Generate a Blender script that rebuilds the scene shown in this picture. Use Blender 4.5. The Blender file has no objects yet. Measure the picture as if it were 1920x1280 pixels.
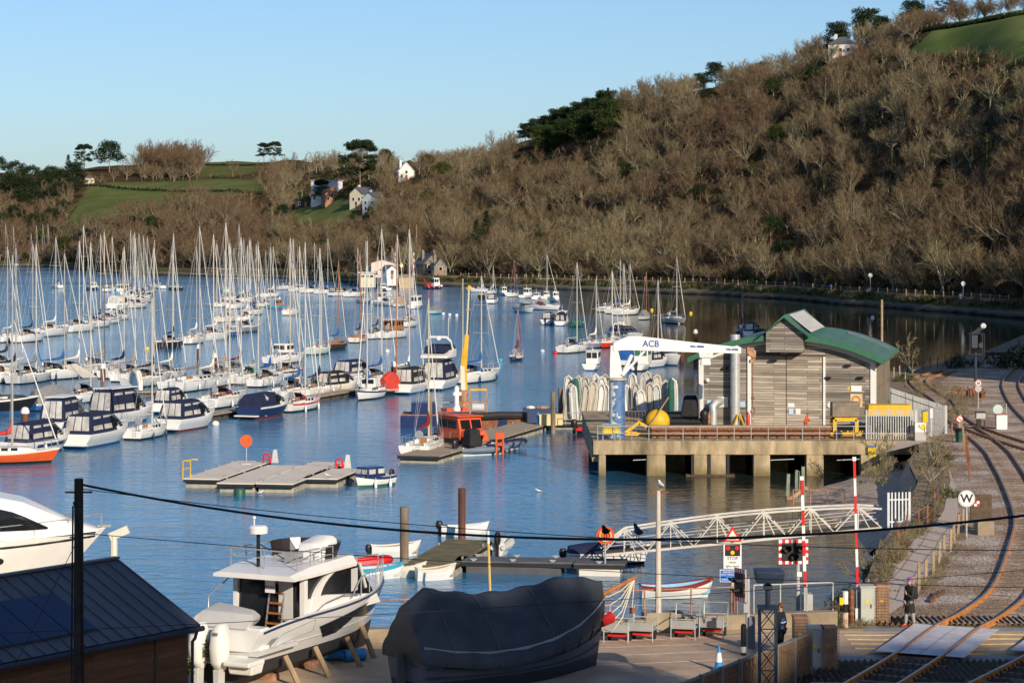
import bpy,math,random
import numpy as np
from mathutils import Vector,Matrix,Euler,Quaternion
random.seed(7)
PI=math.pi
sc=bpy.context.scene
COL=sc.collection
F=4400.0
HC=16.3
HY=440.0
def W(px,py,z=0.0):
 """point at height z seen at a pixel"""
 d=(HC-z)*F/(py-HY)
 return Vector(((px-960)*d/F,d,z))
def D(px,py,d):
 return Vector(((px-960)*d/F,d,HC-(py-HY)*d/F))
def R(a):return math.radians(a)
_mats={}
def M(name,col,rough=.55,metal=0.,var=.12,scale=2.0,bump=0.,spec=.4,stretch=None,dirt=0.,coat=0.,alpha=None):
 if name in _mats:return _mats[name]
 m=bpy.data.materials.new(name);m.use_nodes=True
 nt=m.node_tree;b=nt.nodes['Principled BSDF']
 b.inputs['Roughness'].default_value=rough;b.inputs['Metallic'].default_value=metal
 b.inputs['Specular IOR Level'].default_value=spec
 if coat:b.inputs['Coat Weight'].default_value=coat
 c=(*col,1)
 tc=nt.nodes.new('ShaderNodeTexCoord');mp=nt.nodes.new('ShaderNodeMapping')
 nt.links.new(tc.outputs['Object'],mp.inputs['Vector'])
 if stretch:mp.inputs['Scale'].default_value=stretch
 nz=nt.nodes.new('ShaderNodeTexNoise');nz.inputs['Scale'].default_value=scale;nz.inputs['Detail'].default_value=6
 nt.links.new(mp.outputs[0],nz.inputs['Vector'])
 rp=nt.nodes.new('ShaderNodeValToRGB')
 rp.color_ramp.elements[0].position=.3;rp.color_ramp.elements[1].position=.7
 rp.color_ramp.elements[0].color=(*[max(0,v*(1-var)) for v in col],1)
 rp.color_ramp.elements[1].color=(*[min(1,v*(1+var)) for v in col],1)
 nt.links.new(nz.outputs['Fac'],rp.inputs['Fac'])
 out=rp.outputs['Color']
 if dirt:
  n2=nt.nodes.new('ShaderNodeTexNoise');n2 .inputs['Scale'].default_value=scale*.35;n2 .inputs['Detail'].default_value=8;n2 .inputs['Roughness'].default_value=.7
  nt.links.new(mp.outputs[0],n2 .inputs['Vector'])
  r2=nt.nodes.new('ShaderNodeValToRGB');r2 .color_ramp.elements[0].position=.45;r2 .color_ramp.elements[1].position=.7
  r2 .color_ramp.elements[0].color=(0,0,0,1);r2 .color_ramp.elements[1].color=(dirt,dirt,dirt,1)
  nt.links.new(n2 .outputs['Fac'],r2 .inputs['Fac'])
  mx=nt.nodes.new('ShaderNodeMix');mx.data_type='RGBA'
  nt.links.new(r2 .outputs['Color'],mx.inputs['Factor']);nt.links.new(out,mx.inputs['A'])
  mx.inputs['B'].default_value=(.09,.07,.045,1);out=mx.outputs['Result']
 nt.links.new(out,b.inputs['Base Color'])
 if bump:
  bp=nt.nodes.new('ShaderNodeBump');bp.inputs['Strength'].default_value=bump;bp.inputs['Distance'].default_value=.05
  nt.links.new(nz.outputs['Fac'],bp.inputs['Height']);nt.links.new(bp.outputs[0],b.inputs['Normal'])
 if alpha is not None:b.inputs['Alpha'].default_value=alpha
 _mats[name]=m
 return m
def planks(name,c1,c2,size,rough=.8,horizontal=True,gap=.02,coords='Object',rot=None,length=2.4):
 """weathered boards laid in courses"""
 if name in _mats:return _mats[name]
 m=bpy.data.materials.new(name);m.use_nodes=True
 nt=m.node_tree;b=nt.nodes['Principled BSDF'];b.inputs['Roughness'].default_value=rough;b.inputs['Specular IOR Level'].default_value=.2
 tc=nt.nodes.new('ShaderNodeTexCoord');mp=nt.nodes.new('ShaderNodeMapping')
 mp.inputs['Rotation'].default_value=rot if rot else (0,0,0)
 nt.links.new(tc.outputs[coords],mp.inputs['Vector'])
 br=nt.nodes.new('ShaderNodeTexBrick')
 br.inputs['Color1'].default_value=(*c1,1);br.inputs['Color2'].default_value=(*c2,1);br.inputs['Mortar'].default_value=(*[v*.25 for v in c1],1)
 br.inputs['Scale'].default_value=1;br.inputs['Mortar Size'].default_value=gap*size;br.inputs['Brick Width'].default_value=length;br.inputs['Row Height'].default_value=size
 br.offset=.37
 nt.links.new(mp.outputs[0],br.inputs['Vector'])
 nz=nt.nodes.new('ShaderNodeTexNoise');nz.inputs['Scale'].default_value=1.2;nz.inputs['Detail'].default_value=8
 mp2=nt.nodes.new('ShaderNodeMapping');mp2 .inputs['Scale'].default_value=(.6,5,1);nt.links.new(mp.outputs[0],mp2 .inputs['Vector'])
 nt.links.new(mp2 .outputs[0],nz.inputs['Vector'])
 mr=nt.nodes.new('ShaderNodeMapRange');mr.inputs['To Min'].default_value=.45;mr.inputs['To Max'].default_value=1.5
 nt.links.new(nz.outputs['Fac'],mr.inputs['Value'])
 mx=nt.nodes.new('ShaderNodeMix');mx.data_type='RGBA';mx.blend_type='MULTIPLY';mx.inputs['Factor'].default_value=1
 nt.links.new(br.outputs['Color'],mx.inputs['A']);nt.links.new(mr.outputs[0],mx.inputs['B'])
 nt.links.new(mx.outputs['Result'],b.inputs['Base Color'])
 _mats[name]=m
 return m
class MB:
 def __init__(s):s.v=[];s.f=[];s.mi=[];s.mats=[]
 def _m(s,mat):
  if mat is None:
   return 0
  if mat not in s.mats:s.mats.append(mat)
  return s.mats.index(mat)
 def face(s,idx,mat=None):s.f.append(tuple(idx));s.mi.append(s._m(mat))
 def poly(s,pts,mat=None):
  n=len(s.v);s.v+=[tuple(p) for p in pts];s.face(range(n,n+len(pts)),mat);return s
 def box(s,c,size,mat=None,rz=0,rot=None,taper=1.0,bev=0):
  x,y,z=[v/2 for v in size]
  P=[]
  for dz,t in ((-z,1),(z,taper)):
   P+=[(-x*t,-y*t,dz),(x*t,-y*t,dz),(x*t,y*t,dz),(-x*t,y*t,dz)]
  Rm=(rot if rot is not None else Matrix.Rotation(rz,3,'Z'))
  n=len(s.v);C=Vector(c)
  s.v+=[tuple(Rm@Vector(p)+C) for p in P]
  for q in ((3,2,1,0),(4,5,6,7),(0,1,5,4),(1,2,6,5),(2,3,7,6),(3,0,4,7)):
   s.face([n+k for k in q],mat)
  return s
 def bar(s,p,q,w,h,mat=None):
  """rectangular bar between two points"""
  p=Vector(p);q=Vector(q);d=q-p;L=d.length
  if L<1e-6:return s
  R3=d.to_track_quat('X','Z').to_matrix()
  return s.box((p+q)/2,(L,w,h),mat,rot=R3)
 def tube(s,p,q,r0,r1=None,mat=None,n=6,cap=True):
  p=Vector(p);q=Vector(q);d=q-p
  if d.length<1e-6:return s
  if r1 is None:r1=r0
  Q=d.to_track_quat('Z','Y');b=len(s.v)
  for c,r in ((p,r0),(q,r1)):
   for k in range(n):
    a=2*PI*k/n
    s.v.append(tuple(c+Q@Vector((r*math.cos(a),r*math.sin(a),0))))
  for k in range(n):
   k2=(k+1)%n;s.face((b+k,b+k2,b+n+k2,b+n+k),mat)
  if cap:
   s.face([b+k for k in reversed(range(n))],mat);s.face([b+n+k for k in range(n)],mat)
  return s
 def path(s,pts,r,mat=None,n=5):
  pts=[Vector(p) for p in pts];rings=[]
  for i,p in enumerate(pts):
   t=(pts[min(i+1,len(pts)-1)]-pts[max(i-1,0)])
   Q=t.to_track_quat('Z','Y');rr=r[i] if isinstance(r,(list,tuple)) else r
   rings.append([p+Q@Vector((rr*math.cos(2*PI*k/n),rr*math.sin(2*PI*k/n),0)) for k in range(n)])
  return s.loft(rings,mat)
 def loft(s,rings,mat=None,closed=True,cap0=True,cap1=True,matf=None):
  b=len(s.v);n=len(rings[0])
  for r in rings:s.v+=[tuple(p) for p in r]
  for i in range(len(rings)-1):
   for k in range(n if closed else n-1):
    k2=(k+1)%n
    s.face((b+i*n+k,b+i*n+k2,b+(i+1)*n+k2,b+(i+1)*n+k),matf(i,k) if matf else mat)
  if cap0:s.face([b+k for k in reversed(range(n))],matf(0,0) if (matf and mat is None) else mat)
  if cap1:s.face([b+(len(rings)-1)*n+k for k in range(n)],matf(len(rings)-2,0) if (matf and mat is None) else mat)
  return s
 def lathe(s,prof,c=(0,0,0),mat=None,n=12,axis='Z'):
  rings=[]
  for r,h in prof:
   ring=[]
   for k in range(n):
    a=2*PI*k/n
    if axis=='Z':p=(r*math.cos(a),r*math.sin(a),h)
    elif axis=='Y':p=(r*math.cos(a),h,r*math.sin(a))
    else:p=(h,r*math.cos(a),r*math.sin(a))
    ring.append((p[0]+c[0],p[1]+c[1],p[2]+c[2]))
   rings.append(ring)
  return s.loft(rings,mat)
 def prism(s,poly,a,b,mat=None,axis='Z',mtop=None):
  """extrude a 2-D polygon between a and b along an axis"""
  def P(p,h):
   if axis=='Z':return (p[0],p[1],h)
   if axis=='Y':return (p[0],h,p[1])
   return (h,p[0],p[1])
  n=len(s.v);k=len(poly)
  s.v+=[P(p,a) for p in poly]+[P(p,b) for p in poly]
  for i in range(k):
   j=(i+1)%k;s.face((n+i,n+j,n+k+j,n+k+i),mat)
  s.face([n+i for i in reversed(range(k))],mat);s.face([n+k+i for i in range(k)],mtop or mat)
  return s
 def sphere(s,c,r,mat=None,n=10,m=7,sq=(1,1,1)):
  rings=[]
  for i in range(m+1):
   th=PI*(.02+.96*i/m)
   rings.append([(c[0]+sq[0]*r*math.sin(th)*math.cos(2*PI*k/n),c[1]+sq[1]*r*math.sin(th)*math.sin(2*PI*k/n),c[2]-sq[2]*r*math.cos(th)) for k in range(n)])
  return s.loft(rings,mat)
 def build(s,name,parent=None,mat=None,smooth=False,loc=None,rz=None,bevel=0,ang=None):
  me=bpy.data.meshes.new(name);me.from_pydata(s.v,[],s.f)
  if mat is not None and not s.mats:s.mats=[mat]
  for m in s.mats:me.materials.append(m)
  if len(s.mats)>1:me.polygons.foreach_set('material_index',s.mi)
  if smooth:
   me.polygons.foreach_set('use_smooth',[True]*len(me.polygons))
   try:me.set_sharp_from_angle(angle=R(ang or 40))
   except Exception:pass
  me.update()
  o=bpy.data.objects.new(name,me);COL.objects.link(o)
  if parent is not None:o.parent=parent
  if loc is not None:o.location=loc
  if rz is not None:o.rotation_euler.z=rz
  if bevel:
   bm=o.modifiers.new('bevel','BEVEL');bm.width=bevel;bm.segments=2;bm.limit_method='ANGLE';bm.angle_limit=R(40)
  return o
def tag(o,label=None,cat=None,group=None,kind=None):
 if label:o['label']=label
 if cat:o['category']=cat
 if group:o['group']=group
 if kind:o['kind']=kind
 return o
def thing(name,label,cat,loc=(0,0,0),rz=0.,group=None):
 o=bpy.data.objects.new(name,None);COL.objects.link(o);o.empty_display_size=.3
 o.location=loc;o.rotation_euler=(0,0,rz)
 return tag(o,label,cat,group)
def copy_tree(o,parent=None):
 c=o.copy();COL.objects.link(c)
 if parent is not None:c.parent=parent
 for ch in list(o.children):copy_tree(ch,c)
 return c
def text_part(txt,name,parent,loc,size,mat,rot=(R(90),0,0),align='CENTER',depth=.004,bold=0.):
 cu=bpy.data.curves.new(name,'FONT');cu.body=txt;cu.size=size;cu.align_x=align;cu.align_y='CENTER';cu.extrude=depth;cu.offset=bold
 tmp=bpy.data.objects.new(name,cu);COL.objects.link(tmp)
 dg=bpy.context.evaluated_depsgraph_get()
 me=bpy.data.meshes.new_from_object(tmp.evaluated_get(dg));bpy.data.objects.remove(tmp)
 me.materials.clear();me.materials.append(mat)
 o=bpy.data.objects.new(name,me);COL.objects.link(o);o.parent=parent;o.location=loc;o.rotation_euler=rot
 return o
def np_mesh(name,V,T,mats,mi=None,tint=None,smooth=False):
 me=bpy.data.meshes.new(name)
 V=np.asarray(V,np.float32);T=np.asarray(T,np.int32)
 me.vertices.add(len(V));me.vertices.foreach_set('co',V.ravel())
 k=T.shape[1]
 me.loops.add(T.size);me.loops.foreach_set('vertex_index',T.ravel())
 me.polygons.add(len(T));me.polygons.foreach_set('loop_start',np.arange(0,T.size,k,dtype=np.int32))
 try:me.polygons.foreach_set('loop_total',np.full(len(T),k,np.int32))
 except Exception:pass
 for m in mats:me.materials.append(m)
 if mi is not None:me.polygons.foreach_set('material_index',np.asarray(mi,np.int32))
 if smooth:me.polygons.foreach_set('use_smooth',np.ones(len(T),bool))
 me.update(calc_edges=True)
 if tint is not None:
  a=me.attributes.new('tint','FLOAT','POINT');a.data.foreach_set('value',np.asarray(tint,np.float32))
 return me
def interp(tab,x):
 if x<=tab[0][0]:return tab[0][1]
 for (a,va),(b,vb) in zip(tab,tab[1:]):
  if x<=b:return va+(vb-va)*(x-a)/(b-a)
 return tab[-1][1]
CTRL={-160:(1235,[(482,1265),(450,1310),(420,1370),(385,1480),(335,1650)]),80:(1185,[(482,1230),(455,1270),(420,1330),(370,1480),(328,1650)]),130:(1130,[(474,1160),(432,1210),(405,1300),(350,1470),(318,1680)]),200:(1010,[(460,1060),(405,1120),(400,1260),(345,1460),(312,1720)]),300:(944,[(455,1030),(402,1100),(388,1250),(342,1450),(306,1790)]),480:(890,[(458,980),(412,1070),(372,1200),(340,1400),(303,1760)]),560:(860,[(460,950),(402,1040),(368,1100),(336,1250),(306,1700)]),700:(772,[(455,880),(402,960),(352,1020),(325,1080),(306,1500)]),850:(735,[(455,850),(385,930),(332,985),(308,1030),(300,1300)]),1000:(702,[(455,790),(368,860),(302,910),(272,960),(276,1200)]),1160:(672,[(450,755),(335,825),(262,875),(218,920),(222,1150)]),1300:(642,[(445,720),(305,790),(215,840),(174,880),(178,1100)]),1450:(600,[(440,672),(270,745),(185,800),(148,838),(150,1050)]),1600:(539,[(425,622),(240,700),(142,760),(98,800),(92,1000)]),1760:(496,[(405,575),(195,648),(105,700),(60,735),(50,950)]),1920:(456,[(385,530),(155,600),(70,640),(33,680),(20,900)]),2100:(415,[(380,480),(140,550),(60,590),(0,640),(-40,860)]),2400:(350,[(385,400),(160,470),(60,520),(-20,570),(-80,800)]),}
_cx=sorted(CTRL)
def ctrl_nodes(px):
 d0,rest=CTRL[px]
 n=[(d0-15,-3.0),(d0,0.0),(d0+5,2.8),(d0+17,3.0)]
 for y,d in rest:n.append((d,HC-(y-HY)*d/F))
 return n
_cn={px:ctrl_nodes(px) for px in _cx}
NN=9
def hill_nodes(px):
 px=min(max(px,_cx[0]),_cx[-1])
 for a,b in zip(_cx,_cx[1:]):
  if px<=b:
   t=(px-a)/(b-a);t=t*t*(3-2*t)*.5+t*.5
   return [(p[0]+(q[0]-p[0])*t,p[1]+(q[1]-p[1])*t) for p,q in zip(_cn[a],_cn[b])]
from mathutils import noise as mnoise
def hill_pt(px,v):
 """v 0..8 along the profile"""
 n=hill_nodes(px);i=min(int(v),NN-2);t=v-i
 d=n[i][0]+(n[i+1][0]-n[i][0])*t;z=n[i][1]+(n[i+1][1]-n[i][1])*t
 X=(px-960)*d/F
 if v>3:
  a=min(1,(v-3)*1.0)*(.3 if (110<px<520 and v>5.2) or (px>1680 and v>5.6) else 1)
  z+=a*(3.0*mnoise.noise((X*.03,d*.022,0))+1.2*mnoise.noise((X*.09,d*.06,5)))
  z+=a*1.6*math.sin(X*.085+d*.012+2.0*mnoise.noise((X*.02,d*.02,9)))
 return Vector((X,d,z))
def shore_d(px):return hill_nodes(px)[1][0]
FIELD_R=[(1690,112),(1740,62),(1800,38),(1860,24),(1930,12),(2010,8),(2010,120),(1890,114),(1840,102),(1800,100)]
FIELD_L=[(128,412),(150,372),(168,346),(240,342),(330,340),(420,336),(490,334),(500,352),(470,364),(385,372),(330,384),(260,398),(215,410),(160,430),(125,450),(95,420)]
FIELD_T=[(358,312),(380,303),(430,302),(496,302),(490,322),(420,332),(370,334)]
GARDEN=[(540,398),(590,378),(640,372),(672,384),(668,408),(640,424),(600,420),(560,412)]
GARDEN2=[(968,478),(1000,474),(1030,484),(1020,492),(975,490)]
def inpoly(x,y,P):
 c=False;j=len(P)-1
 for i in range(len(P)):
  if (P[i][1]>y)!=(P[j][1]>y) and x<(P[j][0]-P[i][0])*(y-P[i][1])/(P[j][1]-P[i][1])+P[i][0]:c=not c
  j=i
 return c
def proj(p):return 960+p.x*F/p.y,HY+(HC-p.z)*F/p.y
def field_at(p):
 x,y=proj(p)
 if inpoly(x,y,FIELD_R):return 1.0
 if inpoly(x,y,FIELD_L) and p.y>1090:return .8
 if inpoly(x,y,FIELD_T) and p.y>1200:return .6
 if inpoly(x,y,GARDEN) or inpoly(x,y,GARDEN2):return .9
 return 0.
def make_hills():
 cols=[(-160+8*i) for i in range(int((2400+160)/8)+1)]
 vs=[]
 for i in range(NN-1):
  k=(2,2,3,8,12,12,10,8)[i]
  vs+=[i+j/k for j in range(k)]
 vs.append(NN-1)
 V=[];tint=[]
 for px in cols:
  for v in vs:
   p=hill_pt(px,v);V.append(p);tint.append(field_at(p) if v>3.4 else 0)
 n=len(vs);T=[]
 for i in range(len(cols)-1):
  for j in range(n-1):
   a=i*n+j;T.append((a,a+n,a+n+1,a+1))
 m=bpy.data.materials.new('hill_ground');m.use_nodes=True
 nt=m.node_tree;b=nt.nodes['Principled BSDF'];b.inputs['Roughness'].default_value=1;b.inputs['Specular IOR Level'].default_value=0
 at=nt.nodes.new('ShaderNodeAttribute');at.attribute_name='tint'
 tc=nt.nodes.new('ShaderNodeTexCoord')
 def noise(scale,e0,c0,e1,c1,det=8):
  nz=nt.nodes.new('ShaderNodeTexNoise');nz.inputs['Scale'].default_value=scale;nz.inputs['Detail'].default_value=det
  nt.links.new(tc.outputs['Object'],nz.inputs['Vector'])
  r=nt.nodes.new('ShaderNodeValToRGB');r.color_ramp.elements[0].position=e0;r.color_ramp.elements[1].position=e1
  r.color_ramp.elements[0].color=(*c0,1);r.color_ramp.elements[1].color=(*c1,1)
  nt.links.new(nz.outputs['Fac'],r.inputs['Fac']);return r.outputs['Color']
 wood=noise(.09,.35,(.040,.030,.016),.65,(.13,.082,.045))
 grass=noise(.05,.35,(.105,.145,.042),.65,(.16,.19,.068))
 mx=nt.nodes.new('ShaderNodeMix');mx.data_type='RGBA'
 nt.links.new(at.outputs['Fac'],mx.inputs['Factor']);nt.links.new(wood,mx.inputs['A']);nt.links.new(grass,mx.inputs['B'])
 geo=nt.nodes.new('ShaderNodeSeparateXYZ');nt.links.new(tc.outputs['Object'],geo.inputs[0])
 r=nt.nodes.new('ShaderNodeValToRGB');cr=r.color_ramp
 cr.elements[0].position=.0;cr.elements[0].color=(.02,.018,.014,1);cr.elements[1].position=1;cr.elements[1].color=(.10,.085,.05,1)
 e=cr.elements.new(.35);e.color=(.17,.15,.12,1)
 e=cr.elements.new(.5);e.color=(.075,.075,.028,1)
 mr=nt.nodes.new('ShaderNodeMapRange');mr.inputs['From Min'].default_value=.1;mr.inputs['From Max'].default_value=2.8
 n3=nt.nodes.new('ShaderNodeTexNoise');n3 .inputs['Scale'].default_value=.25;n3 .inputs['Detail'].default_value=6;nt.links.new(tc.outputs['Object'],n3 .inputs['Vector'])
 ad=nt.nodes.new('ShaderNodeMath');ad.operation='MULTIPLY_ADD';ad.inputs[1].default_value=1.2;nt.links.new(n3 .outputs['Fac'],ad.inputs[0]);nt.links.new(geo.outputs['Z'],ad.inputs[2])
 sb=nt.nodes.new('ShaderNodeMath');sb.operation='SUBTRACT';sb.inputs[1].default_value=.6;nt.links.new(ad.outputs[0],sb.inputs[0])
 nt.links.new(sb.outputs[0],mr.inputs['Value']);nt.links.new(mr.outputs[0],r.inputs['Fac'])
 ms=nt.nodes.new('ShaderNodeMapRange');ms.inputs['From Min'].default_value=2.9;ms.inputs['From Max'].default_value=3.6;nt.links.new(geo.outputs['Z'],ms.inputs['Value'])
 m2=nt.nodes.new('ShaderNodeMix');m2 .data_type='RGBA';nt.links.new(ms.outputs[0],m2 .inputs['Factor']);nt.links.new(r.outputs['Color'],m2 .inputs['A']);nt.links.new(mx.outputs['Result'],m2 .inputs['B'])
 nt.links.new(m2 .outputs['Result'],b.inputs['Base Color'])
 me=np_mesh('hills',[tuple(p) for p in V],T,[m],tint=tint,smooth=True)
 o=bpy.data.objects.new('hills',me);COL.objects.link(o);o['kind']='structure'
make_hills()
def tree_mat(name,ramp,rough=.9,attr=False,trans=0):
 m=bpy.data.materials.new(name);m.use_nodes=True
 nt=m.node_tree;b=nt.nodes['Principled BSDF'];b.inputs['Roughness'].default_value=rough;b.inputs['Specular IOR Level'].default_value=.1
 if attr:
  a=nt.nodes.new('ShaderNodeAttribute');a.attribute_name='tint';src=a.outputs['Fac']
 else:
  a=nt.nodes.new('ShaderNodeObjectInfo');src=a.outputs['Random']
  s2=nt.nodes.new('ShaderNodeSeparateColor');nt.links.new(a.outputs['Color'],s2 .inputs[0]);src=s2 .outputs[0]
 r=nt.nodes.new('ShaderNodeValToRGB');cr=r.color_ramp
 cr.elements[0].position=ramp[0][0];cr.elements[0].color=(*ramp[0][1],1)
 cr.elements[1].position=ramp[-1][0];cr.elements[1].color=(*ramp[-1][1],1)
 for p,c in ramp[1:-1]:e=cr.elements.new(p);e.color=(*c,1)
 nt.links.new(src,r.inputs['Fac'])
 tc=nt.nodes.new('ShaderNodeTexCoord');nz=nt.nodes.new('ShaderNodeTexNoise');nz.inputs['Scale'].default_value=.8;nt.links.new(tc.outputs['Object'],nz.inputs['Vector'])
 mr=nt.nodes.new('ShaderNodeMapRange');mr.inputs['From Min'].default_value=.3;mr.inputs['From Max'].default_value=.7;mr.inputs['To Min'].default_value=.7;mr.inputs['To Max'].default_value=1.25;nt.links.new(nz.outputs['Fac'],mr.inputs['Value'])
 mx=nt.nodes.new('ShaderNodeMix');mx.data_type='RGBA';mx.blend_type='MULTIPLY';mx.inputs['Factor'].default_value=1
 nt.links.new(r.outputs['Color'],mx.inputs['A']);nt.links.new(mr.outputs[0],mx.inputs['B'])
 nt.links.new(mx.outputs['Result'],b.inputs['Base Color'])
 return m
TWIG=[(0,(.138,.083,.050)),(.3,(.158,.109,.064)),(.55,(.18,.139,.076)),(.75,(.24,.20,.115)),(.9,(.15,.145,.052)),(1,(.145,.086,.050))]
BARK=[(0,(.20,.165,.11)),(.6,(.34,.30,.20)),(1,(.44,.40,.29))]
LEAF=[(0,(.022,.035,.016)),(.4,(.034,.055,.018)),(.7,(.055,.075,.02)),(1,(.10,.115,.025))]
TW_O=tree_mat('twig_individual',TWIG);BK_O=tree_mat('bark_individual',BARK);LF_O=tree_mat('leaf_individual',LEAF)
TW_A=tree_mat('twig_wood',TWIG,attr=True);BK_A=tree_mat('bark_wood',BARK,attr=True);LF_A=tree_mat('leaf_wood',LEAF,attr=True)
def tri_tube(p,q,r0,r1,n=3):
 d=(q-p);Q=d.to_track_quat('Z','Y')
 ring=[[c+Q@Vector((r*math.cos(2*PI*k/n),r*math.sin(2*PI*k/n),0)) for k in range(n)] for c,r in ((p,r0),(q,r1))]
 V=ring[0]+ring[1];T=[]
 for k in range(n):
  k2=(k+1)%n;T+=[(k,k2,n+k2),(k,n+k2,n+k)]
 return V,T
def gen_bare(seed,h=11.,w=5.,limbs=7,l1=5,l2=5,tw=11,tww=.055,trunk=.22,trunk_r=.22,up=.25):
 """bare broadleaf: (wood verts, tris), (twig verts, tris)"""
 rg=random.Random(seed);wv,wt,tv,tt=[],[],[],[]
 def wood(p,q,a,b,n=4):
  V,T=tri_tube(p,q,a,b,n);k=len(wv);wv.extend(V);wt.extend([(x+k,y+k,z+k) for x,y,z in T])
 def sliver(p,q,wd):
  d=(q-p);s=d.cross(Vector((rg.uniform(-1,1),rg.uniform(-1,1),rg.uniform(-1,1)))).normalized()*wd*.5
  k=len(tv);tv.extend([p-s,p+s,q]);tt.append((k,k+1,k+2))
 def rot_dir(d,ang,az):
  o=d.orthogonal().normalized();o.rotate(Quaternion(d,az));return (d*math.cos(ang)+o*math.sin(ang)).normalized()
 nst=rg.choice((1,1,2))
 for st in range(nst):
  p=Vector((rg.uniform(-.3,.3)*(nst>1),rg.uniform(-.3,.3)*(nst>1),-.5));th=h*trunk*rg.uniform(.8,1.2)
  d=Vector((rg.uniform(-.15,.15)+(st-.5*(nst-1))*.5,rg.uniform(-.15,.15),1)).normalized()
  q=p+d*(th+.5);wood(p,q,trunk_r,trunk_r*.75,5)
  az0=rg.uniform(0,6.28)
  nl=max(3,limbs//nst)
  for i in range(nl):
   az=az0+i*2.4;sp=(.35,1.1,.75)[i%3]*w/5.5
   dd=Vector((math.cos(az)*sp,math.sin(az)*sp,rg.uniform(.55,.95))).normalized()
   L=(h-th)*rg.uniform(.8,1.0)*(.88 if sp>.7 else 1)
   pp=p+d*(th*rg.uniform(.7,1.02)+.5);r=trunk_r*.6;n=5
   pts=[pp]
   for s in range(n):
    dd=(dd+Vector((rg.uniform(-.2,.2),rg.uniform(-.2,.2),up*.3+rg.uniform(-.1,.1)))).normalized()
    pts.append(pts[-1]+dd*L/n)
   for s in range(n):wood(pts[s],pts[s+1],r*(1-s/n*.8),r*(1-(s+1)/n*.8),4)
   for j in range(l1+2):
    t=.22+.76*(j+rg.random()*.5)/(l1+2);s=min(int(t*n),n-1);b0=pts[s].lerp(pts[s+1],t*n-s);bd=(pts[s+1]-pts[s]).normalized()
    d1=rot_dir(bd,rg.uniform(.5,1.0),rg.uniform(0,6.28));d1 .z+=.25;d1 .normalize();L1=L*rg.uniform(.30,.50)*(1.15-.45*t)
    b1=b0+d1*L1*.5;d1b=(d1+Vector((0,0,up))+Vector((rg.uniform(-.2,.2),rg.uniform(-.2,.2),0))).normalized();b2=b1+d1b*L1*.5
    wood(b0,b1,r*.32,r*.22,3);wood(b1,b2,r*.22,r*.08,3)
    for k in range(l2):
     t2=(k+.6)/l2;c0=b0 .lerp(b1,t2*2) if t2<.5 else b1 .lerp(b2,t2*2-1)
     d2=rot_dir(d1b,rg.uniform(.3,.9),rg.uniform(0,6.28));d2 .z+=.1;d2 .normalize();L2=L1*rg.uniform(.35,.6)
     c1=c0+d2*L2;sliver(c0,c1,tww*1.5)
     for m_ in range(tw):
      e0=c0 .lerp(c1,.15+.85*m_/tw);d3=rot_dir(d2,rg.uniform(.3,.9),rg.uniform(0,6.28));d3 .z+=.02
      sliver(e0,e0+d3 .normalized()*L2*rg.uniform(.5,1.0),tww)
 return wv,wt,tv,tt
def leafclump(rg,c,rad,n,size,flat=.55):
 V=[];T=[]
 for i in range(n):
  while True:
   p=Vector((rg.uniform(-1,1),rg.uniform(-1,1),rg.uniform(-1,1)))
   if .3<p.length<1:break
  p=Vector((p.x*rad,p.y*rad,p.z*rad*flat))+c
  a=Vector((rg.uniform(-1,1),rg.uniform(-1,1),rg.uniform(-.6,.6))).normalized()*size*rg.uniform(.6,1.2);b=Vector((rg.uniform(-1,1),rg.uniform(-1,1),rg.uniform(-.6,.6))).normalized()*size*rg.uniform(.6,1.2)
  k=len(V);V+=[p,p+a,p+b];T.append((k,k+1,k+2))
 return V,T
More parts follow.
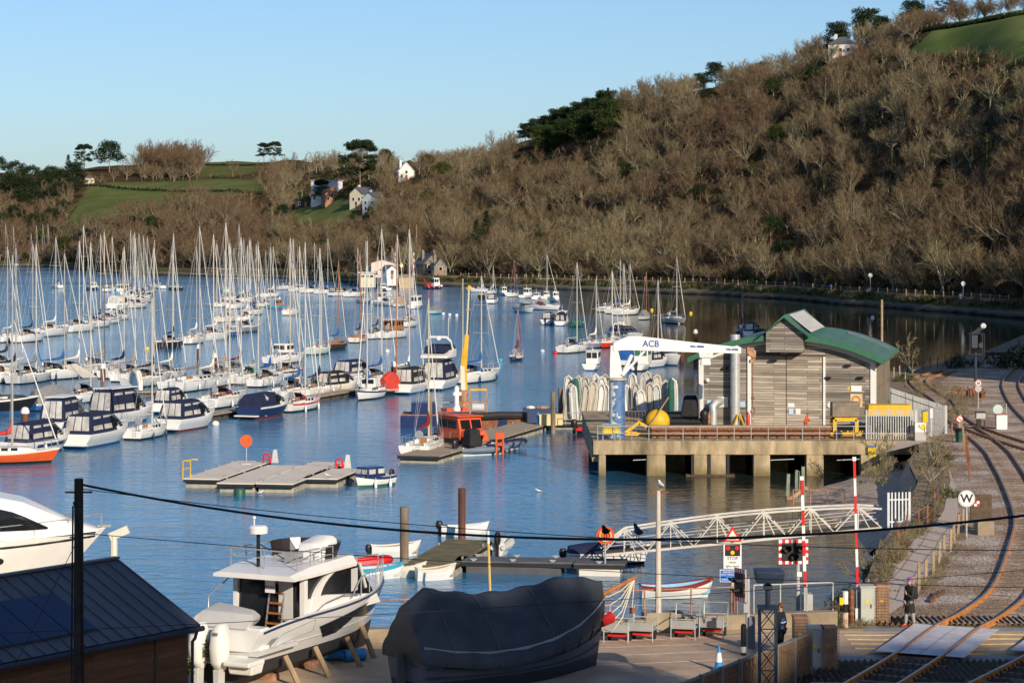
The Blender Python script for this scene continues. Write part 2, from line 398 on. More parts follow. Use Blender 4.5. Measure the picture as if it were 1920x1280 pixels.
def gen_green(seed,kind,h=11.,r=3.5,n=46,per=46,size=.42):
 """evergreen crowns: cone, pine (flat top plates), round, layered, column, ivy"""
 rg=random.Random(seed);wv,wt,lv,lt=[],[],[],[]
 def wood(p,q,a,b,k_=4):
  V,T=tri_tube(Vector(p),Vector(q),a,b,k_);k=len(wv);wv.extend(V);wt.extend([(x+k,y+k,z+k) for x,y,z in T])
 def clump(c,rad,fl,m=1.):
  V,T=leafclump(rg,Vector(c),rad,int(per*m),size,fl);k=len(lv);lv.extend(V);lt.extend([(x+k,y+k,z+k) for x,y,z in T])
 wood((0,0,-.5),(rg.uniform(-.3,.3),0,h*.75),.25,.1)
 for i in range(n):
  a=rg.uniform(0,6.28);u=(i+.5)/n
  if kind=='cone':
   z=h*(.12+.88*u);rr=r*(1.02-u)*rg.uniform(.5,1);clump((rr*math.cos(a),rr*math.sin(a),z),.5+.28*r*(1-u),.45)
  elif kind=='round':
   th=math.acos(1-1.5*u);rr=r*math.sin(th)*rg.uniform(.55,1.0);clump((rr*math.cos(a),rr*math.sin(a),h*.55+h*.42*math.cos(th)*rg.uniform(.8,1)),r*.36,.7)
  elif kind=='pine':
   if u<.62:rr=r*.8*math.sqrt(rg.random());z=h*(.80+.16*(1-(rr/r)**2))-rg.random()*h*.1
   else:rr=r*1.15*rg.uniform(.4,1);z=h*rg.uniform(.38,.7)
   c=(rr*math.cos(a),rr*math.sin(a),z)
   if i%3==0:wood((0,0,z-h*.1),c,.09,.04,3)
   clump(c,r*.26,.42)
  elif kind=='layered':
   lay=int(u*7);z=h*(.2+.8*lay/7.)+rg.uniform(-.6,.6);rr=r*(1.1-.55*lay/7.)*math.sqrt(rg.random());clump((rr*math.cos(a),rr*math.sin(a),z),r*.34,.5)
  elif kind=='ivy':
   z=h*u*.8;rr=rg.uniform(.1,.55)*r*.4;clump((rr*math.cos(a),rr*math.sin(a),z+.3),.55,1.1)
  else:
   rr=r*math.sqrt(rg.random());clump((rr*math.cos(a),rr*math.sin(a),h*.5*rg.random()*(1.2-rr/r)+.3),r*.33,.75)
 return wv,wt,lv,lt
def pack(t):return (np.array([tuple(p) for p in t[0]],np.float32).reshape(-1,3),np.array(t[1],np.int32).reshape(-1,3),np.array([tuple(p) for p in t[2]],np.float32).reshape(-1,3),np.array(t[3],np.int32).reshape(-1,3))
BARE=[pack(gen_bare(11+i,h=9.6,w=(6,5,7,6,6.5,5)[i],limbs=(8,7,9,7,8,7)[i],up=(.2,.35,.15,.3,.22,.4)[i],tww=.043)) for i in range(6)]
BARE_LOW=[pack(gen_bare(51+i,h=9.6,w=6,limbs=6,l1=3,l2=4,tw=6,tww=.08)) for i in range(4)]
BUSH=[pack(gen_bare(71+i,h=3.2,w=6,limbs=6,l1=2,l2=4,tw=4,tww=.05,trunk=.06,trunk_r=.06)) for i in range(3)]
GREEN={'cone':pack(gen_green(1,'cone',13,3.6)),'round':pack(gen_green(2,'round',10,4.4,n=66,per=60,size=.5)),'pine':pack(gen_green(3,'pine',17,5.6,n=90,per=80,size=.6)),'layered':pack(gen_green(4,'layered',12,5.6,n=80,per=90,size=.55)),'ivy':pack(gen_green(5,'ivy',9,3,n=30,per=34,size=.3)),'shrub':pack(gen_green(6,'shrub',3.2,2.6,n=24,per=40,size=.3)),'dense_pine':pack(gen_green(8,'layered',15,6.6,n=110,per=110,size=.62))}
_tm={}
def tree_meshes(key,data,leafy):
 if key not in _tm:
  a=np_mesh('trunk',data[0],data[1],[BK_O]);b=np_mesh('crown',data[2],data[3],[LF_O if leafy else TW_O])
  _tm[key]=(a,b)
 return _tm[key]
def add_tree(key,data,leafy,p,s,rz,tint,label,group,name='bare_tree',sz=None):
 t=thing(name,label,'tree',p,rz,group);t.scale=(s,s,sz or s)
 for nm,me in zip(('trunk','crown'),tree_meshes(key,data,leafy)):
  o=bpy.data.objects.new(nm,me);COL.objects.link(o);o.parent=t;o.color=(tint,tint,tint,1)
 return t
class Merge:
 def __init__(s):s.V=[];s.T=[];s.mi=[];s.ti=[];s.n=0
 def add(s,data,p,sc_,rz,tint,leafy,sz=None):
  c,sn=math.cos(rz),math.sin(rz)
  Rm=np.array([[c,-sn,0],[sn,c,0],[0,0,1]],np.float32)
  S=np.array([sc_,sc_,sz or sc_],np.float32)
  for V,T,mi in ((data[0],data[1],0),(data[2],data[3],2 if leafy else 1)):
   s.V.append((V*S)@Rm.T+np.array(tuple(p),np.float32));s.T.append(T+s.n);s.n+=len(V)
   s.mi.append(np.full(len(T),mi));s.ti.append(np.full(len(V),tint))
 def build(s,name,label,cat):
  me=np_mesh(name,np.concatenate(s.V),np.concatenate(s.T),[BK_A,TW_A,LF_A],mi=np.concatenate(s.mi),tint=np.concatenate(s.ti))
  o=bpy.data.objects.new(name,me);COL.objects.link(o);tag(o,label,cat,kind='stuff');return o
NOTREE=[[(555,330),(600,318),(640,318),(700,335),(700,395),(640,400),(560,400)],[(742,300),(785,300),(785,345),(742,345)],[(680,470),(760,470),(760,540),(680,540)],[(785,455),(840,455),(840,520),(785,520)],[(1546,60),(1605,60),(1605,118),(1546,118)]]
CLEAR=[[(960,250),(1165,205),(1175,310),(960,350)],[(1690,100),(1725,105),(1785,70),(2000,100),(2000,195),(1880,192),(1800,185),(1712,168)],[(1295,150),(1365,150),(1365,200),(1295,200)],[(540,380),(710,365),(715,455),(540,455)],[(735,330),(790,330),(790,380),(735,380)],[(1550,100),(1600,100),(1600,128),(1550,128)]]
def make_woods():
 rg=random.Random(5);pts=[]
 grid={}
 def ok(p,r):
  gx,gy=int(p.x//8),int(p.y//8)
  for i in (-1,0,1):
   for j in (-1,0,1):
    for q in grid.get((gx+i,gy+j),()):
     if (q-p.xy).length<r:return False
  return True
 def put(p):grid.setdefault((int(p.x//8),int(p.y//8)),[]).append(p.xy.copy())
 SP=[]
 def sp(px,ypix,kind,hm,tint,name,label,group=None,vmin=3.2):
  """find the slope point whose ground row is nearest ypix in that column"""
  best=None
  for k in range(int((8-vmin)*40)):
   v=vmin+k/40;p=hill_pt(px,v);e=abs(proj(p)[1]-ypix)
   if best is None or e<best[0]-.4:best=(e,p)
  p=best[1];put(p)
  if vmin<4:
   for q in (5.,10.,15.):put(p-Vector((0,q,0)))
   put(p+Vector((0,6,0)))
  base={'cone':13,'round':10,'pine':17,'layered':12,'dense_pine':15,'shrub':3.2,'ivy':9}[kind]
  s=hm/base
  add_tree(kind,GREEN[kind],True,p,s,rg.uniform(0,6),tint,label,group,name)
 g='dark pines on the hill brow'
 for i,(x,y,h) in enumerate([(985,262,8.5),(1005,262,10),(1028,266,11),(1048,258,12),(1068,256,12.3),(1090,248,12.5),(1112,242,12.5),(1136,228,12.5),(1020,285,11),(1060,278,12),(1100,268,13),(1140,250,13)]):
  sp(x,y,'dense_pine',h,.3+.12*(i%3),'pine_tree','dark green pine in the dense clump on the brow of the hill',g)
 sp(1140,205,'cone',10,.1,'conifer_tree','pointed dark conifer standing proud at the top of the pine clump')
 sp(1342,158,'layered',10.5,.15,'cypress_tree','dark spreading cypress on the skyline of the right hill, right one of two')
 sp(1312,162,'layered',8.5,.15,'cypress_tree','dark spreading cypress on the skyline of the right hill, left one of two')
 for x,y,h,L in [(1570,100,11,'dark flat-topped cedar just left of the white house on the hilltop'),(1625,80,13,'broad dark cedar rising behind the white house on the hilltop'),(1655,70,10,'small rounded dark evergreen right of the hilltop cedar'),(1715,48,13,'tall dark cedar at the upper edge of the wood left of the green field'),(1775,35,13,'dark pine topping the skyline above the green field, with bare stems below')]:
  sp(x,y,'layered' if 'cedar' in L else 'pine',h,.12,'cedar_tree' if 'cedar' in L else 'pine_tree',L)
 sp(675,366,'pine',25,.08,'pine_tree','very tall dark umbrella pine rising above the houses into the sky')
 sp(603,386,'pine',12.5,.08,'pine_tree','slender dark pine on the lawn in front of the half-built house')
 sp(732,325,'cone',10,.9,'conifer_tree','yellow-green conifer between the tall pine and the white gabled house')
 sp(722,304,'round',9,.1,'evergreen_tree','rounded dark evergreen on the skyline right of the tall pine')
 sp(530,422,'round',9,.1,'evergreen_tree','rounded dark evergreen on the slope below the gardens')
 sp(893,492,'cone',14,.2,'evergreen_tree','dark bushy evergreen by the railway right of the stone cottage, left of a pair')
 sp(912,480,'cone',15,.12,'evergreen_tree','dark bushy evergreen by the railway right of the stone cottage, right of a pair')
 sp(1010,470,'round',7,.25,'evergreen_tree','small dark evergreen above the trackside garden')
 sp(1470,505,'round',8,.05,'evergreen_tree','very dark evergreen in the deep shade at the foot of the hill')
 sp(1445,455,'round',8,.3,'evergreen_tree','dusty dark green evergreen on the lower right slope')
 sp(1525,155,'round',6,.45,'evergreen_tree','green holly-like bushy tree below the white hilltop house')
 sp(1450,180,'round',6.5,.5,'evergreen_tree','mid green bushy tree on the upper slope left of the hilltop house')
 sp(1325,200,'round',7,.08,'evergreen_tree','dark green bushy tree below the skyline cypresses')
 sp(1850,320,'ivy',10,.75,'ivy_covered_tree','bright ivy-covered tree on the far right slope')
 for x,y,L in [(1410,340,'tall ivy-clad trunk among pale stems in mid hill'),(1545,372,'ivy-clad trunk beside a dark gap on the lower right slope'),(1630,250,'ivy-clad tree high on the slope right of centre'),(1672,330,'stubby ivy-clad trunk above the brambles, right slope')]:
  sp(x,y,'ivy',8,.7,'ivy_covered_tree',L)
 gs='leafy trees along the left skyline'
 for x,y,h,k,t,L in [(-2,330,14,'round',.1,'dark tree cut by the left edge of the photo on the skyline'),(30,345,16,'round',.15,None),(60,352,15,'round',.2,None),(95,350,14,'round',.1,None),(158,322,20,'pine',.1,'dark open-crowned tree left of the small pale house on the ridge'),(205,322,22,'round',.15,'large dark upright evergreen just right of the small pale house'),(128,335,16,'cone',.1,'narrow dark conifer left of the small pale house'),(20,375,17,'round',.05,None),(50,380,17,'layered',.1,None),(88,372,18,'round',.1,None),(115,365,16,'round',.05,None),(140,350,16,'layered',.1,None),(135,375,14,'round',.1,None),(95,430,12,'round',.15,None),(30,425,13,'round',.1,None),(60,440,12,'round',.1,None),(110,385,14,'round',.2,None),(75,395,13,'layered',.15,None),(40,392,14,'round',.1,None),(70,420,12,'cone',.2,None),(120,408,10,'round',.1,None),(495,308,16,'pine',.15,'flat-topped dark tree on the far ridge, left of a pair'),(515,308,17,'pine',.2,'flat-topped dark tree on the far ridge, right of a pair')]:
  sp(x,y,k,h,t,'evergreen_tree',L or 'dark evergreen tree in the mixed wood left of the big meadow',None if L else gs,vmin=4)
 cand=[];big=[]
 for i in range(26000):
  px=rg.uniform(-60,2080) if rg.random()<.82 else rg.uniform(2000,2400)
  v=rg.uniform(2.95,7.4);p=hill_pt(px,v)
  x,y=proj(p)
  if v<3.0 and 640<px<960:continue
  if field_at(p)>.1:continue
  if any(inpoly(x,y-6,P) for P in NOTREE) or any(inpoly(x,y,P) for P in CLEAR):continue
  if 130<px<520 and 5.2<v and inpoly(x,y,[(140,300),(500,300),(520,440),(100,460)]):
   if rg.random()<.93 and not (260<px<375 and v>6):continue
  left=px<700
  r=rg.choice((4.6,5.6,6.6))+(.6 if p.y>1100 else 0)
  if 3.0<v<3.4:r=5.2
  if not ok(p,r):continue
  put(p);cand.append((px,v,p))
 for i in range(26):px=268+4.2*i;big.append((px,332-(i%4)*4))
 small=[(1730+7.5*i+9*math.sin(i*7.3),42-i*.75+4*math.sin(i*3.1)) for i in range(33)]
 infr=[c for c in cand if -20<c[0]<1945 and c[1]<7.05]
 infr.sort(key=lambda c:c[2].y)
 ind=infr[:296];ids={id(c) for c in ind}
 M1=Merge()
 def params(c):
  px,v,p=c
  patch=mnoise.noise((p.x*.02,p.y*.015,3))*.5+.5
  tint=min(1,max(0,patch*.8+rg.uniform(-.2,.3)))
  if px<520:tint=min(1,max(0,.02+rg.uniform(0,.38)))
  s=rg.choice((.55,.7,.85,1.0,1.15))*rg.uniform(.92,1.1)*(1.0 if v<6 else .85)
  if v<3.7:s*=1.12
  if p.y>1250:s*=1.3
  return s,tint
 for c in ind:
  s,tint=params(c);k=rg.randrange(6)
  zone='along the foot of the hill by the railway' if c[1]<3.45 else 'on the wooded hillside across the river'
  add_tree('bare%d'%k,BARE[k],False,c[2],s,rg.uniform(0,6.28),tint,'bare winter tree with brown twiggy crown '+zone,'bare trees '+zone,'bare_tree',sz=s*rg.uniform(.82,1.1))
 for c in cand:
  if id(c) in ids:continue
  s,tint=params(c)
  far=c[2].y>1000
  if rg.random()<.085:
   kd=rg.choice(('ivy','ivy','round','shrub'));M1 .add(GREEN[kd],c[2],s*(1.6 if kd=='shrub' else .8),rg.uniform(0,6.28),rg.uniform(.15,.85),True);continue
  M1 .add(rg.choice(BARE_LOW if far else BARE),c[2],s,rg.uniform(0,6.28),tint,False,sz=s*rg.uniform(.82,1.1))
 for x,y in big+small:
  best=min((abs(proj(hill_pt(x,5.5+k/40))[1]-y),k) for k in range(90));p=hill_pt(x,5.5+best[1]/40);M1 .add(rg.choice(BARE),p,rg.uniform(1.7,2.3)*(1 if x<1000 else rg.uniform(.2,.46)),rg.uniform(0,6),rg.uniform(0,.25),False)
 M1 .build('woodland','brown winter woodland covering the hills above the river','woodland')
 M2=Merge()
 for i in range(5200):
  px=rg.uniform(-60,2100);v=rg.uniform(3.02,7.3) if rg.random()<.8 else rg.uniform(3.0,3.3);p=hill_pt(px,v)
  x,y=proj(p)
  f=field_at(p)
  if f>.1:continue
  if 130<px<510 and v>5.2 and rg.random()<.8:continue
  if rg.random()<.30 or (540<px<700 and rg.random()<.4):M2 .add(GREEN['shrub'],p,rg.uniform(.5,1.1),rg.uniform(0,6),min(1,max(0,rg.uniform(.1,.8))),True)
  else:M2 .add(rg.choice(BUSH),p,rg.uniform(.7,1.4),rg.uniform(0,6),rg.choice((.0,.1,.2,1.)),False)
 for i in range(700):
  px=rg.uniform(360,2000);v=rg.uniform(1.55,2.05);p=hill_pt(px,v)
  if 690<px<765:continue
  if rg.random()<.5:M2 .add(GREEN['shrub'],p,rg.uniform(.18,.42),rg.uniform(0,6),rg.uniform(.4,1),True)
  else:M2 .add(rg.choice(BUSH),p,rg.uniform(.25,.5),rg.uniform(0,6),rg.choice((.0,.3,.9,1.)),False)
 def hedge(px0,v0,px1,v1,n,t0=.1):
  for k in range(n):
   u=(k+rg.random())/n;p=hill_pt(px0+(px1-px0)*u,v0+(v1-v0)*u)
   M2 .add(GREEN['shrub'],p,rg.uniform(.6,1.0),rg.uniform(0,6),rg.uniform(0,.3),True)
 hedge(1700,7.0,1960,7.15,60,.4);hedge(130,7.0,500,6.2,70);hedge(355,7.75,510,7.8,40)
 M2 .build('undergrowth','bramble, shrub and hedge growth under the trees and along the banks','undergrowth')
make_woods()
SUN_EL=22.0;SUN_DIR=Vector((.44,-.9,0)).normalized()
def make_light():
 w=bpy.data.worlds.new('World');sc.world=w;w.use_nodes=True
 nt=w.node_tree;bg=nt.nodes['Background'];sky=nt.nodes.new('ShaderNodeTexSky');sky.sky_type='NISHITA'
 sky.sun_disc=False;sky.sun_elevation=R(SUN_EL);sky.sun_rotation=math.atan2(SUN_DIR.x,SUN_DIR.y)
 sky.air_density=.85;sky.dust_density=.8;sky.ozone_density=4.6
 nt.links.new(sky.outputs[0],bg.inputs[0]);bg.inputs[1].default_value=.125
 L=bpy.data.lights.new('sun','SUN');L.energy=5.0;L.angle=R(.5);L.color=(1,.86,.68)
 o=bpy.data.objects.new('sun',L);COL.objects.link(o)
 S=Vector((SUN_DIR.x*math.cos(R(SUN_EL)),SUN_DIR.y*math.cos(R(SUN_EL)),math.sin(R(SUN_EL))))
 o.rotation_euler=(S).to_track_quat('Z','Y').to_euler();o.location=(0,-50,80)
 cam=bpy.data.cameras.new('camera');cam.sensor_width=36;cam.lens=F*36/1920;cam.shift_y=(HY-640)/1920.0
 cam.clip_end=20000;cam.clip_start=1
 c=bpy.data.objects.new('camera',cam);COL.objects.link(c);c.location=(0,0,HC);c.rotation_euler=(R(90),0,0);sc.camera=c
 sc.view_settings.view_transform='Standard';sc.view_settings.look='None';sc.view_settings.exposure=0;sc.view_settings.gamma=1
 sc.cycles.max_bounces=6;sc.cycles.caustics_reflective=False;sc.cycles.caustics_refractive=False
make_light()
def make_water():
 m=bpy.data.materials.new('river_water');m.use_nodes=True
 nt=m.node_tree;b=nt.nodes['Principled BSDF']
 tc=nt.nodes.new('ShaderNodeTexCoord')
 def noise(sx,sy,scale,det,rough=.55,loc=0):
  mp=nt.nodes.new('ShaderNodeMapping');mp.inputs['Scale'].default_value=(sx,sy,1);mp.inputs['Location'].default_value=(loc,loc,0);mp.inputs['Rotation'].default_value=(0,0,R(12))
  nt.links.new(tc.outputs['Object'],mp.inputs['Vector'])
  n=nt.nodes.new('ShaderNodeTexNoise');n.inputs['Scale'].default_value=scale;n.inputs['Detail'].default_value=det;n.inputs['Roughness'].default_value=rough
  nt.links.new(mp.outputs[0],n.inputs['Vector']);return n.outputs['Fac']
 b.inputs['IOR'].default_value=1.28
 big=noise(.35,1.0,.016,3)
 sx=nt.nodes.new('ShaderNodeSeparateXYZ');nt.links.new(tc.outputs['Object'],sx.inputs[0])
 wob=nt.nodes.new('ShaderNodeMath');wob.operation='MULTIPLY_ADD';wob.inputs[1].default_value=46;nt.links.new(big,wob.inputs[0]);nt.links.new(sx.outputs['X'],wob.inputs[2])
 lee_dark=nt.nodes.new('ShaderNodeMapRange');lee_dark.interpolation_type='SMOOTHSTEP';lee_dark.inputs['From Min'].default_value=26;lee_dark.inputs['From Max'].default_value=52
 nt.links.new(wob.outputs[0],lee_dark.inputs['Value'])
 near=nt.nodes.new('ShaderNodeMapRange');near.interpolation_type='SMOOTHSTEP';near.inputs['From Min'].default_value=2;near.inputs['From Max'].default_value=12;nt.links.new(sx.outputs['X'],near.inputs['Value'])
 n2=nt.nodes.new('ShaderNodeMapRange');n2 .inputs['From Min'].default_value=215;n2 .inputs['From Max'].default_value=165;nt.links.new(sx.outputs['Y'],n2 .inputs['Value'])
 n3=nt.nodes.new('ShaderNodeMath');n3 .operation='MULTIPLY';nt.links.new(near.outputs[0],n3 .inputs[0]);nt.links.new(n2 .outputs[0],n3 .inputs[1])  # mask for the shade painted on the water under and around the deck
 amp=nt.nodes.new('ShaderNodeMapRange');amp.inputs['To Min'].default_value=1.0;amp.inputs['To Max'].default_value=.10;nt.links.new(lee_dark.outputs[0],amp.inputs['Value'])
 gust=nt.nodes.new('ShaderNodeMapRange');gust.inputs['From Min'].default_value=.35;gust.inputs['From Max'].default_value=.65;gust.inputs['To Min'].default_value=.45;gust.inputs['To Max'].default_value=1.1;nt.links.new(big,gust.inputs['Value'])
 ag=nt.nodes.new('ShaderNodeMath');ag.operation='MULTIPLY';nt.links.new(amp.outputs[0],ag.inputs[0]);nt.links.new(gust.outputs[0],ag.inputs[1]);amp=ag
 sh=nt.nodes.new('ShaderNodeMath');sh.operation='MAXIMUM';nt.links.new(lee_dark.outputs[0],sh.inputs[0]);nt.links.new(n3 .outputs[0],sh.inputs[1])
 shade_mix=nt.nodes.new('ShaderNodeMix');shade_mix.data_type='RGBA';shade_mix.inputs['A'].default_value=(.032,.19,.365,1);shade_mix.inputs['B'].default_value=(.020,.030,.026,1);nt.links.new(sh.outputs[0],shade_mix.inputs['Factor']);nt.links.new(shade_mix.outputs['Result'],b.inputs['Base Color'])  # hill's dark reflection and under-deck shade are painted into the base colour
 def mth(op,a,b_):
  n=nt.nodes.new('ShaderNodeMath');n.operation=op
  for i,v in enumerate((a,b_)):
   if isinstance(v,(int,float)):n.inputs[i].default_value=v
   else:nt.links.new(v,n.inputs[i])
  return n.outputs[0]
 h=mth('ADD',mth('MULTIPLY',noise(.55,1.0,1.1,3),.55),mth('ADD',mth('MULTIPLY',noise(.7,1,3.2,3,.6,3),.16),mth('MULTIPLY',noise(.4,1,.35,2,.5,7),.5)))
 h=mth('MULTIPLY',h,amp.outputs[0])
 bp=nt.nodes.new('ShaderNodeBump');bp.inputs['Strength'].default_value=1.0;bp.inputs['Distance'].default_value=.21
 nt.links.new(h,bp.inputs['Height']);nt.links.new(bp.outputs[0],b.inputs['Normal'])
 rr=nt.nodes.new('ShaderNodeMapRange');rr.inputs['From Min'].default_value=.07;rr.inputs['To Min'].default_value=.03;rr.inputs['To Max'].default_value=.125
 nt.links.new(amp.outputs[0],rr.inputs['Value']);nt.links.new(rr.outputs[0],b.inputs['Roughness'])
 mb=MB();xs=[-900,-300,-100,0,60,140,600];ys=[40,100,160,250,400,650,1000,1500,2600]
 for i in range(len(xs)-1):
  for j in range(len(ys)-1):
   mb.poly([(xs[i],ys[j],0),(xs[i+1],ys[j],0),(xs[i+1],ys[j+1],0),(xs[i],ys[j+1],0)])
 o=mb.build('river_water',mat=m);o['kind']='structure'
make_water()
WHITE=M('gelcoat_white',(.80,.79,.75),.3,var=.05,scale=1.2,dirt=.10)
CREAM=M('gelcoat_cream',(.72,.68,.58),.35,var=.06,dirt=.12)
GREYW=M('gelcoat_grey',(.58,.59,.58),.35,var=.06,dirt=.15)
NAVY=M('paint_navy',(.018,.035,.11),.3,var=.1)
BLUE=M('paint_blue',(.03,.12,.35),.4,var=.1)
TURQ=M('paint_turquoise',(.05,.33,.48),.45,var=.1)
BLACK=M('paint_black',(.015,.015,.017),.4,var=.15)
RED=M('paint_red',(.55,.03,.02),.4,var=.1)
ORANGE=M('paint_orange',(.68,.10,.02),.45,var=.08,dirt=.1)
PGREEN=M('paint_pale_green',(.52,.64,.56),.4,var=.08)
DGREEN=M('paint_dark_green',(.02,.09,.06),.5,var=.1)
WOOD=M('varnished_wood',(.38,.15,.045),.35,var=.25,scale=5,stretch=(1,1,.2))
TEAK=M('teak_deck',(.34,.27,.18),.7,var=.2,scale=4)
DECKM=M('deck_paint',(.66,.65,.60),.6,var=.07,dirt=.15)
DARKGL=M('dark_glass',(.012,.014,.018),.08,spec=.6,var=.2)
VINYL=M('clear_vinyl',(.52,.50,.46),.12,spec=.6,var=.35,scale=1.5)
ALU=M('mast_alloy',(.55,.52,.45),.4,var=.05);ALU2=M('mast_grey',(.38,.37,.34),.4,var=.05);ALU3=M('mast_tan',(.56,.47,.33),.5,var=.05)
STEEL=M('stainless',(.55,.56,.57),.3,metal=.6,var=.05)
WIRE=M('rig_wire',(.33,.34,.36),.5,var=.05)
SAILW=M('sail_white',(.76,.74,.68),.8,var=.05)
CANV={'navy':M('canvas_navy',(.012,.018,.055),.85,var=.2),'black':M('canvas_black',(.018,.018,.02),.85,var=.2),'blue':M('canvas_blue',(.015,.10,.36),.8,var=.15),'grey':M('canvas_grey',(.20,.20,.20),.9,var=.15),'tan':M('canvas_tan',(.38,.27,.20),.9,var=.12),'green':M('canvas_green',(.02,.11,.075),.85,var=.15),'teal':M('canvas_teal',(.16,.45,.36),.85,var=.1),'red':M('canvas_red',(.52,.045,.03),.85,var=.12),'maroon':M('canvas_maroon',(.22,.018,.02),.85,var=.15),'white':SAILW,'cream':M('canvas_cream',(.66,.60,.50),.85,var=.06)}
ANTI={'black':BLACK,'red':M('antifoul_red',(.22,.03,.02),.7),'blue':M('antifoul_blue',(.03,.09,.25),.7),'green':M('antifoul_green',(.05,.13,.07),.7),'white':GREYW}
RUBBER=M('black_rubber',(.02,.02,.022),.7)
TUBEG=M('inflatable_grey',(.42,.42,.40),.55,var=.06,dirt=.25)
FENDW=M('fender_white',(.75,.75,.74),.5)
class Hull:
 def __init__(s,L,B,fb,sw=.7,bowrise=.3,rake=.5,motor=False,dbl=False,z0=0.,draft=.4,sternrise=.05):
  s.L,s.B,s.fb,s.sw,s.br,s.rake,s.motor,s.dbl,s.z0,s.draft,s.sr=L,B,fb,sw,bowrise,rake,motor,dbl,z0,draft,sternrise
 def half(s,t):
  if s.dbl and t<.35:return s.B/2*math.sin(PI/2*min(1,(t/.35)**.7))
  if t<.42:return s.B/2*(s.sw+(1-s.sw)*math.sin(PI/2*t/.42))
  p=2.6 if s.motor else 2.1
  return s.B/2*max(0.012,(1-((t-.42)/.58)**p))
 def sheer(s,t):return s.z0+s.fb+s.br*max(0,(t-.3)/.7)**2+s.sr*max(0,(.3-t)/.3)**2
 def y(s,t,u):return -s.L/2+s.L*t+s.rake*u*max(0,(t-.5)/.5)**2-s.rake*max(0,(t-.5)/.5)**2
 def mesh(s,hull,anti,stripe=None,N=13,boot=.16):
  mb=MB();rings=[]
  for i in range(N):
   t=i/(N-1);b=s.half(t);zs=s.sheer(t);fl=(.62 if s.motor else .8)*(1-.45*max(0,(t-.5)/.5)**2)
   prof=[(0.0,s.z0-s.draft),(b*fl*.8,s.z0-s.draft*.3),(b*fl,s.z0+boot),(b*(fl+(1-fl)*.62),s.z0+s.fb*.55),(b*.985,zs-.16),(b,zs)]
   r=[]
   for x,z in prof[::-1]:r.append((x,s.y(t,(z-s.z0)/(zs-s.z0)),z))
   for x,z in prof[1:]:r.append((-x,s.y(t,(z-s.z0)/(zs-s.z0)),z))
   rings.append(r)
  st=stripe or hull
  def mf(i,k):return (st,hull,hull,anti,anti,anti,anti,hull,hull,st)[k]
  mb.loft(rings,None,closed=False,cap0=False,cap1=False,matf=mf)
  mb.poly([p for p in rings[0][0:4]]+[rings[0][7]]+[p for p in rings[0][8:11]],hull)
  mb.poly(rings[0][3:8],anti)
  mb.poly(rings[-1],hull)
  return mb
 def deck(s,mat,N=13,inset=.97,drop=.05,t0=0.,t1=1.):
  mb=MB();P=[]
  for i in range(N):
   t=t0+(t1-t0)*i/(N-1);b=s.half(t)*inset;P.append(((-b,s.y(t,1),s.sheer(t)-drop),(b,s.y(t,1),s.sheer(t)-drop)))
  for a,b in zip(P,P[1:]):mb.poly([a[0],a[1],b[1],b[0]],mat)
  return mb
 def ty(s,y):return (y+s.L/2)/s.L
def rail_line(mb,h,t0,t1,hgt,r,side,mat,n=5,posts=True,inset=.95):
 pts=[]
 for i in range(n):
  t=t0+(t1-t0)*i/(n-1);p=Vector((side*h.half(t)*inset,h.y(t,1),h.sheer(t)));pts.append(p+Vector((0,0,hgt)))
  if posts:mb.tube(p,p+Vector((0,0,hgt)),r,None,mat,4,False)
 mb.path(pts,r,mat,4);return pts
def canopy(mb,y0,y1,w0,w1,zb,h0,h1,mat,flat=.55,n=7,cap=True):
 """arched canvas cover along y"""
 rings=[]
 for i in range(6):
  u=i/5;w=w0+(w1-w0)*u;hh=h0+(h1-h0)*u-.0
  y=y0+(y1-y0)*u;r=[]
  for k in range(n):
   a=PI*k/(n-1);x=math.copysign(abs(math.cos(a))**flat,math.cos(a))*w/2;z=math.sin(a)**flat*hh
   r.append((x,y,zb+z))
  rings.append(r)
 mb.loft(rings,mat,closed=True,cap0=cap,cap1=cap);return rings
def add_fenders(root,h,n,mat,sides=(1,-1)):
 for sd in sides:
  for i in range(n):
   t=.25+.4*i/max(1,n-1);p=(sd*(h.half(t)+.1),h.y(t,.6),h.sheer(t)-.55)
   m=MB();m.lathe([(.03,-.32),(.1,-.24),(.1,.22),(.03,.3),(.015,.5)],p,mat,7);m.build('fender',root,smooth=True)
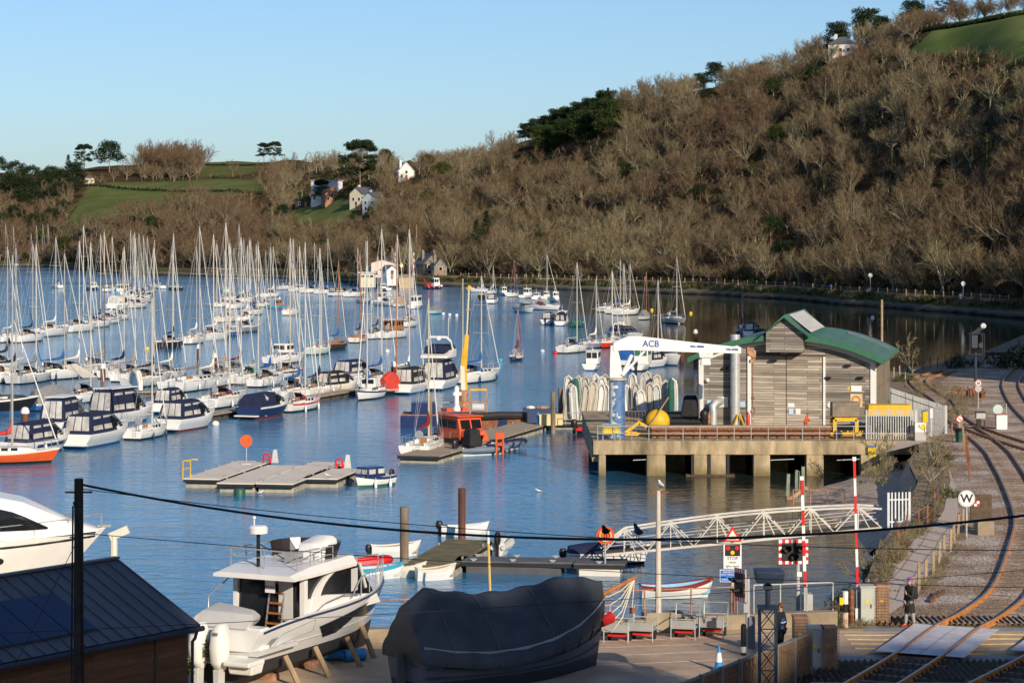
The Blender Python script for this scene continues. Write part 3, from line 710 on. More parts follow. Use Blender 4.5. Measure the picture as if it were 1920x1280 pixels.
def sailboat(root,L,mast_h,hull=WHITE,anti='black',cover='blue',hood='navy',stripe=None,deck=DECKM,mastm=ALU,furl=SAILW,detail=1,dbl=False,cabin=WHITE,boom=True,wood=False,tent=None,sw=.72,jib=True,mizzen=0,gear=True,z0=0.):
 B=L*.31+.15;fb=L*.085+.12
 h=Hull(L,B,fb,sw=sw,bowrise=.28,rake=L*.08,dbl=dbl,sternrise=.06)
 h.mesh(hull,ANTI[anti],stripe).build('hull',root,smooth=True,ang=35)
 h.deck(deck).build('deck',root)
 zd=h.sheer(.45);ym=L*.08
 mb=MB();rings=[]
 for y,w,hh in ((-L*.12,B*.58,.42),(L*.1,B*.56,.42),(L*.22,B*.40,.32),(L*.29,B*.22,.06)):
  zz=h.sheer(h.ty(y))-.06
  rings.append([(-w/2,y,zz),(-w*.44,y,zz+hh*.8),(-w*.3,y,zz+hh),(w*.3,y,zz+hh),(w*.44,y,zz+hh*.8),(w/2,y,zz)])
 mb.loft(rings,cabin)
 cr=mb.build('coachroof',root,smooth=True,ang=30)
 mb=MB()
 for sd in (1,-1):
  for k in range(3 if detail else 1):
   ya=-L*.10+k*L*.085;yb=ya+L*(.06 if detail else .22);zz=h.sheer(.45)+.12
   mb.poly([(sd*(B*.275+.012),ya,zz),(sd*(B*.275+.012),yb,zz),(sd*(B*.25+.02),yb,zz+.2),(sd*(B*.25+.02),ya,zz+.2)],DARKGL)
 mb.build('window',cr)
 mb=MB();zc=h.sheer(.2)
 mb.box((0,-L*.27,zc-.02),(B*.42,L*.26,.03),TEAK if wood else GREYW)
 for sd in (1,-1):mb.bar((sd*B*.27,-L*.41,zc+.08),(sd*B*.29,-L*.13,zc+.14),.22,.26,cabin)
 mb.box((0,-L*.30,zc+.45),(.06,.06,.9),STEEL)
 mb.lathe([(.32,-.02),(.34,0),(.32,.02)],(0,-L*.31,zc+.75),STEEL,10,'Y')
 mb.box((0,-L*.124,zc+.2),(B*.2,.03,.42),WOOD)
 mb.build('cockpit',root)
 zr=zd+.38
 if hood:
  mb=MB();canopy(mb,-L*.19,-L*.06,B*.6,B*.56,zd+.2,.75,.45,CANV[hood],.6,7,False)
  hd=mb.build('sprayhood',root,smooth=True,ang=50)
  mb=MB();canopy(mb,-L*.075,-L*.05,B*.40,B*.38,zd+.36,.42,.2,DARKGL,.6,5);mb.build('window',hd)
 if tent:
  mb=MB();y0,y1=-L*.42,ym
  for i in range(6):
   pass
  rings=[]
  for i in range(6):
   u=i/5;y=y0+(y1-y0)*u;t=h.ty(y);b=h.half(t)*1.02;zz=h.sheer(t)-.12
   rings.append([(-b,y,zz),(-b*.5,y,zz+.55),(0,y,zz+1.15+.1*math.sin(u*9)),(b*.5,y,zz+.55),(b,y,zz)])
  mb.loft(rings,CANV[tent],closed=False,cap0=False,cap1=False);mb.poly(rings[0],CANV[tent]);mb.poly(rings[-1],CANV[tent]);mb.build('boat_cover',root)
 mr=.045+L*.0038
 top=mast_h
 mb=MB();mb.tube((0,ym,zr-.1),(0,ym,top),mr,mr*.7,mastm,6)
 mb.tube((0,ym,top),(0,ym,top+.5),.015,None,WIRE,3);mb.box((0,ym+.12,top+.3),(.02,.3,.02),WIRE)
 ms=mb.build('mast',root,smooth=True)
 spr=(.38,.68) if L>9.5 else (.5,)
 mb=MB()
 for f in spr:
  zz=zr+(top-zr)*f;mb.tube((-B*.27,ym-.1,zz+.06),(0,ym,zz),.025,None,mastm,4);mb.tube((B*.27,ym-.1,zz+.06),(0,ym,zz),.025,None,mastm,4)
 mb.build('spreader',ms)
 if boom and not tent:
  zb=zr+.75;ye=-L*.30
  mb=MB();mb.tube((0,ym,zb),(0,ye,zb+.05),.06,None,mastm,5);bo=mb.build('boom',root)
  if cover:
   rings=[]
   for u,rr,rise in ((0,.05,1.15),(.02,.17,.9),(.1,.17,.42),(.3,.17,.22),(.65,.15,.17),(1,.06,.1)):
    y=ym-.06+(ye-ym)*u;c=zb+rise*.6;hh=rise*.62+.02
    rings.append([(rr*math.cos(a)*.9,y,c+max(rr,hh)*math.sin(a)*.75) for a in [2*PI*k/8 for k in range(8)]])
   mb=MB();mb.loft(rings,CANV[cover]);mb.build('sail_cover',bo,smooth=True,ang=60)
 mb=MB();w=.011
 cp=B*.46;fr=top-(.0 if L>8 else (top-zr)*.12)
 bowp=(0,h.y(.985,1),h.sheer(1)+.05);st=(0,h.y(0,1),h.sheer(0)+.02)
 mb.tube((0,ym,top),st,w,None,WIRE,3,False)
 for sd in (1,-1):
  pts=[(sd*cp,ym-.12,zd)]+[(sd*B*.27,ym-.1,zr+(top-zr)*f+.06) for f in spr]+[(0,ym,top)]
  mb.path(pts,w,WIRE,3);mb.tube((sd*cp,ym-.3,zd),(0,ym,zr+(top-zr)*spr[0]),w,None,WIRE,3,False)
 if not jib:mb.tube(bowp,(0,ym,fr),w,None,WIRE,3,False)
 mb.build('rigging',root)
 if jib:
  a,b=Vector(bowp),Vector((0,ym,fr));mb=MB()
  mb.tube(a,a.lerp(b,.04),.03,.05,WIRE,5);mb.tube(a.lerp(b,.04),a.lerp(b,.5),.05,.045,furl,6);mb.tube(a.lerp(b,.5),a.lerp(b,.97),.045,.02,furl,6);mb.build('furled_jib',root)
 if mizzen:
  mb=MB();ymz=-L*.33;mb.tube((0,ymz,zc),(0,ymz,mizzen),mr*.8,mr*.6,mastm,5)
  mb.tube((0,ymz,mizzen),(cp,ymz,zc),w,None,WIRE,3);mb.tube((0,ymz,mizzen),(-cp,ymz,zc),w,None,WIRE,3);mb.build('mizzen_mast',root)
 if gear:
  mb=MB();r=.018
  for sd in (1,-1):
   rail_line(mb,h,.02,.14,.6,r,sd,STEEL,3);rail_line(mb,h,.14,.86,.6,r*.6,sd,STEEL,6 if detail else 4);rail_line(mb,h,.86,.985,.62,r,sd,STEEL,3)
  mb.path([(-h.half(.02)*.95,h.y(.02,1),h.sheer(0)+.6),(h.half(.02)*.95,h.y(.02,1),h.sheer(0)+.6)],r,STEEL,4)
  mb.build('guard_rail',root)
 if detail and not dbl:
  mb=MB();x=B*.12*h.sw
  for k in (-.13,.13):mb.tube((x+k,h.y(0,1)-.03,.25),(x+k,h.y(0,1)-.03,fb),.015,None,STEEL,4)
  for k in range(4):mb.tube((x-.13,h.y(0,1)-.03,.35+k*.22),(x+.13,h.y(0,1)-.03,.35+k*.22),.015,None,STEEL,4)
  mb.build('ladder',root)
 return h
def cruiser(root,L,hull=WHITE,anti='blue',canv='navy',stripe=None,low=None,roof=None,can_h=1.35,arch=False,B=None,vin=VINYL,z0=0.,rails=True,fend=0,outboards=0,windscreen=True,bath=True):
 """canvas-topped motor cruiser"""
 B=B or L*.31+.35;fb=.8+L*.035
 h=Hull(L,B,fb,sw=.9,bowrise=.45,rake=L*.13,motor=True,z0=z0,sternrise=0)
 h.mesh(hull,ANTI[anti],stripe).build('hull',root,smooth=True,ang=30)
 h.deck(DECKM).build('deck',root)
 if low:
  mb=MB()
  for sd in (1,-1):
   P=[]
   for i in range(8):
    t=.15+.72*i/7;b=h.half(t);P.append((t,b))
   for (t,b),(t2,b2) in zip(P,P[1:]):
    def q(t,b,u):
     zs=h.sheer(t);z=h.fb*.55+(zs-.16-h.fb*.55)*u;fl=.62*(1-.45*max(0,(t-.5)/.5)**2)
     x=b*((fl+(1-fl)*.62)+(.985-(fl+(1-fl)*.62))*u)+.015;return (sd*x,h.y(t,z/zs),z)
    mb.poly([q(t,b,.0),q(t2,b2,.0),q(t2,b2,.75),q(t,b,.75)],low)
  mb.build('hull_stripe',root)
 ys=L*.08;zs=h.sheer(h.ty(ys))
 mb=MB();rings=[]
 for y,w,hh in ((ys-.1,B*.86,.45),(ys+L*.10,B*.74,.42),(ys+L*.24,B*.45,.25),(ys+L*.31,B*.2,.03)):
  zz=h.sheer(h.ty(y))-.06;rings.append([(-w/2,y,zz),(-w*.42,y,zz+hh),(0,y,zz+hh*1.12),(w*.42,y,zz+hh),(w/2,y,zz)])
 mb.loft(rings,hull if hull is not NAVY else WHITE);tr=mb.build('foredeck',root,smooth=True,ang=40)
 for sd in (1,-1):mb=MB();mb.poly([(sd*B*.40,ys+.1,zs+.14),(sd*B*.355,ys+L*.1,zs+.14),(sd*B*.34,ys+L*.1,zs+.32),(sd*B*.385,ys+.1,zs+.32)][::sd],DARKGL);mb.build('window',tr)
 if windscreen:
  mb=MB();y0,y1=ys+L*.09,ys-L*.02;zb=zs+.4;zt=zs+can_h*.72
  P0=[(-B*.40,ys-L*.12,zs+.1),(-B*.36,y0-.1,zb),(-B*.12,y0+.12,zb+.03),(B*.12,y0+.12,zb+.03),(B*.36,y0-.1,zb),(B*.40,ys-L*.12,zs+.1)]
  P1=[(-B*.36,ys-L*.14,zt),(-B*.31,y1-.15,zt),(-B*.11,y1,zt),(B*.11,y1,zt),(B*.31,y1-.15,zt),(B*.36,ys-L*.14,zt)]
  for i in range(5):mb.poly([P0[i],P0[i+1],P1[i+1],P1[i]],DARKGL)
  w=mb.build('windscreen',root)
  mb=MB();mb.path(P1,.035,STEEL,4)
  for i in range(1,5):mb.tube(P0[i],P1[i],.025,None,STEEL,4)
  mb.build('frame',w)
 yb=-L*.44;yf=ys-L*.015;zb=h.sheer(.1)-.05
 mb=MB();rings=canopy(mb,yb,yf,B*.80,B*.74,zb,can_h*.98,can_h,CANV[canv],.48,9,True)
 nv=[]
 for (x,y,z) in mb.v:
  u=max(0,min(1,(yf-y)/(yf-yb)));nv.append((x*(1-.10*(z-zb)/can_h),y+(z-zb)/can_h*.45*u**3-(z-zb)/can_h*L*.05*(1-u)**2,z))
 mb.v=nv
 cn=mb.build('canopy',root,smooth=True,ang=35)
 mb=MB();z1,z2=zb+.28,zb+can_h*.86
 def back(x,z):return (x*B*.80*(1-.10*(z-zb)/can_h),yb+(z-zb)/can_h*.45-.03,z)
 for a,b in ((-.40,-.14),(-.11,.13),(.16,.40)):
  mb.poly([back(a,z1),back(b,z1),back(b*.93,z2),back(a*.93,z2)],vin)
 for sd in (1,-1):
  for ya,y2 in ((.06,.44),(.50,.90)):
   P=[]
   for u,z in ((ya,z1),(y2,z1),(y2,z2-.05),(ya+.05,z2-.05)):
    y=yb+(yf-yb)*u;w=(B*.80+(B*.74-B*.80)*u)/2;fz=(z-zb)/can_h
    a=math.asin(min(1,fz**(1/.48)));xx=math.cos(a)**.48*w*(1-.1*fz)+.025;v=1-u
    P.append((sd*xx,y+fz*.45*v**3-fz*L*.05*u**2,z))
   mb.poly(P if sd>0 else P[::-1],vin)
 mb.build('window',cn)
 if roof:
  mb=MB();mb.box((0,(yb+yf)/2+.3,zb+can_h+.03),(B*.66,(yf-yb)*.9,.07),roof,taper=.94);mb.build('hard_top',root,bevel=.03)
 if arch:
  mb=MB();ya=-L*.22;mb.path([(-B*.45,ya,zb),(-B*.42,ya-.35,zb+can_h*.8),(-B*.3,ya-.45,zb+can_h+.25),(B*.3,ya-.45,zb+can_h+.25),(B*.42,ya-.35,zb+can_h*.8),(B*.45,ya,zb)],.09,WHITE,6)
  mb.lathe([(.02,0),(.28,.02),(.28,.18),(.1,.24)],(0,ya-.45,zb+can_h+.3),WHITE,10);mb.build('radar_arch',root,smooth=True)
 if bath and not outboards:
  mb=MB();mb.box((0,-L/2-.28,z0+.32),(B*.78,.6,.12),hull if hull is not NAVY else WHITE);mb.build('bathing_platform',root,bevel=.04)
 for k in range(outboards):
  x=(k-(outboards-1)/2)*.75;outboard(root,(x,-L/2-.15,z0+fb*.75),.75,BLACK)
 if rails:
  mb=MB()
  for sd in (1,-1):rail_line(mb,h,.5,.99,.55,.018,sd,STEEL,5)
  mb.build('guard_rail',root)
 if fend:add_fenders(root,h,fend,FENDW)
 return h
def outboard(root,p,s,mat,cover=None):
 x,y,z=p;mb=MB()
 rings=[]
 for zz,w,l in ((0,.34,.55),(.25,.42,.72),(.55,.40,.70),(.75,.30,.52),(.8,.16,.3)):
  rings.append([(x+s*w/2*math.cos(a),y+s*(l/2*math.sin(a)),z+s*zz) for a in [2*PI*k/10 for k in range(10)]])
 mb.loft(rings,mat);o=mb.build('outboard_motor',root,smooth=True,ang=50)
 mb=MB();mb.box((x,y,z-.35*s),(.16*s,.3*s,.8*s),mat);mb.box((x,y,z-.8*s),(.12*s,.6*s,.14*s),mat);mb.build('leg',o)
 return o
def fishing(root,L,hull=WHITE,anti='black',house=WHITE,stripe=None,hh=1.5,hw=.62,hy=.12,hl=.28,mast=1.2,roofm=None,aftwin=False,canv=None,winm=DARKGL,out=0):
 """small wheelhouse boat"""
 B=L*.3+.45;fb=.6+L*.04
 h=Hull(L,B,fb,sw=.85,bowrise=.45,rake=L*.07,motor=True)
 h.mesh(hull,ANTI[anti],stripe).build('hull',root,smooth=True,ang=30)
 h.deck(DECKM,drop=.15).build('deck',root)
 mb=MB();z=h.sheer(.6)-.15;y0,y1=L*(hy-hl/2),L*(hy+hl/2);w=B*hw
 sec=[(y0,z),(y1+.25,z),(y1+.2,z+hh*.5),(y1-.1,z+hh),(y0+.05,z+hh)]
 mb.prism(sec,-w/2,w/2,house,axis='X');wh=mb.build('wheelhouse',root,bevel=.05)
 mb=MB();mb.box((0,(y0+y1)/2,z+hh+.04),(w*1.08,(y1-y0)*1.12,.08),roofm or house);mb.build('roof',wh,bevel=.03)
 mb=MB();a,b=z+hh*.5,z+hh*.88;n=2
 for sd in (1,-1):
  for k in range(n):
   ya=y0+.12+k*(y1-y0-.25)/n;yb=ya+(y1-y0-.35)/n-.06;mb.poly([(sd*(w/2+.012),ya,a),(sd*(w/2+.012),yb,a),(sd*(w/2+.012),yb,b),(sd*(w/2+.012),ya,b)][::sd],winm)
 for k in range(2):
  xa=-w*.44+k*w*.46;xb=xa+w*.40
  yf=lambda zz:y1+.2-.3*(zz-z-hh*.5)/(hh*.5)+.03
  mb.poly([(xa,yf(a),a),(xb,yf(a),a),(xb,yf(b),b),(xa,yf(b),b)],winm)
  mb.poly([(xb,y0-.012,a-.1),(xa,y0-.012,a-.1),(xa,y0+.01,b),(xb,y0+.01,b)],winm)
 mb.build('window',wh)
 mb=MB();mb.box((0,y1+L*.12,z+.22),(w*.8,L*.2,.45),house,taper=.8);mb.build('cuddy',root,bevel=.05)
 if mast:
  mb=MB();mb.tube((0,y0+.2,z+hh),(0,y0+.1,z+hh+mast),.04,.025,ALU,5);mb.box((0,y0+.15,z+hh+mast*.6),(.5,.04,.04),ALU);mb.lathe([(.02,0),(.16,.02),(.16,.12),(.03,.17)],(0,y0+.35,z+hh+.08),WHITE,8);mb.build('mast',root)
 if canv:
  mb=MB();canopy(mb,-L*.42,y0-.03,B*.8,B*.7,h.sheer(.1)-.05,hh*.72,hh*.95,CANV[canv],.5,7);cn=mb.build('canopy',root,smooth=True,ang=40)
  mb=MB()
  for sd in (-1,1):mb.poly([(sd*B*.06,-L*.42-.02,h.sheer(.1)+.2),(sd*B*.32,-L*.42-.02,h.sheer(.1)+.2),(sd*B*.30,-L*.42-.02,h.sheer(.1)+hh*.55),(sd*B*.06,-L*.42-.02,h.sheer(.1)+hh*.62)][::-sd],VINYL)
  mb.build('window',cn)
 mb=MB()
 for sd in (1,-1):rail_line(mb,h,.6,.99,.45,.018,sd,STEEL,4)
 mb.build('guard_rail',root)
 for k in range(out):outboard(root,(0,-L/2-.15,fb*.8),.8,BLACK)
 return h
def covered(root,L,hull=GREYW,cov='grey',anti='black',peak=1.2,stripe=None,mastm=None,mast_h=0,cab=False):
 B=L*.32+.2;fb=.45+L*.04
 h=Hull(L,B,fb,sw=.75,bowrise=.4,rake=L*.07)
 h.mesh(hull,ANTI[anti],stripe).build('hull',root,smooth=True,ang=30);h.deck(DECKM).build('deck',root)
 rings=[]
 for i in range(8):
  u=i/7;t=.03+.72*u;b=h.half(t)*1.02;zz=h.sheer(t)-.1;pk=peak*(.75+.35*math.sin(PI*min(1,u*1.1))-.5*max(0,u-.7));y=h.y(t,1)
  rings.append([(-b,y,zz),(-b*.72,y,zz+pk*.55),(-b*.25,y,zz+pk*.97),(b*.25,y,zz+pk*.97),(b*.72,y,zz+pk*.55),(b,y,zz)])
 mb=MB();mb.loft(rings,CANV[cov]);mb.build('boat_cover',root,smooth=True,ang=35)
 if mast_h:
  mb=MB();mb.tube((0,L*.12,fb),(0,L*.12,mast_h),.07,.045,mastm or WOOD,6);mb.build('mast',root)
  mb=MB();tp=(0,L*.12,mast_h)
  for e in ((0,L*.48,h.sheer(1)),(B*.45,L*.05,fb),(-B*.45,L*.05,fb),(0,-L*.48,h.sheer(0))):mb.tube(tp,e,.014,None,WIRE,3,False)
  mb.build('rigging',root)
 return h
def dinghy(root,L=3.,hull=WHITE,inner=GREYW,rim=None,B=None,thwarts=2,fb=.5,z0=0.,rise=.25,anti=None,oars=False):
 B=B or L*.4;h=Hull(L,B,fb,sw=.72,bowrise=rise,rake=L*.08,z0=z0,draft=.1,sternrise=.08)
 h.mesh(hull,anti or hull,rim).build('hull',root,smooth=True,ang=40)
 mb=MB();P=[];N=11
 for i in range(N):
  t=.02+.95*i/(N-1);b=h.half(t)*.93;f=.6*b;P.append([(-b,h.y(t,1),h.sheer(t)-.012),(-f,h.y(t,.6),z0+.1),(f,h.y(t,.6),z0+.1),(b,h.y(t,1),h.sheer(t)-.012)])
 mb.loft(P,inner,closed=False,cap0=False,cap1=False);mb.poly(P[0],inner);mb.build('inside',root)
 mb=MB()
 for sd in (1,-1):mb.path([(sd*h.half(i/10)*.98,h.y(i/10,1),h.sheer(i/10)+.01) for i in range(11)],.035,rim or hull,5)
 mb.tube((-h.half(0),h.y(0,1),h.sheer(0)),(h.half(0),h.y(0,1),h.sheer(0)),.035,None,rim or hull,5);mb.build('gunwale',root)
 for k in range(thwarts):
  t=.2+.35*k;mb=MB();mb.box((0,h.y(t,1),z0+fb*.62),(h.half(t)*1.75,.24,.04),TEAK);mb.build('seat',root)
 return h
def rib(root,L=4.,tubem=TUBEG,hull=WHITE,motor=True,console=None,r=.22,z0=0.):
 B=L*.42;mb=MB();pts=[]
 for a in (-.5,-.2,.1):pts.append((-B/2+r,L*a,z0+.42))
 for k in range(1,8):th=PI-PI*k/8;pts.append(((B/2-r)*math.cos(th),L*.12+L*.36*math.sin(th),z0+.42+.12*math.sin(th)))
 for a in (.1,-.2,-.5):pts.append((B/2-r,L*a,z0+.42))
 rr=[r*.6]+[r]*(len(pts)-2)+[r*.6]
 mb.path(pts,rr,tubem,8);mb.build('tube',root,smooth=True)
 h=Hull(L*.92,B*.8,.4,sw=.85,bowrise=.1,rake=L*.1,motor=True,z0=z0,draft=.15);h.mesh(hull,hull).build('hull',root,smooth=True,ang=35)
 mb=MB();mb.box((0,-L*.05,z0+.38),(B*.6,L*.7,.04),GREYW);mb.box((0,-L*.44,z0+.45),(B*.62,.06,.4),hull);mb.build('floor',root)
 if motor:outboard(root,(0,-L*.5-.12,z0+.6),.8,motor if motor is not True else BLACK)
 if console:
  mb=MB();mb.box((0,-L*.12,z0+.75),(.75,.9,.8),console,taper=.8);mb.build('console',root,bevel=.06)
 return h
def boat(px,py,h,name,label,cat,group=None):
 p=W(px,py,0.);return thing(name,label,cat,p,-R(h),group)
def mtop(px,py,ytop):
 d=W(px,py).y;return HC-(ytop-HY)*d/F
GS='sailing yachts on the river moorings';GM='motor boats on the river moorings'
def S(px,py,top,L,h,label,**k):
 h=h*.5 if 15<h<66 else h;k.setdefault('gear',(py-HY)/HC>6);k.setdefault('mastm',(ALU,ALU2,ALU,ALU3,ALU)[int(px*3+py)%5]);r=boat(px,py,h,'sailing_yacht',label,'sailing yacht',GS);s=(py-HY)/HC
 hh=sailboat(r,L,mtop(px,py,top),detail=1 if s>11 else 0,**k)
 if s>14.5 and px>40:add_fenders(r,hh,2,FENDW if px%2 else NAVY)
 return r
def C(px,py,L,h,label,**k):
 h=h*.62 if 15<h<66 else h;r=boat(px,py,h,'motor_cruiser',label,'motor boat',GM);cruiser(r,L,**k);return r
def FB(px,py,L,h,label,**k):
 r=boat(px,py,h,'wheelhouse_boat',label,'motor boat',GM);fishing(r,L,**k);return r
def CV(px,py,L,h,label,name='covered_boat',**k):
 r=boat(px,py,h,name,label,'boat');covered(r,L,**k);return r
def far_pontoon():
 rg=random.Random(3)
 mb=MB();a=W(-60,497);b=W(92,495);mb.bar((a.x,a.y,.35),(b.x,b.y,.35),3,.5);o=mb.build('far_pontoon',mat=M('grey_boards',(.3,.28,.24),.8));tag(o,'long floating pontoon packed with yachts by the far left shore','pontoon')
 T=[(4,440),(9,418),(19,433),(24,425),(36,440),(57,438),(62,426),(67,423),(73,440),(79,420),(84,437),(89,421)]
 for i,(x,t) in enumerate(T):
  py=(491,499)[i%2];r=boat(x,py,(185,10)[i%2]+rg.uniform(-10,10),'sailing_yacht','tiny white yacht packed among others on the distant left pontoon','sailing yacht','tiny yachts on the distant pontoon')
  sailboat(r,10.5,mtop(x,py,t),detail=0,gear=False,hull=rg.choice((WHITE,WHITE,WHITE,NAVY)),cover=rg.choice(('navy','blue','white','grey')))
 for i,x in enumerate((14,30,46,52,78,83)):
  py=(492,500)[i%2];r=boat(x,py,175,'motor_cruiser','tiny white motor boat among the yachts on the distant left pontoon','motor boat','tiny motor boats on the distant pontoon');cruiser(r,8.5,rails=False)
far_pontoon()
S(106,540,450,8,-28,'small white yacht lying alone in the far left of the river',cover='navy',hood=None)
FB(173,544,5,30,'white wheelhouse boat with dark blue bow, left of the far mast cluster',hull=NAVY,mast=2.6)
C(207,547,6,30,'little white motor boat just left of the turquoise-hulled boat',rails=False)
FB(228,552,8.5,10,'turquoise-hulled boat with cream awning, far left cluster',hull=TURQ,hh=1.9,roofm=CANV['cream'],hw=.8,hl=.45)
for i,(x,y,t,c) in enumerate([(243,553,432,'navy'),(250,560,436,'white'),(258,556,437,'blue'),(266,562,443,'navy'),(273,554,444,'black')]):
 S(x,y,t,9.5,20+8*i,('first','second','third','fourth','last')[i]+' from the left of five masts bunched in the far left cluster',cover=c,hull=(WHITE,GREYW,WHITE,WHITE,BLACK)[i])
S(292,541,449,8.5,-40,'small white yacht with royal blue sail cover, far moorings',cover='blue',hood=None)
S(327,544,438,8,-35,'black-hulled yacht lying side-on at the far moorings',hull=BLACK,cover='navy',hood=None)
S(420,548,455,7,-20,'classic boat under a mint green tent cover with orange-brown mast',hull=GREYW,tent='teal',mastm=WOOD,hood=None,jib=False)
C(226,579,9.5,14,'white flybridge-style motor boat in front of the far left cluster',canv='white',can_h=1.9,roof=WHITE)
S(247,575,440,9.5,28,'white yacht tucked behind the flybridge-style motor boat',cover='white')
S(268,567,462,8.5,60,'small yacht with black hull band at the right end of the far left cluster',hull=GREYW,stripe=BLACK,cover='navy')
S(228,599,470,8.5,20,'white yacht with round stern at the far end of the left trot',anti='green',cover='white')
S(207,606,443,10,28,'white yacht with navy stripe, second from the far end of the left trot',stripe=NAVY,anti='green',cover='white')
S(185,613,440,10.5,30,'white yacht with dark navy sail bundle, third from the far end of the left trot',anti='green',cover='navy',mastm=ALU)
S(152,621,423,11.5,32,'broad-sterned white yacht with the tallest mast of the left trot',anti='green',cover='grey',sw=.85)
S(100,629,445,11.5,30,'white yacht with cream cushions in its cockpit, second from the left in the trot',anti='green',cover='white',hood='cream',sw=.85)
S(57,640,457,10.5,27,'white yacht with black sprayhood and wind turbine, nearest in the left trot',cover='black',hood='black',sw=.55)
S(322,651,438,9.0,25,'black-hulled yacht with navy sprayhood and tan companionway, left of centre',hull=BLACK,cover='navy',hood='navy')
S(366,643,463,9.0,20,'white yacht with orange horseshoe buoy on its rail, beside the black-hulled one',cover='white',hood=None)
S(402,637,457,10.5,38,'cream-sided yacht with arched black sprayhood, right of the one with the orange buoy',stripe=CREAM,anti='white',hood='black',cover='white')
S(430,630,463,8.0,30,'small blue-hulled yacht half hidden among the centre masts',hull=BLUE,cover='cream')
S(464,622,449,9.5,40,'grey-hulled yacht lying side-on among the centre masts',hull=M('hull_slate',(.22,.25,.30),.4),cover='white',hood='navy')
S(462,601,460,9.0,18,'white yacht with broad stern turned to us, behind the grey-hulled one',sw=.9,cover='white')
S(446,578,420,11,20,'big white yacht with the tallest mast of the centre group',cover='navy')
S(455,566,447,10,24,'white yacht just behind the tallest mast of the centre group',cover='white')
S(436,563,465,9,35,'white yacht at the far left of the centre group',cover='tan')
S(468,566,449,9.5,30,'white yacht at the far right of the centre group',cover='navy',hood='navy')
S(482,572,452,8.5,26,'dark-hulled yacht with white deck right of the centre group',hull=NAVY,cover='white')
S(497,575,470,8.0,16,'small pale yacht left of the turquoise fishing boat',hull=PGREEN,cover='white')
FB(518,579,4.6,40,'turquoise wooden fishing boat with red-brown wheelhouse',hull=TURQ,anti='red',house=WOOD,hh=1.2,mast=7)
S(510,557,462,9.5,42,'white yacht moored above the turquoise fishing boat',cover='white')
S(548,590,447,9.0,18,'white yacht with tan sail bundle and grey sides, alone in mid river',cover='tan',hood=None,stripe=GREYW,anti='black')
S(540,543,475,9,60,'grey yacht at the back of the row below the railway',hull=GREYW,cover='navy',hood=None)
FB(558,547,7,25,'white motor-sailer with dark windows below the railway',mast=11,hh=1.1)
S(587,549,455,10,55,'yacht with big black sprayhood in the row below the railway',cover='black',hood='black')
S(612,551,447,10,50,'white yacht with blue sail cover and two sets of spreaders, row below the railway',cover='blue',hood='black')
C(640,555,8.5,62,'motor boat with black canopy in the row below the railway',canv='black')
S(668,556,465,10.5,48,'white yacht with blue cover at the right of the row below the railway',cover='blue',hood='navy')
S(684,568,452,8,155,'white yacht side-on in front of the slipway, bow to the right',cover='white')
FB(713,570,6.5,20,'white fishing boat with red trim left of the grey-hulled yacht by the slipway',hull=WHITE,roofm=RED,hh=2.0)
S(731,573,463,8.5,130,'grey-hulled yacht with its bow towards us, by the slipway',hull=GREYW,cover='white')
FB(720,545,6,-30,'small grey and white boat close under the pink boathouse',hh=1.2)
CV(752,575,7,15,'boat under a tan tent cover left of the white cuddy boat',cov='tan',peak=1.7)
FB(779,579,6,14,'white cabin boat with arched windows and navy lower hull',hull=WHITE,stripe=None,anti='blue',hh=2.1,hl=.5,hw=.7)
CV(818,588,6,20,'pale turquoise boat under a grey tarpaulin',hull=M('paint_sky',(.30,.55,.62),.5),cov='grey',peak=1.1)
S(600,663,499,7.8,30,'pale green yacht with orange hatch, stern towards us',hull=PGREEN,cover=None,hood=None,sw=.6)
S(632,654,490,7.6,34,'dark varnished wooden yacht with orange-brown mast beside the pale green one',hull=M('hull_brown',(.05,.03,.02),.35),cover='blue',hood=None,mastm=WOOD,deck=TEAK,cabin=WOOD)
S(674,641,476,7.5,20,'small cream yacht with varnished wood topsides and brown mast',hull=CREAM,stripe=WOOD,cover='navy',mastm=WOOD,hood=None,cabin=WOOD)
S(706,634,480,8.5,28,'white ketch lying nearly side-on beside the varnished one',cover='navy',mizzen=9)
r=boat(741,633,22,'motor_sailer','white motor-sailer with a varnished wooden wheelhouse','motor sailer')
sailboat(r,10,mtop(741,633,440),sw=.85,hood=None,cabin=WHITE,cover='white');mb=MB();mb.box((0,-.6,2.1),(2.2,3.2,1.5),WOOD,taper=.92);mb.box((0,-.6,2.92),(2.4,3.5,.12),CREAM);wh=mb.build('wheelhouse',r,bevel=.04)
mb=MB()
for sd in (1,-1):
 for k in range(3):mb.box((sd*1.075,-1.7+k*1.05,2.35),(.05,.8,.6),DARKGL)
mb.box((0,-2.17,2.35),(1.7,.05,.6),DARKGL);mb.build('window',wh)
S(768,612,452,9,20,'white yacht with yellow dan buoy behind the wooden wheelhouse',cover='navy',hood='navy')
r=boat(812,542,55,'workboat','blue and white workboat with red deck gear and orange fenders under the far bank','workboat');fishing(r,6.5,hull=NAVY,anti='black',hh=2.5,hl=.28,hw=.7,mast=2.2)
mb=MB();mb.box((0,-2.0,1.3),(1.6,1.2,.9),RED);mb.tube((0,-2,1.2),(0,-3.4,3.2),.1,None,RED,5);mb.build('deck_crane',r)
for i,t in enumerate((.25,.45,.7)):MB().sphere((1.4,-2.4+i*1.8,.6),.32,ORANGE,8,6).build('fender',r,smooth=True)
C(893,548,6.5,-80,'white sports boat with roll bar, leftmost on the right-hand moorings',arch=True,can_h=.7,rails=False)
C(905,561,5,10,'small open boat with black cover near the left of the right-hand moorings',hull=BLACK,canv='black',rails=False,can_h=.8)
S(924,551,497,6.5,15,'little grey yacht with a pale furled sail, right-hand moorings',hull=GREYW,cover='white',hood=None)
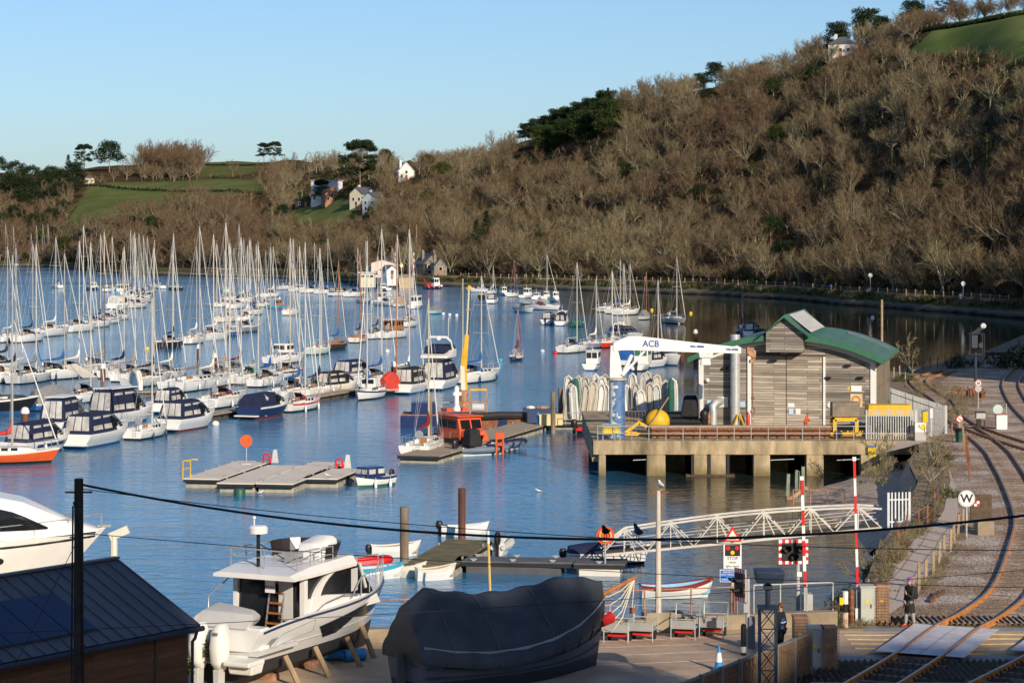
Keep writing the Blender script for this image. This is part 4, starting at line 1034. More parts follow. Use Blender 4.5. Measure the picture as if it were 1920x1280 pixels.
C(925,569,6.3,18,'white day boat with tall navy canopy at its bow, right-hand moorings',canv='navy',rails=False)
FB(945,554,5.5,-20,'white boat with slanted dark windows pointing left, right-hand moorings',hh=1.5,hl=.4)
S(963,556,487,6.8,40,'small white yacht with a bright blue furled sail',furl=CANV['blue'],mastm=WOOD,cover='blue',hood=None)
FB(987,559,6.8,20,'white wheelhouse fishing boat with two front windows behind the big motor yacht',hh=1.7)
C(985,586,7,150,'white motor yacht with royal blue windscreen cover and dark rubbing strake',stripe=BLACK,canv='white',can_h=1.1,anti='green',roof=WHITE)
FB(1006,562,5.8,10,'small low white cabin boat with three dark windows',hh=1.0,hl=.45,mast=1.2)
S(1021,581,477,8.8,130,'white yacht with dark red cockpit canopy and tall mast, right-hand moorings',cover='white',hood='maroon',sw=.9)
FB(1024,561,5.2,15,'tiny white cabin boat between the tall-masted yacht and the one at the right end',hh=1.2)
FB(1040,566,6.0,170,'white wheelhouse boat bow-on to us, right end of the far row',hh=1.7)
C(1031,608,6.2,15,'boat with navy canopy and outboard left of the white wheelhouse boat',canv='navy',outboards=1,rails=False)
FB(1054,610,6.2,10,'white wheelhouse boat with navy canopy behind and orange buoy alongside',anti='blue',hh=1.8,canv='navy')
CV(1083,613,4,40,'small dark green boat under a dark cover',hull=DGREEN,cov='green',peak=.7)
r=S(970,675,578,4.6,30,'small navy gaff boat with brown mast and red-brown sail, alone right of centre',hull=NAVY,stripe=CREAM,cover='maroon',hood=None,mastm=WOOD,cabin=CREAM,furl=CANV['maroon'],sw=.6)
S(1078,660,492,8.8,52,'white yacht with black and blue sprayhood in the sheltered water right of centre',cover=None,hood='blue',sw=.65)
S(1115,652,522,7.5,45,'grey-blue yacht with wooden mast and yellow buoys',hull=M('hull_greyblue',(.22,.26,.36),.5),cover='white',hood=None)
S(1145,650,508,9.0,40,'bright red-hulled yacht with white topsides stripe and blue sail cover',hull=RED,stripe=WHITE,cover='blue',hood=None,mastm=CREAM,dbl=True,cabin=WHITE)
C(1177,642,8.5,150,'white motor boat with black canopy and roll bar beside the red-hulled yacht',canv='black',arch=True,can_h=1.5)
S(1168,640,495,8.5,30,'cream ketch with orange lifebuoys partly hidden behind the motor boat with roll bar',hull=CREAM,cover='white',hood=None)
S(1145,584,508,9.0,62,'left of three yachts moored together below the far bank',cover='navy',hood=None,hull=GREYW)
S(1160,587,487,9.0,60,'middle of three yachts moored together below the far bank, blue furled sail',cover='blue',hood='blue',furl=CANV['blue'])
S(1178,590,495,9.5,64,'right of three yachts moored together below the far bank',cover='white',hood=None)
CV(1210,599,4.6,25,'grey boat under a dark cover with a tall orange-brown mast',hull=GREYW,cov='grey',mast_h=9.2,peak=1.3)
S(1266,606,483,9.2,160,'pale grey yacht bow-on with a pink buoy at its bow, far right moorings',hull=GREYW,cover='white',hood=None)
S(1232,676,525,8.0,30,'yacht whose hull is hidden behind the crane jib, only mast and rigging clear',cover='white',hood='grey')
FB(1111,693,5.4,10,'white cabin boat with turquoise waterline left of the crane',anti='blue',hull=WHITE,stripe=BLUE,hh=1.55,hl=.45,hw=.72,mast=.8)
S(1391,627,550,6.0,20,'small yacht with wooden mast rising above the shed roof',hull=NAVY,cover='navy',hood='navy',mastm=WOOD)
C(1413,631,5.5,40,'boat with navy cover peeping over the shed roof',canv='navy',rails=False)
CV(1430,632,4.5,30,'small boat with an orange mast just left of the shed lantern roof',mast_h=5.2,cov='navy',peak=.8)
CV(1178,684,6,20,'boat under a royal blue cover behind the crane jib',cov='blue',peak=1.5,hull=WHITE)
FB(1203,694,5.6,15,'white boat with square cabin and green-tinted windows behind the crane stay',hh=2.2,hl=.4,hw=.8,winm=M('green_glass',(.05,.16,.12),.2),out=1)
C(1230,688,6.0,48,'boat with dark grey canopy right of the square white cabin',canv='navy',rails=False)
C(1250,684,6.2,150,'white boat with a dark red canopy right of the crane',canv='maroon',vin=CANV['maroon'],rails=False)
S(20,716,465,10.5,62,'white yacht with long blue sail on its forestay at the left edge',cover='navy',hood='cream',furl=CANV['blue'],gear=True)
S(112,710,475,10.5,58,'white yacht with bright blue mainsail cover and blue dinghies on deck',cover='blue',hood='black')
S(188,699,436,10.0,52,'white yacht with tan stack cover and dark stripe, first pontoon row',cover='tan',hood='black',stripe=GREYW)
S(8,692,462,9,40,'yacht with black sail cover and hood, at the left edge behind the pontoon',cover='black',hood='black')
S(282,722,465,9.5,40,'grey-white yacht with dark sail cover beside the upright yellow-edged dinghy',hull=GREYW,cover='black',hood='black')
S(249,712,447,9.0,25,'cluttered white yacht behind the upright yellow-edged dinghy',hood='grey',cover='tan')
S(367,730,425,11.5,38,'largest high-sided white yacht on the pontoon with navy cockpit tent',cover='grey',hood=None,sw=.85,stripe=None)
S(418,716,418,10.5,32,'cream and white yacht with tan covers behind the largest pontoon yacht',cover='tan',hood='tan',hull=CREAM)
S(478,717,460,9.2,48,'white yacht with teal hood right of the tan-covered one',cover=None,hood='teal',mastm=ALU)
S(540,708,470,8.8,30,'white yacht with dark rubbing strake in mid channel',stripe=BLACK,cover='white',hood='black')
r=boat(539,680,24,'motor_sailer','white motor-sailer with wheelhouse windows behind the dark-straked yacht','motor sailer');sailboat(r,9,mtop(543,680,447),cover='black',hood=None,sw=.8)
mb=MB();mb.box((0,-1,1.95),(2,2.2,1.1),WHITE,taper=.88);wh=mb.build('wheelhouse',r,bevel=.05);mb=MB();mb.box((0,-2.1,2.05),(1.5,.06,.5),DARKGL);mb.box((1.0,-1,2.05),(.06,1.6,.5),DARKGL);mb.build('window',wh)
S(165,752,455,8.5,25,'white yacht with cream awning tilted over its boom, stern to us',cover=None,hood='navy')
r=boat(150,737,15,'awning','tilted cream canvas awning over the white yacht in the left marina','awning');mb=MB();mb.poly([(-1.4,-1.2,2.9),(1.1,-1.6,1.7),(1.5,1.0,1.6),(-1.0,1.2,3.0)]);mb.build('canvas',r,mat=CANV['cream'])
for a in ((143,706,452,9.5,34,'white yacht squeezed between the blue-covered and tan-covered yachts',{'cover':'white','hood':'navy'}),(228,706,463,9.0,30,'white yacht with navy sail cover right of the tan-covered one',{'cover':'navy','hood':None}),(62,716,458,9.5,30,'grey-sided yacht half hidden left of the blue-covered yacht',{'hull':GREYW,'cover':'grey'}),(318,712,470,9.0,34,'white yacht with black hood between the grey-white and the largest yacht',{'cover':'white','hood':'black'}),(447,708,445,10,32,'white yacht behind the teal-hooded one, maroon sail cover',{'cover':'maroon','hood':'grey'}),(503,722,463,8.5,30,'white yacht with navy hood left of the dark-straked yacht',{'cover':'blue','hood':'navy'}),(595,742,466,8.5,34,'white yacht with grey hood between the red-trimmed and black-canopied boats',{'cover':'navy','hood':'grey'}),(420,575,468,9,20,'white yacht furthest left behind the centre group',{'cover':'navy'}),(428,603,455,9.5,26,'cream yacht in the middle of the centre group',{'hull':CREAM,'cover':'tan'}),(478,590,458,9,30,'white yacht with blue cover right of the broad-sterned one',{'cover':'blue'}),(262,577,470,8.5,30,'grey yacht in front of the far left cluster',{'hull':GREYW,'cover':'white'}),(20,640,478,9,24,'white yacht left of the trot, nearest the edge of the photo',{'cover':'white','hood':None}),(395,725,440,9.5,34,'white yacht tight against the right side of the largest yacht',{'cover':'white','hood':'grey'})):
 S(*a[:6],**a[6])
C(-18,773,9.0,82,'low black and white sports cruiser with green awning at the left edge',hull=BLACK,stripe=WHITE,canv='green',can_h=1.0,windscreen=True,vin=DARKGL)
r=boat(108,768,42,'covered_boat','royal blue motor boat under a large grey tent cover','boat');covered(r,6.0,hull=BLUE,cov='grey',stripe=CREAM,peak=1.7)
C(235,792,9.0,38,'large white cruiser with tall navy canopy and white hard top',canv='navy',can_h=2.05,roof=WHITE)
C(128,808,7.8,20,'white hard-topped boat with curtained clear panels and twin outboards',canv='navy',roof=WHITE,can_h=1.95,outboards=2)
C(188,832,9.2,26,'broad white cruiser with navy-edged clear canopy, front of the left marina',canv='navy',can_h=1.55,fend=0,arch=False)
C(79,848,8.0,30,'white cruiser with blue hull flash and navy canopy beside the orange yacht',canv='navy',low=NAVY,can_h=1.45,fend=1)
r=S(6,868,560,8.0,80,'bright orange-red yacht hull cut by the left edge',hull=ORANGE,stripe=CREAM,cover='red',hood=None,cabin=CREAM)
S(280,819,560,6.6,32,'small white yacht with brown hatch and solar panel, right of the broad cruiser',cover=None,hood=None,sw=.85,boom=True)
C(358,803,8.2,32,'white cruiser with square navy canopy at the head of the pontoon',canv='navy',can_h=1.5,fend=0,anti='red')
C(325,772,6,25,'small navy-canopied boat hidden behind the square navy canopy',canv='navy',rails=False)
S(425,760,457,9.5,30,'cluttered white yacht with red cockpit canopy on the pontoon',hood='maroon',cover=None,stripe=CREAM)
r=C(502,780,8,32,'navy-hulled motor boat with navy cover on the pontoon',hull=NAVY,stripe=WHITE,canv='navy',vin=CANV['navy'],can_h=1.2,anti='red')
r=boat(478,783,20,'inflatable_dinghy','grey inflatable dinghy hung upright on the stern of the navy-hulled boat','inflatable dinghy')
mb=MB();mb.path([(-1.4,-.2,.5),(-1.4,-.2,1.1),(-1.2,-.2,1.75),(-.4,-.2,1.9),(1.0,-.2,1.85),(1.4,-.2,1.7)],[.2,.27,.28,.28,.27,.15],TUBEG,8);mb.path([(-1.4,-.2,.55),(-1.1,-.2,.3),(1.2,-.2,.32)],[.2,.27,.18],TUBEG,8);mb.build('tube',r,smooth=True);mb=MB();mb.box((0,-.1,1.05),(2.4,.08,1.3),TUBEG);mb.build('floor',r)
S(567,768,455,7.5,42,'small white yacht with red trim, red hatch and orange horseshoe buoy',stripe=RED,hood='maroon',cover=None,anti='black')
C(634,737,8.2,45,'white cruiser with grey-black canopy and life ring on the pontoon',canv='black',can_h=1.35)
C(668,715,8.0,38,'white cruiser with rounded navy canopy behind the black-canopied one',canv='navy',can_h=1.5)
r=boat(692,747,195,'motor_sailer','white wooden-masted motor-sailer with blue gunwale, bow towards us','motor sailer');sailboat(r,7.5,mtop(687,747,452),stripe=NAVY,cover='blue',hood=None,cabin=WHITE,dbl=True,mastm=ALU)
mb=MB();mb.box((0,-.5,1.6),(1.6,1.8,.9),WHITE,taper=.85);wh=mb.build('wheelhouse',r,bevel=.05);mb=MB();mb.box((0,.36,1.72),(1.2,.06,.42),DARKGL);mb.build('window',wh)
CV(738,739,4.2,32,'black-hulled boat under a bright red tent cover with orange-brown mast',hull=BLACK,stripe=CREAM,cov='red',mast_h=15.5,peak=1.7,mastm=WOOD)
C(777,735,8.0,28,'white cruiser with dark grey canopy left of the flybridge yacht',canv='black',can_h=1.7)
S(762,722,430,10.5,40,'white yacht with tall mast and white sail cover behind the dark-canopied cruiser',cover='white',hood='grey')
S(710,722,430,10,42,'white yacht with wind turbine and blue cover behind the motor-sailer',cover='blue',hood='navy')
S(896,715,517,10.5,55,'white ketch with blue covers moored right of the flybridge yacht',cover='blue',hood='blue',mizzen=11.5)
S(556,745,462,9,40,'white yacht with navy canopy behind the red-trimmed one',hood='navy',cover='blue')
r=C(832,727,9.6,22,'white flybridge motor yacht with navy screens and domed radar arch',canv='navy',can_h=2.1,roof=WHITE)
mb=MB();zf=3.35;rings=[]
for y,w,hh in ((-4.0,2.9,.25),(-2.0,3.0,.75),(.3,2.6,.85),(1.4,1.8,.2)):rings.append([(-w/2,y,zf),(-w/2*1.02,y,zf+hh),(w/2*1.02,y,zf+hh),(w/2,y,zf)])
mb.loft(rings,WHITE);fbm=mb.build('flybridge',r,bevel=.05)
mb=MB();mb.path([(-1.35,-1.2,zf+.7),(-1.3,-2.0,zf+1.7),(-.9,-2.2,zf+2.15),(.9,-2.2,zf+2.15),(1.3,-2.0,zf+1.7),(1.35,-1.2,zf+.7)],.13,WHITE,6);mb.sphere((0,-2.2,zf+2.0),.3,WHITE);mb.tube((1.1,-2.2,zf+2.1),(1.1,-2.2,zf+4.2),.03,None,WHITE,4);mb.build('radar_arch',fbm,smooth=True)
mb=MB();mb.loft([[(-1.3,.2,zf+.8),(1.3,.2,zf+.8)],[(-1.2,-.4,zf+1.35),(1.2,-.4,zf+1.35)]],CANV['navy'],closed=False,cap0=False,cap1=False);canopy(mb,-3.6,-.3,2.3,2.2,zf+.6,.8,.6,CANV['navy']);mb.build('cover',fbm,smooth=True)
r=boat(253,741,60,'inflatable_dinghy','white inflatable dinghy with yellow edge stood upright on a stern','inflatable dinghy')
YEL=M('paint_yellow',(.75,.48,.02),.5)
mb=MB();mb.path([(-1.3,0,1.2),(-.9,0,2.0),(0,0,2.5),(.9,0,2.3),(1.5,0,1.4),(1.6,0,.6)],[.2,.28,.3,.3,.28,.2],WHITE,8);mb.build('tube',r,smooth=True)
mb=MB();mb.path([(-1.35,0,1.5),(-.95,0,2.28),(0,0,2.8),(.95,0,2.58),(1.7,0,1.6)],.07,YEL,6);mb.build('rubbing_strake',r);mb=MB();mb.poly([(-1.2,.02,1.0),(1.5,.02,.6),(1.2,.02,1.7),(0,.02,2.3),(-.9,.02,1.9)],WHITE);mb.build('floor',r)
GZ=2.30
CONC=M('quay_concrete',(.56,.43,.30),.9,var=.18,scale=.8,bump=.2,dirt=.35)
CONCW=M('wall_concrete',(.30,.245,.17),.9,var=.25,scale=1.2,bump=.3,dirt=.5)
PIERC=M('pier_concrete',(.42,.33,.20),.9,var=.35,scale=1.6,bump=.3,dirt=.85,stretch=(1,1,.28))
def tide(m,z0,z1,col):
 nt=m.node_tree;b=nt.nodes['Principled BSDF'];src=b.inputs['Base Color'].links[0].from_socket;tc=nt.nodes.new('ShaderNodeNewGeometry');sp=nt.nodes.new('ShaderNodeSeparateXYZ');nt.links.new(tc.outputs['Position'],sp.inputs[0])
 n=nt.nodes.new('ShaderNodeTexNoise');n.inputs['Scale'].default_value=2;n.inputs['Detail'].default_value=6;nt.links.new(tc.outputs['Position'],n.inputs['Vector']);a=nt.nodes.new('ShaderNodeMath');a.operation='MULTIPLY_ADD';a.inputs[1].default_value=-.7;nt.links.new(n.outputs['Fac'],a.inputs[0]);nt.links.new(sp.outputs['Z'],a.inputs[2])
 r=nt.nodes.new('ShaderNodeMapRange');r.inputs['From Min'].default_value=z0;r.inputs['From Max'].default_value=z1;r.inputs['To Min'].default_value=.9;r.inputs['To Max'].default_value=0;nt.links.new(a.outputs[0],r.inputs['Value']);x=nt.nodes.new('ShaderNodeMix');x.data_type='RGBA';nt.links.new(r.outputs[0],x.inputs['Factor']);nt.links.new(src,x.inputs['A']);x.inputs['B'].default_value=(*col,1);nt.links.new(x.outputs['Result'],b.inputs['Base Color'])
tide(PIERC,-.3,.45,(.16,.12,.045))
ASPH=M('road_asphalt',(.50,.36,.245),.9,var=.15,scale=1.5,bump=.15,dirt=.3)
PATHM=M('path_gravel',(.52,.43,.36),.95,var=.22,scale=9,bump=.3)
SOIL=M('rough_soil',(.25,.185,.115),.95,var=.4,scale=1.3,bump=.5,dirt=.4)
SAND=M('beach_shingle',(.50,.38,.29),.95,var=.3,scale=3.5,bump=.5,dirt=.4)
LINEW=M('line_white',(.55,.50,.44),.8,var=.2,scale=4)
LINEY=M('line_yellow',(.50,.40,.20),.8,var=.2,scale=4)
GALV=M('galvanised',(.48,.50,.50),.45,metal=.35,var=.12,scale=4)
RUSTP=M('rusty_steel',(.22,.085,.04),.8,var=.45,scale=5)
RUST2=M('rust_paint',(.38,.20,.12),.8,var=.4,scale=4)
TIMB=M('post_timber',(.34,.25,.15),.85,var=.25,scale=4,stretch=(1,1,.2))
TIMBD=M('dark_timber',(.10,.07,.045),.9,var=.3,scale=4)
GREYP=M('grey_paint',(.42,.42,.40),.6,var=.1,dirt=.2)
STEELD=M('dark_steel',(.03,.04,.06),.6,var=.2)
WHITEP=M('white_paint',(.78,.77,.73),.5,var=.06,scale=3,dirt=.12)
SIGNW=M('sign_white',(.80,.80,.78),.4,var=.03);SIGNR=M('sign_red',(.62,.02,.02),.4,var=.05);SIGNB=M('sign_blue',(.02,.16,.55),.4,var=.05);SIGNY=M('sign_yellow',(.80,.55,.01),.4,var=.05);SIGNK=M('sign_black',(.012,.012,.012),.5)
YELM=M('machine_yellow',(.72,.42,.015),.5,var=.12,scale=3,dirt=.25)
TXT=M('text_blue',(.015,.07,.35),.5)
def ballast_mat():
 m=bpy.data.materials.new('railway_ballast');m.use_nodes=True;nt=m.node_tree;b=nt.nodes['Principled BSDF'];b.inputs['Roughness'].default_value=.95;b.inputs['Specular IOR Level'].default_value=.1
 tc=nt.nodes.new('ShaderNodeTexCoord');v=nt.nodes.new('ShaderNodeTexVoronoi');v.inputs['Scale'].default_value=12;nt.links.new(tc.outputs['Object'],v.inputs['Vector'])
 r=nt.nodes.new('ShaderNodeValToRGB');cr=r.color_ramp;cr.elements[0].color=(.30,.235,.19,1);cr.elements[1].color=(.74,.64,.56,1);e=cr.elements.new(.5);e.color=(.54,.445,.375,1)
 sep=nt.nodes.new('ShaderNodeSeparateColor');nt.links.new(v.outputs['Color'],sep.inputs[0]);nt.links.new(sep.outputs[0],r.inputs['Fac'])
 n=nt.nodes.new('ShaderNodeTexNoise');n.inputs['Scale'].default_value=.35;n.inputs['Detail'].default_value=5;nt.links.new(tc.outputs['Object'],n.inputs['Vector'])
 r2=nt.nodes.new('ShaderNodeValToRGB');r2 .color_ramp.elements[0].position=.42;r2 .color_ramp.elements[0].color=(.62,.52,.42,1);r2 .color_ramp.elements[1].position=.6;r2 .color_ramp.elements[1].color=(1,1,1,1);nt.links.new(n.outputs['Fac'],r2 .inputs['Fac'])
 mx=nt.nodes.new('ShaderNodeMix');mx.data_type='RGBA';mx.blend_type='MULTIPLY';mx.inputs['Factor'].default_value=1;nt.links.new(r.outputs['Color'],mx.inputs['A']);nt.links.new(r2 .outputs['Color'],mx.inputs['B']);nt.links.new(mx.outputs['Result'],b.inputs['Base Color'])
 bp=nt.nodes.new('ShaderNodeBump');bp.inputs['Strength'].default_value=.8;bp.inputs['Distance'].default_value=.06;nt.links.new(v.outputs['Distance'],bp.inputs['Height']);nt.links.new(bp.outputs[0],b.inputs['Normal'])
 return m
BALL=ballast_mat()
EDGE=[(-80,95),(-15.8,95),(-15.8,80.0),(-5.5,80.3),(11.8,84.2),(13.2,86.5),(14.0,93.5),(16.4,105),(18.4,113),(20.4,121),(23.0,133),(24.6,146),(26.4,152),(27.6,160),(29.2,176),(31.0,195),(33.5,215),(38,240),(45,252),(51,268),(56.6,281),(67,314),(88,380),(100,430),(114,452)]
def structure(mb,name,mat=None,**k):
 o=mb.build(name,mat=mat,**k);o['kind']='structure';return o
mb=MB();mb.prism(EDGE+[(260,452),(260,-30),(-80,-30)],-2.0,GZ,SOIL);structure(mb,'ground')
def sheet(name,poly,z,mat):
 mb=MB();mb.poly([(x,y,z) for x,y in poly],mat);return structure(mb,name)
sheet('yard',[(-60,40),(7.3,40),(7.3,74.0),(9.0,84.4),(9,83.55),(-5.5,80.3),(-15.7,80.1),(-15.7,94.5),(-60,94.5)][0:3]+[(10.4,77.0),(11.4,84.0),(-5.5,80.35),(-15.7,80.1),(-15.7,94.5),(-60,94.5)],GZ+.004,CONC)
sheet('road',[(-3,72.5),(7,76.2),(12,77.4),(45,77.4),(45,83.4),(12,83.4),(4,81.6),(-3,79.5)],GZ+.010,ASPH)
mb=MB()
for a,b,w in (((1.5,80.4),(10.6,82.6),.10),((2.0,79.4),(11,81.2),.10),((1.0,77.6),(9.0,79.4),.10),((-2,75.2),(8,77.6),.10),((11.5,82.75),(14,82.75),.12)):mb.bar((*a,GZ+.013),(*b,GZ+.013),w,.004)
mb.path([(1.6+1.2*math.cos(a),77.0+.55*math.sin(a),GZ+.014) for a in [i*PI/12 for i in range(25)]],.03)
structure(mb,'road_marking',LINEW)
mb=MB()
for k in range(5):y=78.3+k*.95;mb.path([(11.6+.35*j,y+.10*math.sin(j*.3+k),GZ+.014) for j in range(24)],.04)
structure(mb,'crossing_marking',LINEY)
BLUEG=M('footway_grey',(.26,.29,.31),.8,var=.15,scale=3)
mb=MB();mb.box((19,83.15,GZ+.013),(13,.7,.006));mb.box((17,77.7,GZ+.013),(14,.5,.006));structure(mb,'footway',BLUEG)
def beach():
 top=[(27.5,160),(26.2,152),(24.7,146),(23.6,139),(22.9,133),(21.6,126),(20.2,120.5)]
 bot=[(24.0,161),(20.5,154),(16.6,147),(16.6,142),(17.6,136),(18.3,128),(18.0,120)]
 mb=MB();rows=[]
 for i in range(25):
  u=i/24*6;k=min(int(u),5);t=u-k;a=Vector(top[k]).lerp(Vector(top[k+1]),t);b=Vector(bot[k]).lerp(Vector(bot[k+1]),t);r=[]
  for j in range(14):
   s=j/13;p=a.lerp(b,s);z=GZ+.03-(1.25*min(1,s*13)+1.3*s**1.5)+.10*mnoise.noise((p.x*.7,p.y*.5,0))*(1 if 0<j else 0)
   r.append((p.x,p.y,z))
  rows.append(r)
 mb.loft(rows,SAND,closed=False,cap0=False,cap1=False);structure(mb,'beach',smooth=True)
beach()
PL=[(1668,1168),(1664,1087),(1673,1056),(1704,1025),(1723,1000),(1751,984),(1770,956),(1782,900),(1776,871),(1768,833),(1755,822),(1700,838),(1650,850)]
PR=[(1715,1168),(1724,1103),(1736,1090),(1750,1080),(1770,1047),(1789,1020),(1807,994),(1818,905),(1812,860),(1806,833),(1800,800),(1752,795),(1700,822)]
pl=[W(x,y,GZ+.02).xy for x,y in PL];pr=[W(x,y,GZ+.02).xy for x,y in PR]
mb=MB()
for i in range(len(pl)-1):mb.poly([(*pl[i],GZ+.016),(*pr[i],GZ+.016),(*pr[i+1],GZ+.016),(*pl[i+1],GZ+.016)],PATHM)
structure(mb,'footpath')
A_=[(10.3,72.3),(12.7,77.5),(15.0,83),(16.45,85.9),(18.8,92),(22.0,104),(24.6,115),(27.2,130),(28.9,141),(30.2,150),(31.2,160),(31.9,170)]
def off(pts,w):
 out=[]
 for i,p in enumerate(pts):
  a=Vector(pts[max(0,i-1)]);b=Vector(pts[min(len(pts)-1,i+1)]);t=(b-a).normalized();out.append((p[0]+t.y*w,p[1]-t.x*w))
 return out
mb=MB();AB=[(15.25,83.65)]+A_[3:];l=off(AB,-2.7);c_=off(AB,-.9)
for i in range(len(AB)-1):
 ya,yb=max(83.65,c_[i][1]-8),max(83.65,c_[i+1][1]-8);a0=(l[i][0],max(83.65,l[i][1]));mb.poly([(*a0,GZ+.012),(c_[i][0],max(83.65,c_[i][1]),GZ+.085),(*c_[i+1],GZ+.085),(*l[i+1],GZ+.012)],BALL);mb.poly([(c_[i][0],max(83.65,c_[i][1]),GZ+.085),(60,ya,GZ+.085),(60,yb,GZ+.085),(*c_[i+1],GZ+.085)],BALL)
mb.poly([(*c_[-1],GZ+.085),(60,162,GZ+.085),(75,262,GZ+.085),(48,250,GZ+.085),(36,205,GZ+.085)],BALL)
structure(mb,'ballast_bed')
mb=MB();mb.poly([(10.3,40,GZ+.02),(45,40,GZ+.02),(45,77.3,GZ+.02),(11.7,77.3,GZ+.02),(9.6,74.4,GZ+.02),(7.6,66,GZ+.02)],BALL);structure(mb,'ballast_near')
RAILS=M('rail_side_rust',(.50,.20,.05),.7,var=.3,scale=4);RAILT=M('rail_top',(.34,.25,.18),.35,metal=.6,var=.2)
SLEEP=M('sleeper_timber',(.22,.165,.125),.9,var=.35,scale=4)
def smooth_path(pts,step):
 P=[Vector(p) for p in pts];out=[]
 for i in range(len(P)-1):
  p0=P[max(i-1,0)];p1=P[i];p2=P[i+1];p3=P[min(i+2,len(P)-1)];n=max(1,int((p2-p1).length/step))
  for k in range(n):
   t=k/n;out.append(.5*((2*p1)+(-p0+p2)*t+(2*p0-5*p1+4*p2-p3)*t*t+(-p0+3*p1-3*p2+p3)*t**3))
 out.append(P[-1]);return out
sleeper_me=None
def track(label,left,gauge=1.5,sleepers=True,skip=None):
 global sleeper_me
 c=smooth_path(off(left,gauge/2),1.0);t=thing('railway_track',label,'railway track',(c[0].x,c[0].y,GZ));o0=Vector((c[0].x,c[0].y,GZ))
 for w in (-gauge/2,gauge/2):
  pts=[Vector((*p,0)) for p in off([tuple(p) for p in c],w)];rings=[]
  for i,p in enumerate(pts):
   d=(pts[min(i+1,len(pts)-1)]-pts[max(i-1,0)]).normalized();s=Vector((d.y,-d.x,0));p=p-Vector((o0 .x,o0 .y,0))
   rings.append([p+s*a+Vector((0,0,b)) for a,b in ((-.09,.05),(-.03,.11),(-.048,.21),(-.045,.25),(.045,.25),(.048,.21),(.03,.11),(.09,.05))])
  mb=MB();mb.loft(rings,None,matf=lambda i,k:RAILT if k==3 else RAILS);mb.mats.sort(key=lambda m:0);mb.build('rail',t)
 if sleepers:
  if sleeper_me is None:
   mb=MB();mb.box((0,0,.065),(2.4,.2,.09),SLEEP);ob=mb.build('sleeper');sleeper_me=ob.data;bpy.data.objects.remove(ob)
  cs=smooth_path([tuple(p) for p in c],.74);k=0;rest=MB()
  for i,p in enumerate(cs):
   if skip and skip[0]<p.y<skip[1]:continue
   d=(cs[min(i+1,len(cs)-1)]-cs[max(i-1,0)]);a=math.atan2(d.y,d.x)-PI/2
   if k<98:
    o=bpy.data.objects.new('sleeper',sleeper_me);COL.objects.link(o);o.parent=t;o.location=(p.x-o0 .x,p.y-o0 .y,0);o.rotation_euler.z=a
   else:rest.box((p.x-o0 .x,p.y-o0 .y,.055),(2.5,.26,.09),SLEEP,rz=a)
   k+=1
  if rest.v:r=rest.build('sleeper',t);r['kind']='stuff'
 return t
SK=(77.2,83.8)
track('rusty railway track sweeping past the footpath from the level crossing to the sheds',A_[0:1] and [(5.5,62),(8.0,67.5)]+A_,skip=SK)
T2=[(9.0,62.5),(12.0,68.3),(14.15,72.3),(18.2,79.8),(22.6,91.5),(26,103),(29.2,118),(32.6,132),(34.9,147),(36.6,161),(38.4,176),(41.6,197),(46.7,223),(54.8,251),(66,276),(84,310)]
track('railway track curving away to the right behind the white relay cabinet',T2,skip=SK)
track('railway turnout leading from the right-hand track towards the boathouse',[(34.4,136),(33.6,146),(32.9,154),(32.4,163),(32.3,172)],sleepers=True)
track('rusty siding track winding behind the boathouse into the shade',[(32.3,172),(33.3,183),(35.2,196),(36.4,212),(38.5,226),(44,240)])
PANEL=M('crossing_panel',(.66,.63,.64),.75,var=.12,scale=3,dirt=.2)
def panels(name,left,label):
 L=smooth_path(left,.5);L=[p for p in L if 77.4<p.y<83.5];t=thing(name,label,'crossing panel',(L[0].x,L[0].y,GZ));o0=L[0]
 Lp=[tuple(p) for p in L]
 for a,b in ((-.75,-.09),(.07,.74),(.76,1.43),(1.59,2.25)):
  p,q=off(Lp,a),off(Lp,b);mb=MB()
  for i in range(len(p)-1):mb.poly([(p[i][0]-o0 .x,p[i][1]-o0 .y,.215),(q[i][0]-o0 .x,q[i][1]-o0 .y,.215),(q[i+1][0]-o0 .x,q[i+1][1]-o0 .y,.215),(p[i+1][0]-o0 .x,p[i+1][1]-o0 .y,.215)],PANEL)
  mb.build('panel',t)
panels('crossing_deck',A_,'pale grey panels filling the nearer-left track on the level crossing');panels('crossing_deck',T2,'pale grey panels filling the right-hand track at the level crossing')
def guard(x0,x1,y,depth,label,up):
 t=thing('trespass_guard',label,'trespass guard',(x0,y,GZ));mb=MB();n=int((x1-x0)/.21)
 for i in range(n):
  x=i*.21;mb.prism([(x-.09,.03),(x+.09,.03),(x+.01,.15)],0,depth,TIMBD,axis='Y')
 mb.build('timber_comb',t)
guard(13.2,22.5,84.0,1.5,'dark saw-toothed timber guard beyond the level crossing',1);guard(8.6,20.5,73.4,3.4,'dark saw-toothed timber guard in the shade before the level crossing',0)
def wall():
 t=thing('quay_wall','low weathered concrete wall along the water edge of the yard','wall',(-15.6,80.2,GZ));o=Vector((-15.6,80.2))
 for a,b,h in (((-15.6,80.2),(-5.5,80.4),.5),((-5.5,80.4),(4.6,82.6),.5),((4.6,82.6),(6.0,82.9),.72),((6.0,82.9),(11.6,84.1),.55)):
  mb=MB();mb.bar((a[0]-o.x,a[1]-o.y,h/2),(b[0]-o.x,b[1]-o.y,h/2),.45,h,CONCW);mb.build('wall_section',t,bevel=.03)
wall()
